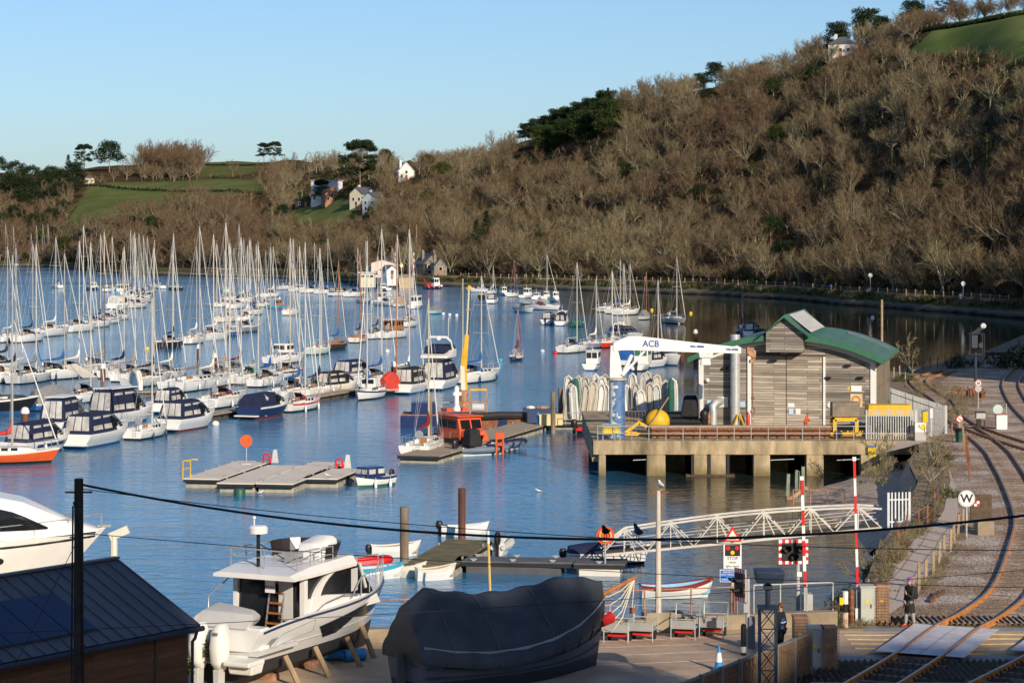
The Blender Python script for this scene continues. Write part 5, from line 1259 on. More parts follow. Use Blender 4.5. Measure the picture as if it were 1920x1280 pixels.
def railing(label,a,b,z0,h,n,mat,mid=True,r=.03,cat='railing'):
 a=Vector(a);b=Vector(b);t=thing('railing',label,cat,(a.x,a.y,z0));d=b-a
 for i in range(n):
  p=d*i/(n-1);mb=MB();mb.tube((p.x,p.y,0),(p.x,p.y,h),r,None,mat,6);mb.build('post',t)
 for z in ((h,h*.5) if mid else (h,)):mb=MB();mb.tube((0,0,z),(d.x,d.y,z),r*.9,None,mat,6);mb.build('rail',t)
 return t
railing('rusty tube railing on the quay wall between the motor boat and the covered boat',(-6.3,80.4),(-2.4,81.1),GZ+.5,.95,4,RUST2,False)
railing('pale tube railing on the quay wall behind the trolleys',(3.0,82.25),(8.0,83.35),GZ+.5,1.0,4,RUST2,False)
railing('grey tube railing on the quay wall near the barrier posts',(8.6,83.45),(11.5,84.1),GZ+.5,1.05,4,GALV,False)
def lamp_post():
 p=Vector((5.15,82.6,GZ+.6));t=thing('lamp_post','tall pale post with rusty crossbar standing on the quay wall','post',p)
 mb=MB();mb.tube((0,0,0),(0,0,4.4),.11,.075,M('post_paint',(.62,.55,.45),.6,dirt=.2),8);mb.build('pole',t,smooth=True)
 mb=MB();mb.bar((-.36,0,4.35),(.36,0,4.35),.06,.06,RUSTP);mb.build('crossbar',t)
 gull((5.25,82.6,GZ+.6+4.4),20,'white gull perched on the crossbar of the tall post',1.0)
def gull(p,a,label,s=1.,mats=None):
 g1,g2=mats or (M('gull_white',(.78,.78,.76),.7),M('gull_grey',(.35,.37,.40),.7))
 t=thing('gull' if not mats else 'jackdaw',label,'bird',p,R(a));mb=MB()
 mb.loft([[(x,y*1+0,z) for x,z in [(r*math.cos(q),.17*s+dz+r*1.1*math.sin(q)) for q in [2*PI*k/8 for k in range(8)]]] for y,r,dz in ((-.24*s,.015,.0),(-.14*s,.06*s,.0),(0,.085*s,.02*s),(.10*s,.065*s,.07*s),(.15*s,.05*s,.13*s),(.2*s,.045*s,.15*s),(.235*s,.02*s,.15*s))],g1);b=mb.build('body',t,smooth=True)
 mb=MB();mb.tube((0,.23*s,.32*s),(0,.3*s,.31*s),.014,.004,SIGNY if not mats else g2,5);mb.build('beak',t)
 for sd in (1,-1):
  mb=MB();mb.loft([[(sd*.055*s,.08*s,.24*s),(sd*.09*s,.06*s,.19*s),(sd*.06*s,.05*s,.13*s)],[(sd*.06*s,-.1*s,.22*s),(sd*.095*s,-.1*s,.18*s),(sd*.07*s,-.1*s,.13*s)],[(sd*.02*s,-.3*s,.19*s),(sd*.03*s,-.3*s,.18*s),(sd*.02*s,-.3*s,.17*s)]],g2);mb.build('wing',t)
  mb=MB();mb.tube((sd*.03*s,0,.1*s),(sd*.03*s,.01,0),.008,None,SIGNY if not mats else g2,4);mb.build('leg',t)
 return t
lamp_post()
gull(W(615,897,.62),70,'white gull standing on the short pale float of the raft');gull(W(488,925,0)+Vector((0,0,-.1)),-80,'gull swimming just in front of the raft',.9);gull(W(1010,922,0)+Vector((0,0,-.1)),100,'gull swimming alone in open water right of centre',.9)
def trolley(x,y,rz,label):
 t=thing('trolley',label,'trolley',(x,y,GZ),rz,'luggage trolleys parked along the quay wall')
 mb=MB();r=.02
 for sx in (-.42,.42):
  for sy in (-.5,.5):mb.tube((sx,sy,0 if sy<0 else .2),(sx,sy,.72),r,None,GALV,5)
 for z in (.4,.72):mb.path([(-.42,-.5,z),(.42,-.5,z),(.42,.5,z),(-.42,.5,z),(-.42,-.5,z)],r,GALV,5)
 mb.build('frame',t)
 mb=MB();mb.path([(-.42,.5,.72),(-.42,.62,1.1),(.42,.62,1.1),(.42,.5,.72)],r,GALV,5);mb.build('handle',t)
 MESH=M('trolley_panel',(.40,.41,.40),.6,metal=.3)
 mb=MB();mb.box((0,0,.4),(.84,1.0,.03),MESH);mb.box((0,-.5,.55),(.82,.012,.26),MESH);mb.build('tray',t)
 mb=MB();mb.box((0,-.1,.26),(.6,.6,.06),SIGNR);mb.build('axle_frame',t)
 for sx in (-.36,.36):mb=MB();mb.lathe([(.0,-.04),(.16,-.04),(.16,.04),(0,.04)],(sx,.2,.16),RUBBER,10,'X');mb.build('wheel',t)
for px,L in ((1160,'galvanised luggage trolley leftmost, half behind the covered boat bow'),(1206,'galvanised luggage trolley left of the tall post on the quay wall'),(1285,'galvanised luggage trolley right of the tall post on the quay wall'),(1338,'galvanised luggage trolley rightmost, below the blue sign')):
 d=80.9+(px-1160)*.0055;trolley((px-960)*d/F,d,R(-14),L)
def boathouse():
 t=thing('boathouse','weathered timber boathouse with curved green roof and raised lantern on a concrete deck','boathouse',(19.75,168.9,2.36),R(-13))
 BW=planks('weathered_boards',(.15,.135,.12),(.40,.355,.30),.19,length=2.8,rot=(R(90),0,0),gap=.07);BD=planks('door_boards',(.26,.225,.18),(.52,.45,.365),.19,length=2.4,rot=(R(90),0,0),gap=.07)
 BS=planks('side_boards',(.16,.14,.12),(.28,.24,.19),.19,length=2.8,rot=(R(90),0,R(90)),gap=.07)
 hw,eh,rise,Ln=6.3,4.95,1.5,15.5
 arc=lambda x:eh+rise*(1-(x/hw)**2)
 xs=[-hw+2*hw*i/24 for i in range(25)]
 mb=MB();mb.prism([(-hw,0),(hw,0)]+[(x,arc(x)) for x in xs[::-1]],0,.2,BW,axis='Y');mb.build('front_wall',t)
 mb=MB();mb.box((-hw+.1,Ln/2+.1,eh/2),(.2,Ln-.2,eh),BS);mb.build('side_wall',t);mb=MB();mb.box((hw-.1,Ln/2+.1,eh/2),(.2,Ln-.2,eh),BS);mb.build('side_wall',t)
 mb=MB();mb.prism([(-hw,0),(hw,0)]+[(x,arc(x)) for x in xs[::-1]],Ln,Ln+.2,BW,axis='Y');mb.build('back_wall',t)
 GR=M('roof_green',(.085,.19,.135),.55,var=.14,scale=1.5,dirt=.2,stretch=(1,.15,1));GRF=M('fascia_green',(.045,.15,.09),.45,var=.1)
 ho=hw+.75;xo=[-ho+2*ho*i/28 for i in range(29)]
 top=lambda x:arc(x*hw/ho*.99)+.30-.25*(abs(x)/ho)**3
 rings=[]
 for y in (-.95,Ln+.9):
  rings.append([(x,y+(.0 if y<0 else 1.1*(abs(x)/ho)**2*-1),top(x)) for x in xo]+[(x,y+(.0 if y<0 else -1.1*(abs(x)/ho)**2),top(x)-.2) for x in xo[::-1]])
 mb=MB();mb.loft(rings,GR);rf=mb.build('roof',t,smooth=True,ang=30)
 mb=MB();mb.loft([[(x,-.99,top(x)+.03),(x,-.99,top(x)-.36),(x,-.9,top(x)-.36),(x,-.9,top(x)+.03)] for x in xo],GRF);mb.build('fascia',rf)
 mb=MB();mb.loft([[(x,Ln-3.2-(x-1.5)*.25,top(x)+.16),(x+.0,Ln-3.2-(x-1.5)*.25,top(x)-.05),(x,Ln-2.5-(x-1.5)*.25,top(x)-.05),(x,Ln-2.5-(x-1.5)*.25,top(x)+.16)] for x in [3.4+.33*i for i in range(11)]],M('lead_flashing',(.16,.20,.25),.5));mb.build('roof_vent',rf)
 mb=MB();mb.loft([[(x,-.06,arc(x)-.0),(x,-.06,arc(x)-.36),(x,-.01,arc(x)-.36),(x,-.01,arc(x))] for x in xs],WHITEP);mb.build('trim',t)
 for x in (-hw+.13,hw-.13):mb=MB();mb.box((x,-.03,eh/2),(.34,.12,eh),WHITEP);mb.build('corner_board',t)
 mb=MB();mb.box((hw+.03,.6,eh/2),(.08,.35,eh),WHITEP);mb.build('corner_board',t)
 for x0,x1 in ((-2.5,-.03),(.03,2.55)):
  mb=MB();mb.box(((x0+x1)/2,-.05,2.6),(x1-x0,.10,5.2),BD);mb.build('door',t)
 mb=MB();mb.box((0,-.05,5.27),(5.6,.14,.13),TIMBD);mb.build('door_track',t)
 for x,m,w in ((-2.66,WHITEP,.26),(2.72,WHITEP,.16)):mb=MB();mb.box((x,-.06,2.6),(w,.14,5.2),m);mb.build('door_post',t)
 mb=MB();mb.prism([(-1.32,5.55),(1.32,5.55),(1.32,6.95),(0,7.95),(-1.32,6.95)],-1.25,12.2,BW,axis='Y');ln=mb.build('lantern',t)
 for sd in (1,-1):
  mb=MB();mb.poly([(0,-1.7,8.22),(sd*1.75,-1.7,6.60),(sd*1.75,12.6,6.60),(0,12.6,8.22)][::sd],GR);mb.poly([(0,-1.7,8.08),(sd*1.75,-1.7,6.71),(sd*1.75,12.6,6.71),(0,12.6,8.08)][::-sd],GRF)
  mb.poly([(0,-1.7,8.22),(0,-1.7,8.02),(sd*1.75,-1.7,6.65),(sd*1.75,-1.7,6.60)][::sd],GRF);mb.poly([(sd*1.75,-1.7,6.60),(sd*1.75,-1.7,6.71),(sd*1.75,12.6,6.71),(sd*1.75,12.6,6.60)],GRF);mb.build('lantern_roof',ln)
  mb=MB();mb.poly([(sd*.12,.6,8.17),(sd*1.72,.6,6.92),(sd*1.72,10.8,6.92),(sd*.12,10.8,8.17)][::sd],M('rooflight',(.62,.60,.55),.4,var=.12,scale=1,stretch=(3,.2,1)));mb.build('rooflight',ln)
  mb=MB();mb.box((sd*1.34,6,6.60),(.06,12.6,.42),CREAM);mb.build('louvre',ln)
 mb=MB();mb.box((0,-1.4,5.48),(.5,.3,.14),SIGNK);mb.build('floodlight',t)
 for x,z in ((-4.4,4.3),(4.4,4.6),(3.0,3.7),(5.3,3.75)):
  mb=MB();mb.box((x,-.14,z),(.4,.26,.14),SIGNK);mb.tube((x,0,z+.05),(x,-.15,z+.05),.03,None,SIGNK,5);mb.build('floodlight',t)
 mb=MB();mb.sphere((-5.7,-.16,3.4),.16,WHITEP,8,6);mb.build('lamp',t,smooth=True)
 mb=MB();mb.lathe([(0,-.08),(.22,-.06),(.24,0),(0,.01)],(3.15,-.02,1.75),WHITEP,12,'Y');mb.build('lamp',t)
 for x,z,w,h,m in ((.35,1.7,.45,.3,SIGNW),(.35,1.25,.32,.42,M('notice_blue',(.45,.62,.78),.5)),(.85,1.25,.34,.42,SIGNW),(-3.15,1.7,.36,.4,M('notice_blue',(.45,.62,.78),.5)),(-5.6,1.75,.3,.45,M('notice_blue',(.45,.62,.78),.5)),(5.0,2.95,.75,.42,SIGNW),(4.45,2.95,.16,.2,SIGNY),(5.0,.55,.8,.16,SIGNB)):
  mb=MB();mb.box((x,-.02 if abs(x)>2.6 else -.115,z),(w,.03,h),m);mb.build('notice',t)
 mb=MB();mb.box((5.0,-.02,2.1),(.85,.03,.95),M('poster_tan',(.68,.52,.34),.5));ps=mb.build('poster',t)
 mb=MB();rings=[]
 for i in range(17):
  a=2*PI*i/16;rings.append([(5.0+(.27+.07*math.cos(q))*math.cos(a),-.05+.02*math.sin(q),2.12+(.27+.07*math.cos(q))*math.sin(a)) for q in [2*PI*k/6 for k in range(6)]])
 mb.loft(rings,M('poster_orange',(.6,.27,.03),.5),cap0=False,cap1=False);mb.build('ring_emblem',ps)
 def duct(x,y,z0,z1,r,name,label):
  d=thing(name,label,'duct',(19.75,168.9,2.36),R(-13));mb=MB();n=10;prof=[]
  for i in range(int((z1-z0)/.5)):z=z0+i*.5;prof+=[(r,z),(r,z+.46),(r*1.03,z+.47),(r*1.03,z+.5)]
  prof.append((r,z1));mb.lathe(prof,(x,y,0),GALV,16);mb.build('pipe',d,smooth=True,ang=30);return d
 duct(-3.62,-.62,.1,6.75,.35,'flue_pipe','tall galvanised flue pipe standing against the front of the boathouse')
 d=thing('vent_duct','short galvanised elbow duct against the left front of the boathouse','duct',(19.75,168.9,2.36),R(-13));mb=MB();mb.path([(-5.2,-.9,0),(-5.2,-.9,1.2),(-5.2,-.85,1.55),(-5.05,-.7,1.8),(-4.85,-.45,1.9),(-4.75,-.1,1.9)],.29,GALV,14);mb.build('pipe',d,smooth=True)
 mb=MB();mb.box((-4.6,-.05,1.85),(.75,.06,.75),WHITEP);mb.build('flange',d)
boathouse()
def deck():
 t=thing('quay_deck','concrete deck on square piers in the water carrying the boathouse','quay',(6,159,0));z0,z1=1.42,2.35
 mb=MB();mb.box((11.0,13.5,2.2),(23,27,.3),PIERC);mb.build('slab',t)
 mb=MB();mb.box((10.95,.25,(z0+z1)/2-.005),(22.9,.6,z1-z0),PIERC);mb.build('beam',t,bevel=.03)
 mb=MB();mb.box((-.3,12,1.6),(.5,23,1.4),PIERC);mb.build('beam',t)
 for x,w in ((.1,.5),(3.75,1.3),(6.75,1.05),(7.95,1.1),(10.9,1.15),(14.5,1.2),(18.2,1.25)):
  mb=MB();mb.box((x,.28,.55),(w,1.1,1.72),PIERC,taper=.97);mb.build('pier',t,bevel=.06)
  if x>1:mb=MB();mb.box((x+1.35,3.6,.55),(1.7,.8,1.7),PIERC);mb.build('inner_pier',t)
 for x in (6.22,7.34,8.6):mb=MB();mb.box((x,-.2,.7),(.2,.3,1.5),RUBBER);mb.build('fender',t)
 mb=MB();mb.box((7.4,-.15,-.05),(3.3,.9,.3),TIMBD);mb.build('timber_baulk',t)
 mb=MB();mb.box((11,9.5,.4),(23,.4,2.2),TIMBD);mb.build('back_wall',t)
 for x in (2.2,11.5,16):mb=MB();mb.tube((x,-.1,1.05),(x+1.6,-.05,1.12),.035,None,GALV,5);mb.build('pipe',t)
 mb=MB();mb.box((18.35,-.32,1.62),(.55,.04,.75),SIGNY);mb.box((18.35,-.325,2.0),(.55,.045,.12),SIGNB);mb.build('notice',t)
deck()
railing('grey tube railing along the front edge of the concrete deck',(5.8,159.0),(24.3,159.0),2.35,.98,17,GREYP)
def deck_things():
 t=thing('fender_pontoon','long rusty brown fendered pontoon lying behind the deck railing','pontoon',(9.6,161.5,2.36));mb=MB();mb.box((6.2,0,.72),(12.6,1.4,.16),TIMB);mb.build('top',t,bevel=.04)
 mb=MB();mb.box((6.2,0,.34),(12.4,1.2,.62),RUST2);mb.build('body',t)
 for i in range(15):mb=MB();mb.box((.4+i*.82,-.64,.35),(.12,.12,.6),TIMBD);mb.build('rib',t)
 mb=MB();mb.tube((0,-.72,.32),(12.4,-.72,.32),.12,None,RUSTP,8);mb.tube((0,-.72,.62),(12.4,-.72,.62),.10,None,RUSTP,8);mb.build('pipe',t,smooth=True)
 t=thing('crane','white knuckle jib crane on a peeling blue column at the deck edge','crane',(7.2,161.0,2.36))
 PB=bpy.data.materials.new('peeling_blue');PB.use_nodes=True;nt=PB.node_tree;b=nt.nodes['Principled BSDF'];b.inputs['Roughness'].default_value=.6
 tc=nt.nodes.new('ShaderNodeTexCoord');n=nt.nodes.new('ShaderNodeTexNoise');n.inputs['Scale'].default_value=2.2;n.inputs['Detail'].default_value=9;n.inputs['Roughness'].default_value=.65;nt.links.new(tc.outputs['Object'],n.inputs['Vector'])
 sx=nt.nodes.new('ShaderNodeSeparateXYZ');nt.links.new(tc.outputs['Object'],sx.inputs[0]);ma=nt.nodes.new('ShaderNodeMath');ma.operation='MULTIPLY_ADD';ma.inputs[1].default_value=-.28;nt.links.new(sx.outputs['X'],ma.inputs[0]);nt.links.new(n.outputs['Fac'],ma.inputs[2])
 r=nt.nodes.new('ShaderNodeValToRGB');r.color_ramp.interpolation='CONSTANT';r.color_ramp.elements[0].color=(.06,.14,.30,1);r.color_ramp.elements[1].position=.56;r.color_ramp.elements[1].color=(.70,.68,.62,1);e=r.color_ramp.elements.new(.42);e.color=(.09,.19,.36,1);nt.links.new(ma.outputs[0],r.inputs['Fac']);nt.links.new(r.outputs['Color'],b.inputs['Base Color'])
 mb=MB();mb.lathe([(.62,0),(.62,.06),(.55,.08),(.55,3.95)],(0,0,0),PB,20);mb.build('column',t,smooth=True,ang=30)
 mb=MB();mb.lathe([(.62,3.95),(.72,3.98),(.72,4.12),(.5,4.16)],(0,0,0),M('crane_grey',(.45,.42,.36),.6,dirt=.4),20);mb.build('slew_ring',t)
 J=Vector((-.12,-.1,6.3));E=Vector((9.3,2.6,5.95));u=(E-J).normalized();sd=u.cross(Vector((0,0,1))).normalized();up=sd.cross(u)
 mb=MB();mb.loft([[(-.52,-.3,4.14),(.38,-.3,4.14),(.38,.3,4.14),(-.52,.3,4.14)],[(-.50,-.28,5.4),(.22,-.28,5.4),(.22,.28,5.4),(-.50,.28,5.4)],[(-.45,-.25,6.35),(-.02,-.25,6.35),(-.02,.25,6.35),(-.45,.25,6.35)]],WHITEP);mb.build('mast',t,bevel=.04)
 def ring(p,a,b,w):return [tuple(p+up*a-sd*w),tuple(p+up*a+sd*w),tuple(p+up*b+sd*w),tuple(p+up*b-sd*w)]
 mb=MB();mb.loft([ring(J-u*.2,.25,-.3,.2),ring(J+u*.9,.72,-.25,.2),ring(J+u*1.6,.74,-.25,.2),ring(J+u*6.2,.36,-.3,.18),ring(J+u*9.2,.14,-.30,.15)],WHITEP);jb=mb.build('jib',t,bevel=.03)
 mb=MB();mb.loft([ring(E+u*a,b,c,.12) for a,b,c in ((-.15,.16,-.3),(.25,.12,-.55),(.5,-.1,-.75),(.5,-.55,-.95),(.1,-.75,-.95))],RUST2);mb.build('sheave_head',jb)
 rotm=Matrix((u,up,-sd)).transposed().to_euler()
 for tx,k,s,dz in (('ACB',2.5,.62,.22),('S.W.L. 1500KG',5.9,.16,.12),('S.W.L. 1500KG',8.5,.14,-.02)):
  p=J+u*k+up*dz+sd*.22
  text_part(tx,'lettering',jb,p,s,TXT,tuple(Matrix((u,up,sd)).transposed().to_euler()),bold=.012)
 mb=MB();p=J+u*6.6;mb.box(p+Vector((0,0,-.45)),(.9,.7,.4),WHITEP,taper=1.15);mb.box(p+Vector((0,0,-.85)),(.7,.6,.6),WHITEP,taper=.8);mb.build('hoist',jb,bevel=.05)
 mb=MB();mb.tube((.35,-.35,4.3),tuple(J+u*2.2-up*.2),.10,.08,WHITEP,8);mb.tube((.35,-.35,4.3),tuple(J+u*1.2-up*.6),.13,None,WHITEP,8);mb.build('ram',t)
 hk=E+u*.3;mb=MB();mb.tube(hk+Vector((0,0,-.5)),hk+Vector((0,0,-4.0)),.03,None,RUSTP,5);mb.sphere(hk+Vector((0,0,-3.4)),.12,RUSTP,6,4);mb.build('chain',t)
 mb=MB();mb.path([hk+Vector((.0,0,-4.0)),hk+Vector((.16,0,-4.2)),hk+Vector((.1,0,-4.45)),hk+Vector((-.1,0,-4.45)),hk+Vector((-.15,0,-4.25))],.05,RUSTP,6);mb.build('hook',t)
 t=thing('notice_board','yellow NO MOORING notice with blue band on a tube frame at the deck edge','sign',(6.75,159.3,2.35));mb=MB()
 for x in (-.58,.58):mb.tube((x,0,0),(x,0,1.1),.035,None,GALV,6)
 mb.tube((-.58,0,1.1),(.58,0,1.1),.035,None,GALV,6);mb.build('frame',t);mb=MB();mb.box((0,-.04,.75),(1.05,.03,.5),SIGNY);mb.box((0,-.042,1.03),(1.05,.032,.07),SIGNB);mb.build('panel',t);text_part('NO MOORING','lettering',t,(0,-.06,.74),.16,TXT)
 t=thing('mooring_buoy','big round yellow buoy lying on the deck with a wooden pole through it','buoy',(10.2,164.5,2.36));mb=MB();mb.sphere((0,0,.85),.88,YELM,16,10,(1,.8,1));mb.build('float',t,smooth=True)
 mb=MB();mb.lathe([(.9,-.07),(.93,0),(.9,.07)],(0,0,.85),RUBBER,18,'Y');mb.build('band',t);mb=MB();mb.tube((-.7,-.8,.5),(.75,-.5,2.6),.06,.05,TIMB,6);mb.build('pole',t)
 t=thing('lifting_rig','yellow painted steel lifting frame left of the big buoy','machinery',(8.6,162.5,2.36));
 for p,q in (((-.9,0,.15),(1.6,0,.15)),((-.9,.9,.15),(1.6,.9,.15)),((-.9,0,.15),(.2,0,.95)),((.2,0,.95),(1.6,0,.15)),((.2,0,.95),(.2,.9,.95))):mb=MB();mb.bar(p,q,.16,.2,YELM);mb.build('beam',t)
 t=thing('wire_cage','rusty wire mesh cage beside the yellow lifting frame','cage',(8.3,165.5,2.36));mb=MB()
 for i in range(9):mb.tube((-.8+i*.24,0,0),(-.8+i*.24,0,1.5),.014,None,RUST2,4)
 for z in (0,.5,1,1.5):mb.tube((-.8,0,z),(1.12,0,z),.02,None,RUST2,4)
 mb.build('panel',t)
 for i,(x,y,L) in enumerate(((11.6,168.8,'black covered inflatable with tall black cowl on the deck, nearest the boathouse'),(12.0,173.5,'black inflatable boat on the deck behind the covered one'))):
  r=thing('inflatable_boat',L,'inflatable boat',(x,y,2.5),R(75));rib(r,4.2,RUBBER,BLACK,motor=BLACK);mb=MB();mb.box((0,-1.2,1.35),(1.3,1.2,1.2),CANV['black'],taper=.7);mb.build('cover',r,bevel=.15)
 t=thing('step_stand','yellow A-frame stand at the foot of the flue pipe','stand',(16.3,168.6,2.36));mb=MB()
 for sx in (-.45,.45):
  for sy in (-.3,.3):mb.bar((sx,sy,0),(sx*.15,0,1.05),.09,.09,YELM)
 mb.build('legs_frame',t)
 for x,L in ((15.75,'left'),(17.0,'right')):t=thing('gas_cylinder','red bottle-shaped post %s of the yellow A-frame stand'%L,'cylinder',(x if L=='right' else 14.2,168.9,2.36));mb=MB();mb.lathe([(.13,0),(.13,.95),(.06,1.1),(.04,1.2)],(0,0,0),RUST2 if L=='left' else SIGNR,10);mb.build('body',t,smooth=True)
 t=thing('boat_carriage','yellow steel carriage loaded with crates at the right end of the deck','machinery',(23.4,161.2,2.36));mb=MB()
 for p,q in (((-1.6,-.5,.3),(1.4,-.5,.3)),((-1.6,.9,.3),(1.4,.9,.3)),((-1.3,-.5,.3),(-1.3,-.5,1.3)),((.2,-.5,.3),(.2,-.5,1.3)),((-1.3,-.5,1.3),(.2,-.5,1.3)),((-1.3,.9,1.3),(.2,.9,1.3)),((-1.3,.9,.3),(-1.3,.9,1.3))):mb.bar(p,q,.2,.24,YELM)
 mb.build('frame',t);mb=MB();mb.box((-.5,.2,1.95),(1.9,1.2,1.0),M('crate_brown',(.22,.18,.13),.8,var=.3));mb.build('crate',t,bevel=.04)
 for x in (-1.1,.9):mb=MB();mb.lathe([(0,-.1),(.3,-.1),(.3,.1),(0,.1)],(x,-.55,.3),RUBBER,12,'Y');mb.build('wheel',t)
 t=thing('yellow_winch','large yellow winch housing behind the palisade fence','machinery',(26.2,163.4,2.36));mb=MB();mb.box((0,0,1.75),(3.2,1.6,.8),YELM,taper=.94);mb.build('hood',t,bevel=.1);mb=MB();mb.box((0,0,.75),(2.9,1.4,1.2),RUBBER);mb.build('body',t);mb=MB();mb.box((0,0,.1),(3.2,1.7,.2),YELM);mb.build('base',t)
deck_things()
def palisade(label,a,b,z0,h,gap=.16,mat=GALV,cat='fence'):
 a=Vector(a);b=Vector(b);t=thing('palisade_fence',label,cat,(a.x,a.y,z0));d=b-a;L=d.length;u=d/L;mb=MB();n=int(L/gap)
 for i in range(n+1):p=u*L*i/n;mb.box((p.x,p.y,h/2),(.075,.03,h),mat,rz=math.atan2(u.y,u.x),taper=.9)
 mb.build('pales',t)
 for z in (h*.2,h*.8):mb=MB();mb.bar((0,0,z),(d.x,d.y,z),.05,.06,mat);mb.build('rail',t)
 for k in range(max(2,int(L/2.6)+1)):p=u*L*k/max(1,int(L/2.6));mb=MB();mb.box((p.x,p.y,h/2),(.11,.09,h),mat);mb.build('post',t)
 return t
palisade('galvanised palisade fence in front of the yellow winch housing',(24.2,160.2),(27.5,160.0),2.36,2.0)
t=palisade('galvanised palisade gate with a yellow notice, beside the winch housing',(27.6,160.1),(30.4,164.5),2.36,2.0,cat='gate');mb=MB();mb.box((.75,.95,1.45),(.75,.05,.75),SIGNY,rz=R(57));mb.box((.74,.93,1.86),(.75,.055,.09),SIGNB,rz=R(57));mb.box((1.35,1.95,1.6),(.45,.05,.65),SIGNW,rz=R(57));mb.build('notice',t)
palisade('long palisade fence running back beside the boathouse towards the sidings',(30.5,164.8),(29.6,190),2.36,1.9,.22)
t=thing('meter_box','white meter box with yellow label at the foot of the palisade gate','box',(27.7,159.3,2.33));mb=MB();mb.box((0,0,.3),(.75,.4,.6),GREYP);mb.build('plinth',t);mb=MB();mb.box((0,0,.9),(.75,.4,.65),WHITEP);mb.build('cabinet',t,bevel=.02);mb=MB();mb.box((.18,-.21,.95),(.3,.02,.4),SIGNY);mb.build('label_plate',t)
BOARD=planks('pontoon_boards',(.40,.32,.22),(.50,.41,.29),.14,length=3.2,gap=.06);RAFT=M('raft_deck',(.74,.66,.55),.85,var=.08,scale=1.2,dirt=.12);RAFTS=M('raft_side',(.42,.37,.28),.85,var=.3,scale=1.5,dirt=.5);GREYB=M('grey_decking',(.11,.11,.115),.8,var=.2)
PILE=M('rust_pile',(.13,.055,.035),.75,var=.35,scale=2,stretch=(1,1,.3));PILEG=M('grey_pile',(.22,.17,.12),.8,var=.4,scale=2,stretch=(1,1,.3))
def pontoon(label,a,b,w,top,side,z=.5,name='pontoon',cleats=0,h=.45):
 a=Vector(a);b=Vector(b);d=b-a;L=d.length;t=thing(name,label,'pontoon',(a.x,a.y,0),math.atan2(d.y,d.x)-PI/2)
 mb=MB();mb.box((0,L/2,z-.04),(w,L,.08),top);mb.build('deck',t,bevel=.02)
 mb=MB();mb.box((0,L/2,z-.08-.09),(w-.04,L-.03,.18),RUBBER);mb.build('fender_strip',t)
 n=max(1,int(L/3));
 for k in range(n):mb=MB();mb.box((0,L*(k+.5)/n,(z-.26)/2-.1),(w*.94,L/n*.8,z-.06),side);mb.build('float',t,bevel=.05)
 for k in range(cleats):
  for sd in (1,-1):mb=MB();y=L*(k+.5)/cleats;mb.bar((sd*w*.46,y-.15,z+.09),(sd*w*.46,y+.15,z+.09),.06,.05,GALV);mb.box((sd*w*.46,y,z+.04),(.06,.16,.09),GALV);mb.build('cleat',t)
 return t
def pile(px,py,top,r,label,cap=True,mat=None):
 p=W(px,py);t=thing('mooring_pile',label,'pile',p,0,'mooring piles');h=mtop(px,py,top);mb=MB();mb.tube((0,0,-2),(0,0,h-(.35 if cap else 0)),r,None,mat or PILE,14);mb.build('shaft',t,smooth=True,ang=50)
 if cap:mb=MB();mb.lathe([(r+.04,h-.5),(r+.04,h-.25),(r*.75,h),(.03,h+.08)],(0,0,0),WHITEP,12);mb.build('cap',t,smooth=True,ang=40)
for a in ((738,737,678,.26,'brown pile with white cap beside the red tent-covered boat'),(557,742,700,.24,'brown pile with white cap behind the small red-trimmed yacht'),(330,762,728,.30,'brown pile with white cap just left of the square navy canopy cruiser'),(193,726,682,.28,'brown pile with white cap amid the yachts left of the yellow-edged dinghy'),(402,708,662,.28,'brown pile with white cap beside the largest pontoon yacht'),(47,792,764,.34,'pile with domed white cap above the blue-flashed cruiser, far left'),(1304,672,618,.27,'rusty pile with white cap, tallest right of the crane jib'),(1278,682,643,.27,'rusty pile with white cap peeping over the crane jib'),(372,680,646,.2,'short pile with white cap far behind the largest pontoon yacht')):pile(*a)
pile(758,1078,950,.21,'grey-brown uncapped pile at the near left corner of the mossy pontoon',False,PILEG);pile(866,1012,915,.20,'rusty uncapped pile at the far end of the mossy pontoon',False,PILE);pile(806,845,742,.18,'grey pile at the end of the tan workboat pontoon',False,PILEG)
pile(1037,812,734,.20,'grey pile left of the upright dinghies, nearer of two',False,PILEG);pile(1051,800,727,.20,'grey pile left of the upright dinghies, farther of two',False,PILEG)
pontoon('long marina pontoon with cruisers moored along it',W(372,789).xy,W(672,737).xy,1.9,BOARD,TIMBD,.5,cleats=6)
pontoon('inner marina pontoon hidden among the left yachts',W(60,745).xy,W(330,742).xy,1.9,BOARD,TIMBD,.5)
pontoon('tan boarded pontoon with the orange workboat alongside',(-6.7,167.5),(2.4,199),3.2,BOARD,RAFTS,.55,cleats=5)
pontoon('pontoon raft carrying the upright dinghies behind the crane',(2.6,203),(15.5,203),13,BOARD,RAFTS,.55)
for i,(x,y,w,L,nm) in enumerate(((-20.0,151,2.45,12.2,'pale float with yellow hoop, left of the four in the raft'),(-17.5,148.3,2.45,11.8,'pale float second from the left in the raft, level with the green buoy'),(-15.0,148.1,2.45,14.2,'longest pale float, third from the left in the raft'),(-12.4,151.2,2.4,6.4,'short pale float with a gull on it, right end of the raft'))):
 a=R(10);pontoon(nm,(x,y),(x+L*math.sin(a),y+L*math.cos(a)),w,RAFT,RAFTS,.62,'raft_float',cleats=int(L/3))
def disc_sign(p,h,r,label,mat):
 t=thing('round_marker',label,'marker',p);mb=MB();mb.tube((0,0,0),(0,0,h),.04,None,GALV,6);mb.build('pole',t);mb=MB();mb.lathe([(0,-.05),(r,-.04),(r,.04),(0,.05)],(0,-.07,h+r*.6),mat,20,'Y');mb.build('disc',t);mb=MB();mb.box((0,0,.05),(.7,.5,.1),GALV);mb.build('base',t)
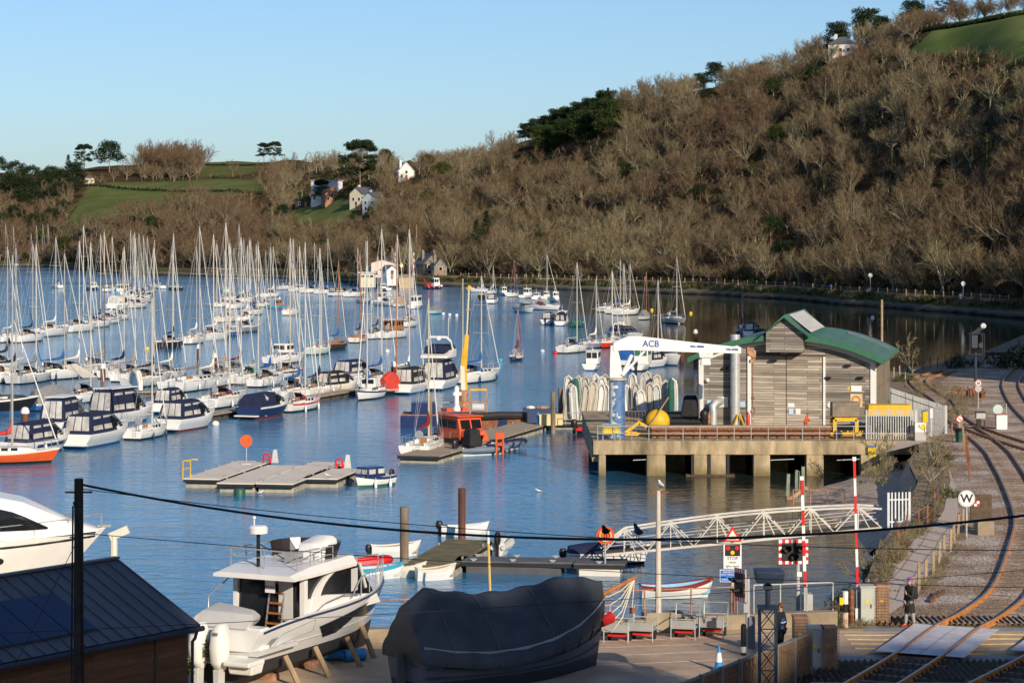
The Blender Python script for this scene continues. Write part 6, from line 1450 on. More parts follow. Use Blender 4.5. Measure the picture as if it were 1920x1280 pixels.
disc_sign(W(462,870,.62),1.35,.42,'bright orange disc on a short pole standing on the raft',ORANGE)
for px,py,L in ((500,868,'red cleat stand with grey frame on the far edge of the raft, left one'),(636,878,'red cleat stand with grey frame on the far edge of the raft, right one')):
 t=thing('hinge_stand',L,'stand',W(px,py,.62));mb=MB();mb.path([(-.22,0,0),(-.22,0,.55),(-.1,0,.65),(.12,0,.65),(.22,0,.5),(.22,0,0)],.07,SIGNR,6);mb.tube((-.2,0,.3),(.2,0,.3),.05,None,SIGNR,5);mb.build('hoop',t);mb=MB();mb.box((.55,.4,.45),(.5,.5,.9),GALV,taper=.5);mb.build('bracket',t)
t=thing('hoop_rail','yellow hoop handrail at the left corner of the raft','rail',W(350,897,.62));mb=MB()
for y in (0,.9):mb.path([(y*.4-.25,y,0),(y*.4-.25,y,1.05),(y*.4-.15,y,1.15),(y*.4+.25,y,1.15)],.05,YELM,6)
mb.tube((-.25,0,1.1),(.11,.9,1.1),.05,None,YELM,5);mb.tube((-.25,0,.6),(.11,.9,.6),.04,None,YELM,5);mb.build('hoop',t)
t=thing('mooring_buoy','dark green drum buoy floating at the front of the raft','buoy',W(449,928));mb=MB();mb.lathe([(.1,-.3),(.36,-.25),(.38,.3),(.3,.42),(.05,.45)],(0,0,0),DGREEN,14);mb.build('drum',t,smooth=True,ang=40)
r=boat(699,911,222,'cabin_boat','little white clinker boat with navy cabin moored at the right end of the raft','motor boat');h=Hull(3.2,1.5,.62,sw=.8,bowrise=.25,rake=.3);h.mesh(WHITE,ANTI['green'],NAVY).build('hull',r,smooth=True,ang=35);h.deck(DECKM).build('deck',r);mb=MB();mb.box((0,.25,.98),(1.25,1.7,.62),NAVY,taper=.86);mb.build('cabin',r,bevel=.06);c_=r.children[-1]
mb=MB()
for sd in (1,-1):
 for k in range(2):mb.box((sd*.59,-.18+k*.8,1.02),(.05,.55,.3),VINYL)
for k in (-.28,.28):mb.box((k,1.04,1.02),(.42,.05,.3),VINYL)
mb.build('window',c_);add_fenders(r,h,2,FENDW,(-1,));outboard(r,(0,-1.75,.5),.6,BLACK)
r=boat(860,842,148,'workboat','black-hulled workboat with bright orange wheelhouse alongside the tan pontoon','workboat');fishing(r,7.2,hull=BLACK,house=ORANGE,hh=1.75,hw=.78,hl=.42,hy=.02,mast=0,stripe=BLACK)
mb=MB();mb.lathe([(.3,2.9),(.3,3.1),(.16,3.3),(.2,4.6),(.1,4.8)],(0,-.3,0),WHITE,10);mb.box((0,-.3,4.2),(.7,.25,.25),WHITE);mb.build('mast',r,smooth=True,ang=40);mb=MB();mb.path([(-.8,-1.2,2.9),(-.8,-1.2,3.5),(.8,-1.2,3.5),(.8,-1.2,2.9)],.05,GALV,5);mb.box((-.7,-.6,3.0),(.5,.9,.25),ORANGE);mb.box((.7,-.6,3.0),(.5,.9,.25),ORANGE);mb.build('raft_cradle',r);mb=MB();mb.box((0,2.0,1.35),(2.0,1.3,.5),ORANGE,taper=.85);mb.build('foredeck_hatch',r,bevel=.05)
r=boat(852,800,90,'work_barge','dark blue flat work barge behind the orange workboat','barge');mb=MB();mb.box((0,0,.45),(4,9,1.3),NAVY);mb.build('hull',r,bevel=.1);mb=MB();mb.box((0,0,1.14),(3.8,8.8,.06),RUST2);mb.build('deck',r);mb=MB();mb.box((.5,-2.6,1.65),(2.2,2.0,1.0),NAVY);mb.build('deck_house',r,bevel=.06)
t=thing('barge_crane','yellow telescopic crane standing upright on the blue barge','crane',W(869,790)+Vector((0,0,1.17)));mb=MB();mb.lathe([(.6,0),(.6,.5),(.4,.6),(.4,1.6)],(0,0,0),RUST2,12);mb.build('base',t);mb=MB();mb.bar((0,0,1.4),(-.1,0,3.7),.3,.36,CREAM);mb.bar((.25,0,1.2),(.2,0,3.9),.16,.2,YELM);mb.build('column',t);mb=MB();mb.bar((.1,0,3.2),(.3,0,6.4),.28,.36,YELM);mb.bar((.3,0,6.3),(.5,0,10.5),.10,.14,ALU);mb.bar((.42,0,6.3),(.6,0,10.5),.08,.10,BLACK);mb.box((.52,0,10.5),(.26,.24,.4),YELM);mb.box((.42,0,8.6),(.3,.24,.12),YELM);mb.build('boom',t);mb=MB();mb.bar((-.22,0,2.9),(.05,0,5.2),.2,.24,YELM);mb.build('ram',t)
t=thing('deck_clutter','weathered steel winch frame on the right of the blue barge','winch',W(897,803)+Vector((0,0,1.17)));mb=MB()
for x in (-.7,.7):mb.bar((x,0,0),(x,0,2.1),.14,.14,RUST2)
mb.bar((-.7,0,2.1),(.7,0,2.1),.16,.16,YELM);mb.bar((-.7,0,1.1),(.7,0,1.1),.12,.12,RUST2);mb.build('frame',t);mb=MB();mb.lathe([(.35,-.5),(.35,.5)],(0,0,.6),GREYW,12,'X');mb.build('drum',t)
S(800,848,560,7.6,12,'white yacht with dark red boom cover at the end of the workboat pontoon',cover='maroon',hood=None,sw=.95,cabin=WHITE)
r=boat(905,852,60,'inflatable_boat','grey rigid inflatable with big black cowled outboard at the tan pontoon','inflatable boat');rib(r,4.4,M('tube_slate',(.16,.19,.25),.5),WHITE,BLACK,None);mb=MB();mb.box((0,-.9,1.3),(1.3,1.1,1.3),CANV['black'],taper=.75);mb.build('console_cover',r,bevel=.12)
r=boat(955,842,35,'inflatable_boat','grey rigid inflatable with red patches beside the orange pedestal','inflatable boat');rib(r,3.8,M('tube_slate',(.16,.19,.25),.5),WHITE,None,None)
t=thing('pontoon_pedestal','bright orange pedestal standing on the tan pontoon between the inflatables','pedestal',W(937,848,.2));mb=MB()
for x in (-.25,.25):mb.box((x,0,.6),(.14,.3,1.6),ORANGE)
mb.box((0,0,1.25),(.64,.34,.5),ORANGE);mb.box((0,0,.6),(.5,.3,.2),ORANGE);mb.build('frame',t,bevel=.02)
r=boat(925,800,75,'hopper_barge','rusty open hopper barge with black fenders beside the tan pontoon','barge');mb=MB();mb.box((0,0,.4),(4,6.5,1.2),RUSTP,taper=1.03);mb.build('hull',r,bevel=.08);mb=MB();mb.poly([(-1.6,-2.8,1.02),(1.6,-2.8,1.02),(1.6,2.8,1.02),(-1.6,2.8,1.02)],TIMBD);mb.build('hold',r);mb=MB();mb.path([(2.1,-3,1.0),(2.25,0,1.15),(2.0,2.9,1.05),(0,3.6,1.0)],.32,RUBBER,8);mb.build('fender',r,smooth=True)
t=thing('skip','dark blue rubbish skip with rubbish on top beside the grey piles','skip',W(1015,795,.3));mb=MB();mb.prism([(-1.2,0),(.9,0),(1.3,1.35),(-1.6,1.35)],-.8,.8,M('skip_blue',(.03,.05,.12),.6,dirt=.3),axis='Y');mb.build('body',t,bevel=.03);mb=MB();mb.sphere((-.9,0,1.35),.4,WHITEP,7,5,(1,1,.6));mb.sphere((.1,.1,1.35),.5,TIMB,7,5,(1.2,1,.5));mb.build('rubbish',t)
for px,L in ((1022,'cream plastic crate left of the grey pile'),(1044,'cream plastic crate right of the grey pile')):t=thing('crate',L,'crate',W(px,797,.5));mb=MB();mb.box((0,0,.45),(.95,.9,.9),M('crate_cream',(.72,.58,.30),.6),taper=1.06);mb.build('body',t,bevel=.03);mb=MB();mb.box((0,0,.9),(1.05,1.0,.08),M('crate_cream',(.72,.58,.30),.6));mb.build('rim',t)
t=thing('gas_bottle','bright blue gas bottle beside the skip','bottle',W(1009,797,.5));mb=MB();mb.lathe([(.14,0),(.15,.1),(.15,.85),(.08,1.0),(.05,1.1)],(0,0,0),M('bottle_blue',(.02,.28,.62),.5),12);mb.build('body',t,smooth=True)
r=boat(1118,814,88,'inflatable_boat','black and red inflatable with tilted outboard under the deck edge','inflatable boat');rib(r,3.4,SIGNR,BLACK,BLACK)
def upright(px,py,h,lean,rz,label,m):
 i_=px
 t=thing('upright_tender',label,'dinghy',W(px,py,.56),rz,'tenders stacked on end');rg=random.Random(px*7+py)
 w=rg.uniform(.42,.6);rt=rg.uniform(.16,.2);lx=lean*h;pts=[]
 for s in range(4):u=s/4;pts.append((-w/2+lx*u,.25*u,.15+(h-.8)*u))
 for k in range(5):a=PI-PI*k/4;pts.append((lx*.85+w/2*math.cos(a),.3+.1*math.sin(a),h-.75+.55*math.sin(a)))
 for s in range(4):u=1-(s+1)/4;pts.append((w/2+lx*u,.25*u,.15+(h-.8)*u))
 mb=MB();mb.path(pts,[rt*.7]+[rt]*(len(pts)-2)+[rt*.7],m,8);mb.build('tube',t,smooth=True)
 mb=MB();mb.poly([(-w/2,-.08,.2),(w/2,-.08,.2),(w/2+lx*.8,.16,h-.8),(lx*.85,.2,h-.3),(-w/2+lx*.8,.16,h-.8)],TUBEG if i_%3 else m);mb.build('floor',t)
 mb=MB();mb.path([(p[0],p[1]-rt-.01,p[2]) for p in pts],.03,RUBBER if rg.random()<.5 else TUBEG,4);mb.build('rubbing_strake',t)
TW=M('tender_white',(.64,.63,.59),.5,var=.05,dirt=.15);TC=M('tender_cream',(.47,.43,.35),.6,var=.08,dirt=.25)
RK=[(1062,772,3.3,.05,0),(1082,774,3.4,.03,1),(1096,774,3.3,.02,1),(1114,773,3.5,.05,0),(1125,774,3.3,.06,0),(1138,773,3.5,-.04,1),(1184,775,3.6,.02,0),(1205,772,3.5,.01,2),(1214,772,3.7,.0,1),(1236,774,3.5,-.06,1),(1262,776,3.2,0,0),(1250,774,3.0,-.02,1),(1062,790,3.3,.12,1),(1078,791,3.2,-.06,0),(1092,791,3.3,.10,1),(1104,790,3.5,.13,1),(1122,790,3.3,.10,0),(1133,789,3.2,.03,0),(1180,788,3.1,-.1,0),(1192,789,3.3,0,1),(1206,790,2.8,-.08,0),(1221,788,3.3,-.03,1),(1231,788,3.2,.0,0)]
LBL=['stood on end in the back row left of the crane','stood on end in the back row right of the crane','stood on end in the front row left of the crane','stood on end in the front row right of the crane']
for i,(x,y,h,ln,c) in enumerate(RK):
 nm=('white','cream-grey','dark-capped')[c]+' inflatable tender '+LBL[(2 if y>780 else 0)+(1 if x>1160 else 0)]
 upright(x,y,h,ln,R(-8+(i*37)%17),nm,(TW,TC,TUBEG)[c])
for i,(x,y,L,m) in enumerate(((1080,778,'dark green cover over a tender in the left of the stack',CANV['green']),(1258,778,'dark green cover over a tender at the right of the stack',CANV['green']),(1228,786,'navy cover between white tenders right of the crane',CANV['navy']),(1069,789,'royal blue cover between cream tenders left of the crane',CANV['blue']),(1118,788,'black cover between tenders left of the crane',CANV['black']))):
 t=thing('tender_cover',L,'cover',W(x,y,.56));mb=MB();mb.lathe([(.3,.1),(.3,1.9),(.25,2.9),(.1,3.2)] if i<2 else [(.36,.05),(.34,1.8),(.2,2.4)],(0,0,0),m,9);mb.build('canvas',t,smooth=True)
railing('grey guard rail round the stacked tenders left of the crane',(4.4,193.0),(9.2,193.0),.55,1.1,4,GALV)
MOSS=M('mossy_deck',(.17,.14,.065),.9,var=.3,scale=1.2,dirt=.4)
pontoon('mossy brown pontoon between the two bare piles',(-4.0,111.6),(-2.1,121.0),2.5,MOSS,RAFTS,.6,cleats=2)
pontoon('long dark grey pontoon walkway leading to the gangway',(-2.7,114.0),(3.0,113.3),1.7,GREYB,M('grey_side',(.09,.09,.10),.8),.6,cleats=3);pontoon('cream-sided end float of the walkway under the gangway foot',(3.05,113.2),(5.5,112.9),1.9,GREYB,CREAM,.6,cleats=1)
def gangway():
 a=Vector((4.3,113.0,.95));b=Vector((17.6,112.0,2.4));t=thing('gangway','white steel lattice gangway rising from the pontoon to the bank','gangway',a);d=b-a;u=d.normalized();s=Vector((-u.y,u.x,0));GW=M('gangway_white',(.66,.63,.57),.6,var=.1,dirt=.35)
 n=12;top=lambda k:1.0+.28*math.sin(PI*k/n)
 for sd in (-.6,.6):
  o=s*sd;mb=MB();bl=[o+d*k/n for k in range(n+1)];tl=[o+d*k/n+Vector((0,0,top(k) if 0<k<n else .35 if k==0 else .9)) for k in range(n+1)]
  for k in range(n):mb.bar(bl[k],bl[k+1],.09,.11,GW);mb.bar(tl[k],tl[k+1],.08,.09,GW)
  mb.build('chord',t);mb=MB()
  for k in range(n):
   if k%2:mb.bar(tl[k],bl[k+1],.05,.05,GW);mb.bar(tl[k],bl[k],.045,.045,GW);mb.bar(tl[k],bl[k].lerp(bl[k+1],.5),.035,.035,GW)
   else:mb.bar(bl[k],tl[k+1],.05,.05,GW)
  mb.build('lattice',t)
  mb=MB()
  for z in (.4,.7):mb.tube(o+d*.02+Vector((0,0,z)),o+d*.98+Vector((0,0,z+.05)),.018,None,GW,4)
  mb.build('handrail',t)
 mb=MB();mb.bar(d*0+Vector((0,0,.06)),d+Vector((0,0,.06)),1.1,.05,TIMBD);mb.build('walkway',t)
gangway()
t=thing('lifebuoy_housing','orange lifebuoy on a stand at the foot of the gangway','lifebuoy',(4.45,112.1,.6));mb=MB();mb.tube((0,0,0),(0,0,1.2),.04,None,GALV,6);mb.build('pole',t);mb=MB();mb.lathe([(0,-.06),(.42,-.08),(.44,0),(.4,.06),(0,.06)],(0,0,1.35),ORANGE,20,'Y');mb.build('housing',t,smooth=True,ang=40);mb=MB();mb.path([(.27*math.cos(a),-.11,1.35+.27*math.sin(a)) for a in [i*PI/10 for i in range(21)]],.05,M('buoy_pale',(.75,.42,.2),.5),6);mb.build('ring',t)
palisade('white painted steel gate at the landward end of the gangway',(17.9,111.6),(18.95,111.9),GZ,1.75,.17,M('gate_white',(.62,.64,.66),.5),cat='gate')
r=boat(668,1075,78,'inflatable_boat','red and white inflatable with black outboard at the left of the near pontoon','inflatable boat');rib(r,3.3,SIGNR,WHITE,BLACK,z0=.1);
r=boat(700,1084,80,'tender','long low white and blue tender in front of the red inflatable','dinghy');dinghy(r,3.0,WHITE,GREYW,TURQ)
r=boat(742,1042,75,'tender','small white tender with black outboard behind the mossy pontoon','dinghy');dinghy(r,2.6,WHITE,TEAK);outboard(r,(0,-1.4,.25),.5,BLACK)
r=boat(818,1086,72,'tender','white rowing tender moored in front of the mossy pontoon','dinghy');dinghy(r,1.95,WHITE,TEAK,CREAM)
r=boat(765,1081,100,'tender','cream fender-sided dinghy tucked under the near bare pile','dinghy');dinghy(r,1.8,CREAM,GREYW)
r=boat(872,1004,85,'tender','white tender with upright black outboard at the far side of the mossy pontoon','dinghy');dinghy(r,2.6,WHITE,GREYW);outboard(r,(0,-1.4,.4),.55,BLACK)
r=boat(943,1036,12,'inflatable_dinghy','pale inflatable dinghy with black outboard behind the dark walkway','inflatable dinghy');rib(r,2.4,TW,WHITE,BLACK)
r=boat(1140,1058,84,'covered_boat','white boat under a navy cover with black outboard beyond the walkway','boat');covered(r,4.2,hull=WHITE,cov='navy',peak=.55);outboard(r,(0,-2.25,.4),.55,BLACK)
r=boat(1270,1120,82,'rowing_boat','white rowing boat with sky blue inside and dark red gunwale','rowing boat');dinghy(r,3.35,WHITE,M('inside_blue',(.24,.50,.72),.5),M('gunwale_maroon',(.2,.03,.025),.5),B=1.25,fb=.48,rise=.35,z0=.05)
t=thing('timber_post','slim yellow post with white top standing in the water behind the covered boat','post',W(921,1128));mb=MB();mb.tube((0,0,-1),(-.12,0,2.6),.06,.055,M('post_yellow',(.68,.45,.12),.6),7);mb.build('shaft',t);mb=MB();mb.tube((-.12,0,2.6),(-.14,0,3.2),.06,None,WHITEP,7);mb.build('tip',t)
t=thing('timber_dolphin','broken mooring frame of mossy green timber posts off the beach','timber frame',W(1492,935));GT=M('mossy_timber',(.20,.24,.17),.9,var=.3,scale=3)
for x,y,h,l in ((-.55,0,1.55,.1),(.05,.3,1.75,.05),(.3,.2,1.7,.02),(.5,0,2.0,-.05)):mb=MB();mb.bar((x,y,-.8),(x+l,y,h),.2,.2,GT);mb.build('post',t)
mb=MB();mb.bar((-.8,-.2,-.2),(.7,.1,.7),.2,.2,TIMB);mb.bar((-.6,-.3,.1),(1.0,-.2,-.3),.16,.2,RUST2);mb.build('brace',t)
railing('rusty frame of old railings standing on the foot of the beach',(16.6,138.6),(19.6,138.2),-.1,1.35,4,RUST2,True,.04,'frame')
rgb=random.Random(9)
for px,py,m,L in ((276,655,SIGNY,'orange-yellow mooring buoy left of the black-hulled yacht'),(1222,582,SIGNY,'pale yellow mooring buoy right of the tall orange mast'),(1274,607,M('buoy_pink',(.75,.38,.32),.5),'pink buoy at the bow of the pale grey yacht'),(1636,596,WHITEP,'lone white buoy on the dark reflection of the right hill'),(1017,660,GREYW,'grey mooring buoy left of the yacht with blue sprayhood, nearest it'),(1041,663,SIGNR,'red marker buoy beside the yacht with blue sprayhood'),(938,677,TURQ,'turquoise mooring buoy left of the small gaff boat'),(726,660,WHITEP,'white buoy under the bow of the pale green yacht'),(533,583,WHITEP,'white buoy at the bow of the turquoise fishing boat'),(831,589,WHITEP,'leftmost of three white buoys right of the pale turquoise covered boat'),(843,591,WHITEP,'middle of three white buoys right of the pale turquoise covered boat'),(856,592,WHITEP,'rightmost of three white buoys right of the pale turquoise covered boat'),(404,797,WHITEP,'white round fender buoy at the bow of the square navy canopy cruiser'),(524,560,WHITEP,'white buoy near the back row below the railway'),(1295,588,SIGNY,'small yellow buoy near the pale grey yacht')):
 t=thing('buoy',L,'buoy',W(px,py));mb=MB();mb.sphere((0,0,.12),.30 if py<700 else .28,m,10,7,(1.2,1.2,1));mb.build('float',t,smooth=True)
def stand(t,p,q,r=.09):mb=MB();mb.tube(p,q,r,None,TIMB,7);mb.build('prop',t)
def laidup_cruiser():
 t=thing('laid_up_motor_boat','white flybridge motor boat with twin white outboards propped ashore on timber stands','motor boat',(-6.72,76.3,2.98),R(-26))
 L,B=10.3,3.1;h=Hull(L,B,1.46,sw=.92,bowrise=.26,rake=.9,motor=True,draft=.62,sternrise=-.2)
 HW=M('hull_offwhite',(.74,.74,.73),.22,var=.03,coat=.3);AF=M('antifoul_dark',(.035,.035,.04),.8)
 h.mesh(HW,AF,HW,N=17,boot=.22).build('hull',t,smooth=True,ang=28)
 def side(sd,tt,f,o=.02):
  b=h.half(tt);zs=h.sheer(tt);z=h.z0+.22+(zs-.22)*f;fl=.62*(1-.45*max(0,(tt-.5)/.5)**2)
  zm=h.fb*.55
  x=b*(fl+(1-fl)*.62*max(0,(z-.22))/(zm-.22)) if z<zm else b*((fl+(1-fl)*.62)+(.985-(fl+(1-fl)*.62))*(z-zm)/(zs-.16-zm))
  return (sd*(min(x,b)+o),h.y(tt,z/zs),z)
 h.deck(WHITE,N=15,t0=.3).build('deck',t)
 for sd in (1,-1):
  mb=MB();top=[(.36,.56),(.46,.64),(.6,.74),(.75,.80),(.9,.85),(.965,.86)];bot=[(.42,.20),(.50,.22),(.58,.52),(.68,.42),(.82,.48),(.965,.70)]
  for i in range(5):
   for j in range(4):
    lp=lambda A,u:tuple(A[i][c]+(A[i+1][c]-A[i][c])*u for c in (0,1))
    def ms(u,v):a,b=lp(bot,u),lp(top,u);return side(sd,a[0]+(b[0]-a[0])*v,a[1]+(b[1]-a[1])*v,.035)
    for w_ in range(3):mb.poly([ms(j/4,w_/3),ms(j/4+.25,w_/3),ms(j/4+.25,w_/3+.3334),ms(j/4,w_/3+.3334)][::sd],DARKGL)
  mb.build('hull_window',t)
  mb=MB();mb.path([side(sd,.03+.95*i/12,.93,.03) for i in range(13)],.035,NAVY,5);mb.build('rubbing_strake',t)
  mb=MB();mb.path([side(sd,.02+.9*i/12,.30,.01) for i in range(13)],.02,GREYW,4);mb.build('chine_line',t)
  mb=MB();mb.poly([side(sd,.05,.2),side(sd,.09,.2),side(sd,.13,.62),side(sd,.09,.62)][::sd],M('panel_grey',(.28,.29,.30),.4));mb.build('side_panel',t)
  mb=MB();mb.path([side(sd,.13,.35,.015),side(sd,.14,.66,.015),side(sd,.32,.80,.015),side(sd,.33,.5,.015),side(sd,.13,.35,.015)],.012,M('panel_grey',(.28,.29,.30),.4),4);mb.build('side_door',t)
 p=side(1,.22,.22,.02);q=side(1,.3,.22,.02);tx=text_part('ANTARES 11','lettering',t,p,.17,M('panel_grey',(.28,.29,.30),.4),(R(78),0,R(90)))
 mb=MB();mb.box((0,-L/2+.75,.95),(B*.80,.5,.7),WHITE);mb.build('transom',t,bevel=.05)
 mb=MB();mb.box((0,-L/2+1.2,.6),(B*.9,2.4,.12),GREYW);mb.build('cockpit_sole',t)
 COV=M('cover_grey',(.55,.54,.52),.8,var=.05,scale=2,bump=.3)
 mb=MB();mb.loft([[(-1.25,-L/2+.45,1.2),(.75,-L/2+.45,1.2),(.85,-L/2+.55,1.5),(.7,-L/2+.9,1.66),(-1.15,-L/2+.9,1.68),(-1.3,-L/2+.55,1.52)],[(-1.3,-L/2+2.0,1.25),(.2,-L/2+2.0,1.2),(.35,-L/2+1.95,1.45),(.2,-L/2+1.7,1.66),(-1.2,-L/2+1.9,1.8),(-1.4,-L/2+2.0,1.55)]],COV);mb.build('seat_cover',t,smooth=True,ang=60,bevel=.08)
 for x in (-1.05,1.15):mb=MB();mb.box((x,-L/2-.35,.42),(.95,.9,.16),WHITE);mb.box((x,-L/2-.25,.22),(.8,.6,.3),WHITE,taper=1.15);mb.build('bathing_platform',t,bevel=.05)
 zd=1.22;z1=2.55;y0,y1=-2.2,1.4;w=B*.80
 mb=MB();sec=[(y0,zd),(y1+1.0,zd),(y1+.95,zd+.25),(y1-.1,z1),(y0+.1,z1)];mb.prism(sec,-w/2,w/2,DARKGL,axis='X');gl=mb.build('cabin_glass',t)
 for sd in (1,-1):
  x=sd*(w/2+.02);mb=MB()
  mb.prism([(y0-.05,zd-.1),(y1+1.25,zd-.1),(y1+1.0,zd+.22),(y0+1.3,zd+.62),(y0-.05,zd+.62)][::1],x-.05,x+.05,WHITE,axis='X');mb.build('cabin_side',t)
  mb=MB();P=[]
  for i in range(11):a=PI*.5*i/10;P.append((y0+.35+1.95*(1-math.cos(a)),zd+.2+1.18*math.sin(a)))
  Q=[(y+.5*(1-i/14),z-.02) for i,(y,z) in enumerate(P)]
  mb.loft([[(x-.06,a[0],a[1]),(x+.08,a[0],a[1]),(x+.08,b[0],b[1]),(x-.06,b[0],b[1])] for a,b in zip(P,Q)],WHITE);mb.build('arch',t,smooth=True,ang=40)
  mb=MB();mb.box((x*.98,y0+.05,(zd+z1)/2),(.16,.22,z1-zd),WHITE);mb.build('pillar',t)
  mb=MB();mb.bar((x,y1+.35,zd+.5),(x,y1-.05,z1),.06,.09,WHITE);mb.bar((x,y1-.75,zd+.45),(x,y1-.75,z1),.05,.08,BLACK);mb.build('pillar',t)
  mb=MB();mb.poly([(x+.04,y1-.68,zd+.5),(x+.04,y1-.25,zd+.5),(x+.04,y1-.25,z1-.1),(x+.04,y1-.68,z1-.1)][::sd],COV);mb.build('blind',t)
 mb=MB();mb.box((.62,y0-.02,(zd+z1)/2-.1),(.5,.05,z1-zd-.1),COV);mb.build('curtain',t)
 mb=MB()
 for k in range(6):mb.box((.30+.0*k,y0-.3+k*.07,zd-.45+k*.31),(.55,.12,.05),WOOD)
 for x in (.02,.58):mb.bar((x,y0-.32,zd-.6),(x,y0+.10,z1),.04,.04,STEEL)
 mb.build('ladder',t)
 mb=MB();mb.box((.25,y0-.36,z1-.28),(.36,.02,.42),SIGNW);sg=mb.build('sale_sign',t);text_part('FOR SALE','lettering',sg,(.25,y0-.38,z1-.3),.085,SIGNR)
 mb=MB();rings=[]
 for y,ww,za,zb in ((y0-.95,w+.5,z1+.0,z1+.16),(y0+.2,w+.55,z1,z1+.3),(y1-.5,w+.35,z1,z1+.36),(y1+.25,w*.75,z1-.1,z1+.16),(y1+.7,w*.5,z1-.3,z1-.12)):rings.append([(-ww/2,y,za),(-ww/2,y,za+.1),(-ww*.44,y,zb),(ww*.44,y,zb),(ww/2,y,za+.1),(ww/2,y,za)])
 mb.loft(rings,WHITE);rf=mb.build('hard_top',t,smooth=True,ang=25);zt=z1+.3
 mb=MB();
 for i in range(9):
  pass
 scr=[]
 for i in range(13):
  a=PI*(-.12+1.24*i/12);scr.append((1.05*math.cos(a),y1-1.45+.95*math.sin(a)))
 mb.loft([[(x,y,zt-.05) for x,y in scr],[(x*1.12,y+(.15 if y>y1-1.4 else .0),zt+.5) for x,y in scr]],M('smoked_screen',(.03,.025,.025),.15),closed=False,cap0=False,cap1=False);mb.build('flybridge_screen',rf)
 mb=MB();mb.loft([[(.0,y1-2.0,zt),(.95,y1-2.0,zt),(.95,y1-1.0,zt),(0,y1-1.0,zt)],[(.05,y1-1.95,zt+.5),(.9,y1-1.95,zt+.5),(.95,y1-.9,zt+.6),(0.05,y1-.9,zt+.6)],[(.2,y1-1.55,zt+.62),(.75,y1-1.6,zt+.6),(.8,y1-1.0,zt+.72),(.25,y1-1.0,zt+.72)]],M('cover_white',(.78,.77,.75),.8,bump=.4,scale=3,var=.03));mb.build('helm_cover',rf,smooth=True,ang=60,bevel=.1)
 mb=MB();pts=[(-.2,y1-2.2,zt+.45),(1.15,y1-1.6,zt+.45),(1.2,y0+.5,zt+.5),(1.2,y0-.3,zt+.5),(-1.25,y0-.3,zt+.55),(-1.25,y0+.6,zt+.5),(-1.2,y1-1.5,zt+.45)]
 mb.path(pts[1:],.022,STEEL,5);mb.path([(x,y,z-.25) for x,y,z in pts[1:]],.018,STEEL,5)
 for x,y,z in pts[1:]+[(1.2,y0+1.2,zt+.5),(-1.25,y0+1.5,zt+.5),(0,y0-.3,zt+.52)]:mb.tube((x,y,zt-.2),(x,y,z),.02,None,STEEL,5)
 mb.build('guard_rail',rf)
 mb=MB();mb.tube((-.35,y0-.1,z1+.1),(-.35,y0-.1,z1+1.3),.06,None,BLACK,8);mb.bar((-.35,y0-.1,z1+1.0),(.1,y0+.8,z1+.4),.03,.03,BLACK);mb.bar((-.35,y0-.1,z1+1.0),(-.9,y0+.8,z1+.4),.03,.03,BLACK);ms=mb.build('radar_mast',rf)
 mb=MB();mb.lathe([(.1,0),(.3,.02),(.31,.2),(.24,.26)],(-.35,y0-.1,z1+1.3),WHITE,16);mb.tube((-.5,y0-.1,z1+1.25),(-.5,y0-.1,z1+1.8),.02,None,WHITE,5);mb.sphere((-.5,y0-.1,z1+1.8),.06,WHITE,8,6);mb.build('radar_dome',ms,smooth=True,ang=40)
 mb=MB();mb.box((.35,y0+.9,zt+.15),(.4,.5,.35),M('panel_grey',(.28,.29,.30),.4));mb.build('locker',rf)
 mb=MB();mb.box((0,2.9,1.48),(1.3,1.8,.16),WHITE,taper=.8);mb.build('sunpad',t,bevel=.06)
 for sd in (1,-1):mb=MB();rail_line(mb,h,.62,.985,.62,.024,sd,STEEL,6);mb.path([(sd*h.half(.62)*.95,h.y(.62,1),h.sheer(.62)+.62),(sd*h.half(.55)*.95,h.y(.55,1),h.sheer(.55)+.05)],.022,STEEL,5);mb.path([(sd*h.half(.60)*.97,h.y(.60,1),1.6),(sd*h.half(.52)*.98,h.y(.5,1),1.75),(sd*h.half(.40)*.98,h.y(.38,1),1.65),(sd*h.half(.30)*.98,h.y(.28,1),1.3)],.022,STEEL,5);mb.build('bow_rail',t)
 mb=MB();mb.path([(-1.45,-3.5,1.3),(-1.5,-3.4,1.95),(-1.4,-2.4,2.4)],.025,STEEL,5);mb.build('grab_rail',t)
 for x in (-.40,.36):
  o=MB();rings=[]
  for zz,ww,l,yo in ((.30,.30,.34,.0),(.55,.46,.62,-.05),(1.0,.50,.72,-.05),(1.45,.46,.64,.0),(1.66,.30,.42,.05),(1.7,.12,.2,.05)):rings.append([(x+ww/2*math.copysign(abs(math.cos(a))**.7,math.cos(a)),-L/2-.42+yo+l/2*math.copysign(abs(math.sin(a))**.7,math.sin(a)),zz-.15) for a in [2*PI*k/14 for k in range(14)]])
  o.loft(rings,WHITE);mo=o.build('outboard_motor',t,smooth=True,ang=60)
  o=MB();o.box((x,-L/2-.5,-.2),(.2,.32,.75),GREYW,taper=1.1);o.box((x,-L/2-.62,-.62),(.12,.55,.32),BLACK,taper=.7);o.lathe([(.03,-.18),(.09,-.1),(.08,.3),(.02,.4)],(x,-L/2-.75,-.55),BLACK,8,'Y');o.build('gearcase',mo,bevel=.03)
  o=MB()
  for k in range(3):o.box((x+.14*math.cos(k*2.09),-L/2-1.0,-.55+.14*math.sin(k*2.09)),(.24,.05,.12),STEEL,rot=Matrix.Rotation(-k*2.09,3,'Y')@Matrix.Rotation(.5,3,'X'))
  o.build('propeller',mo);text_part('400','lettering',mo,(x+.05,-L/2-.80,1.28),.14,SIGNK,(R(80),0,0))
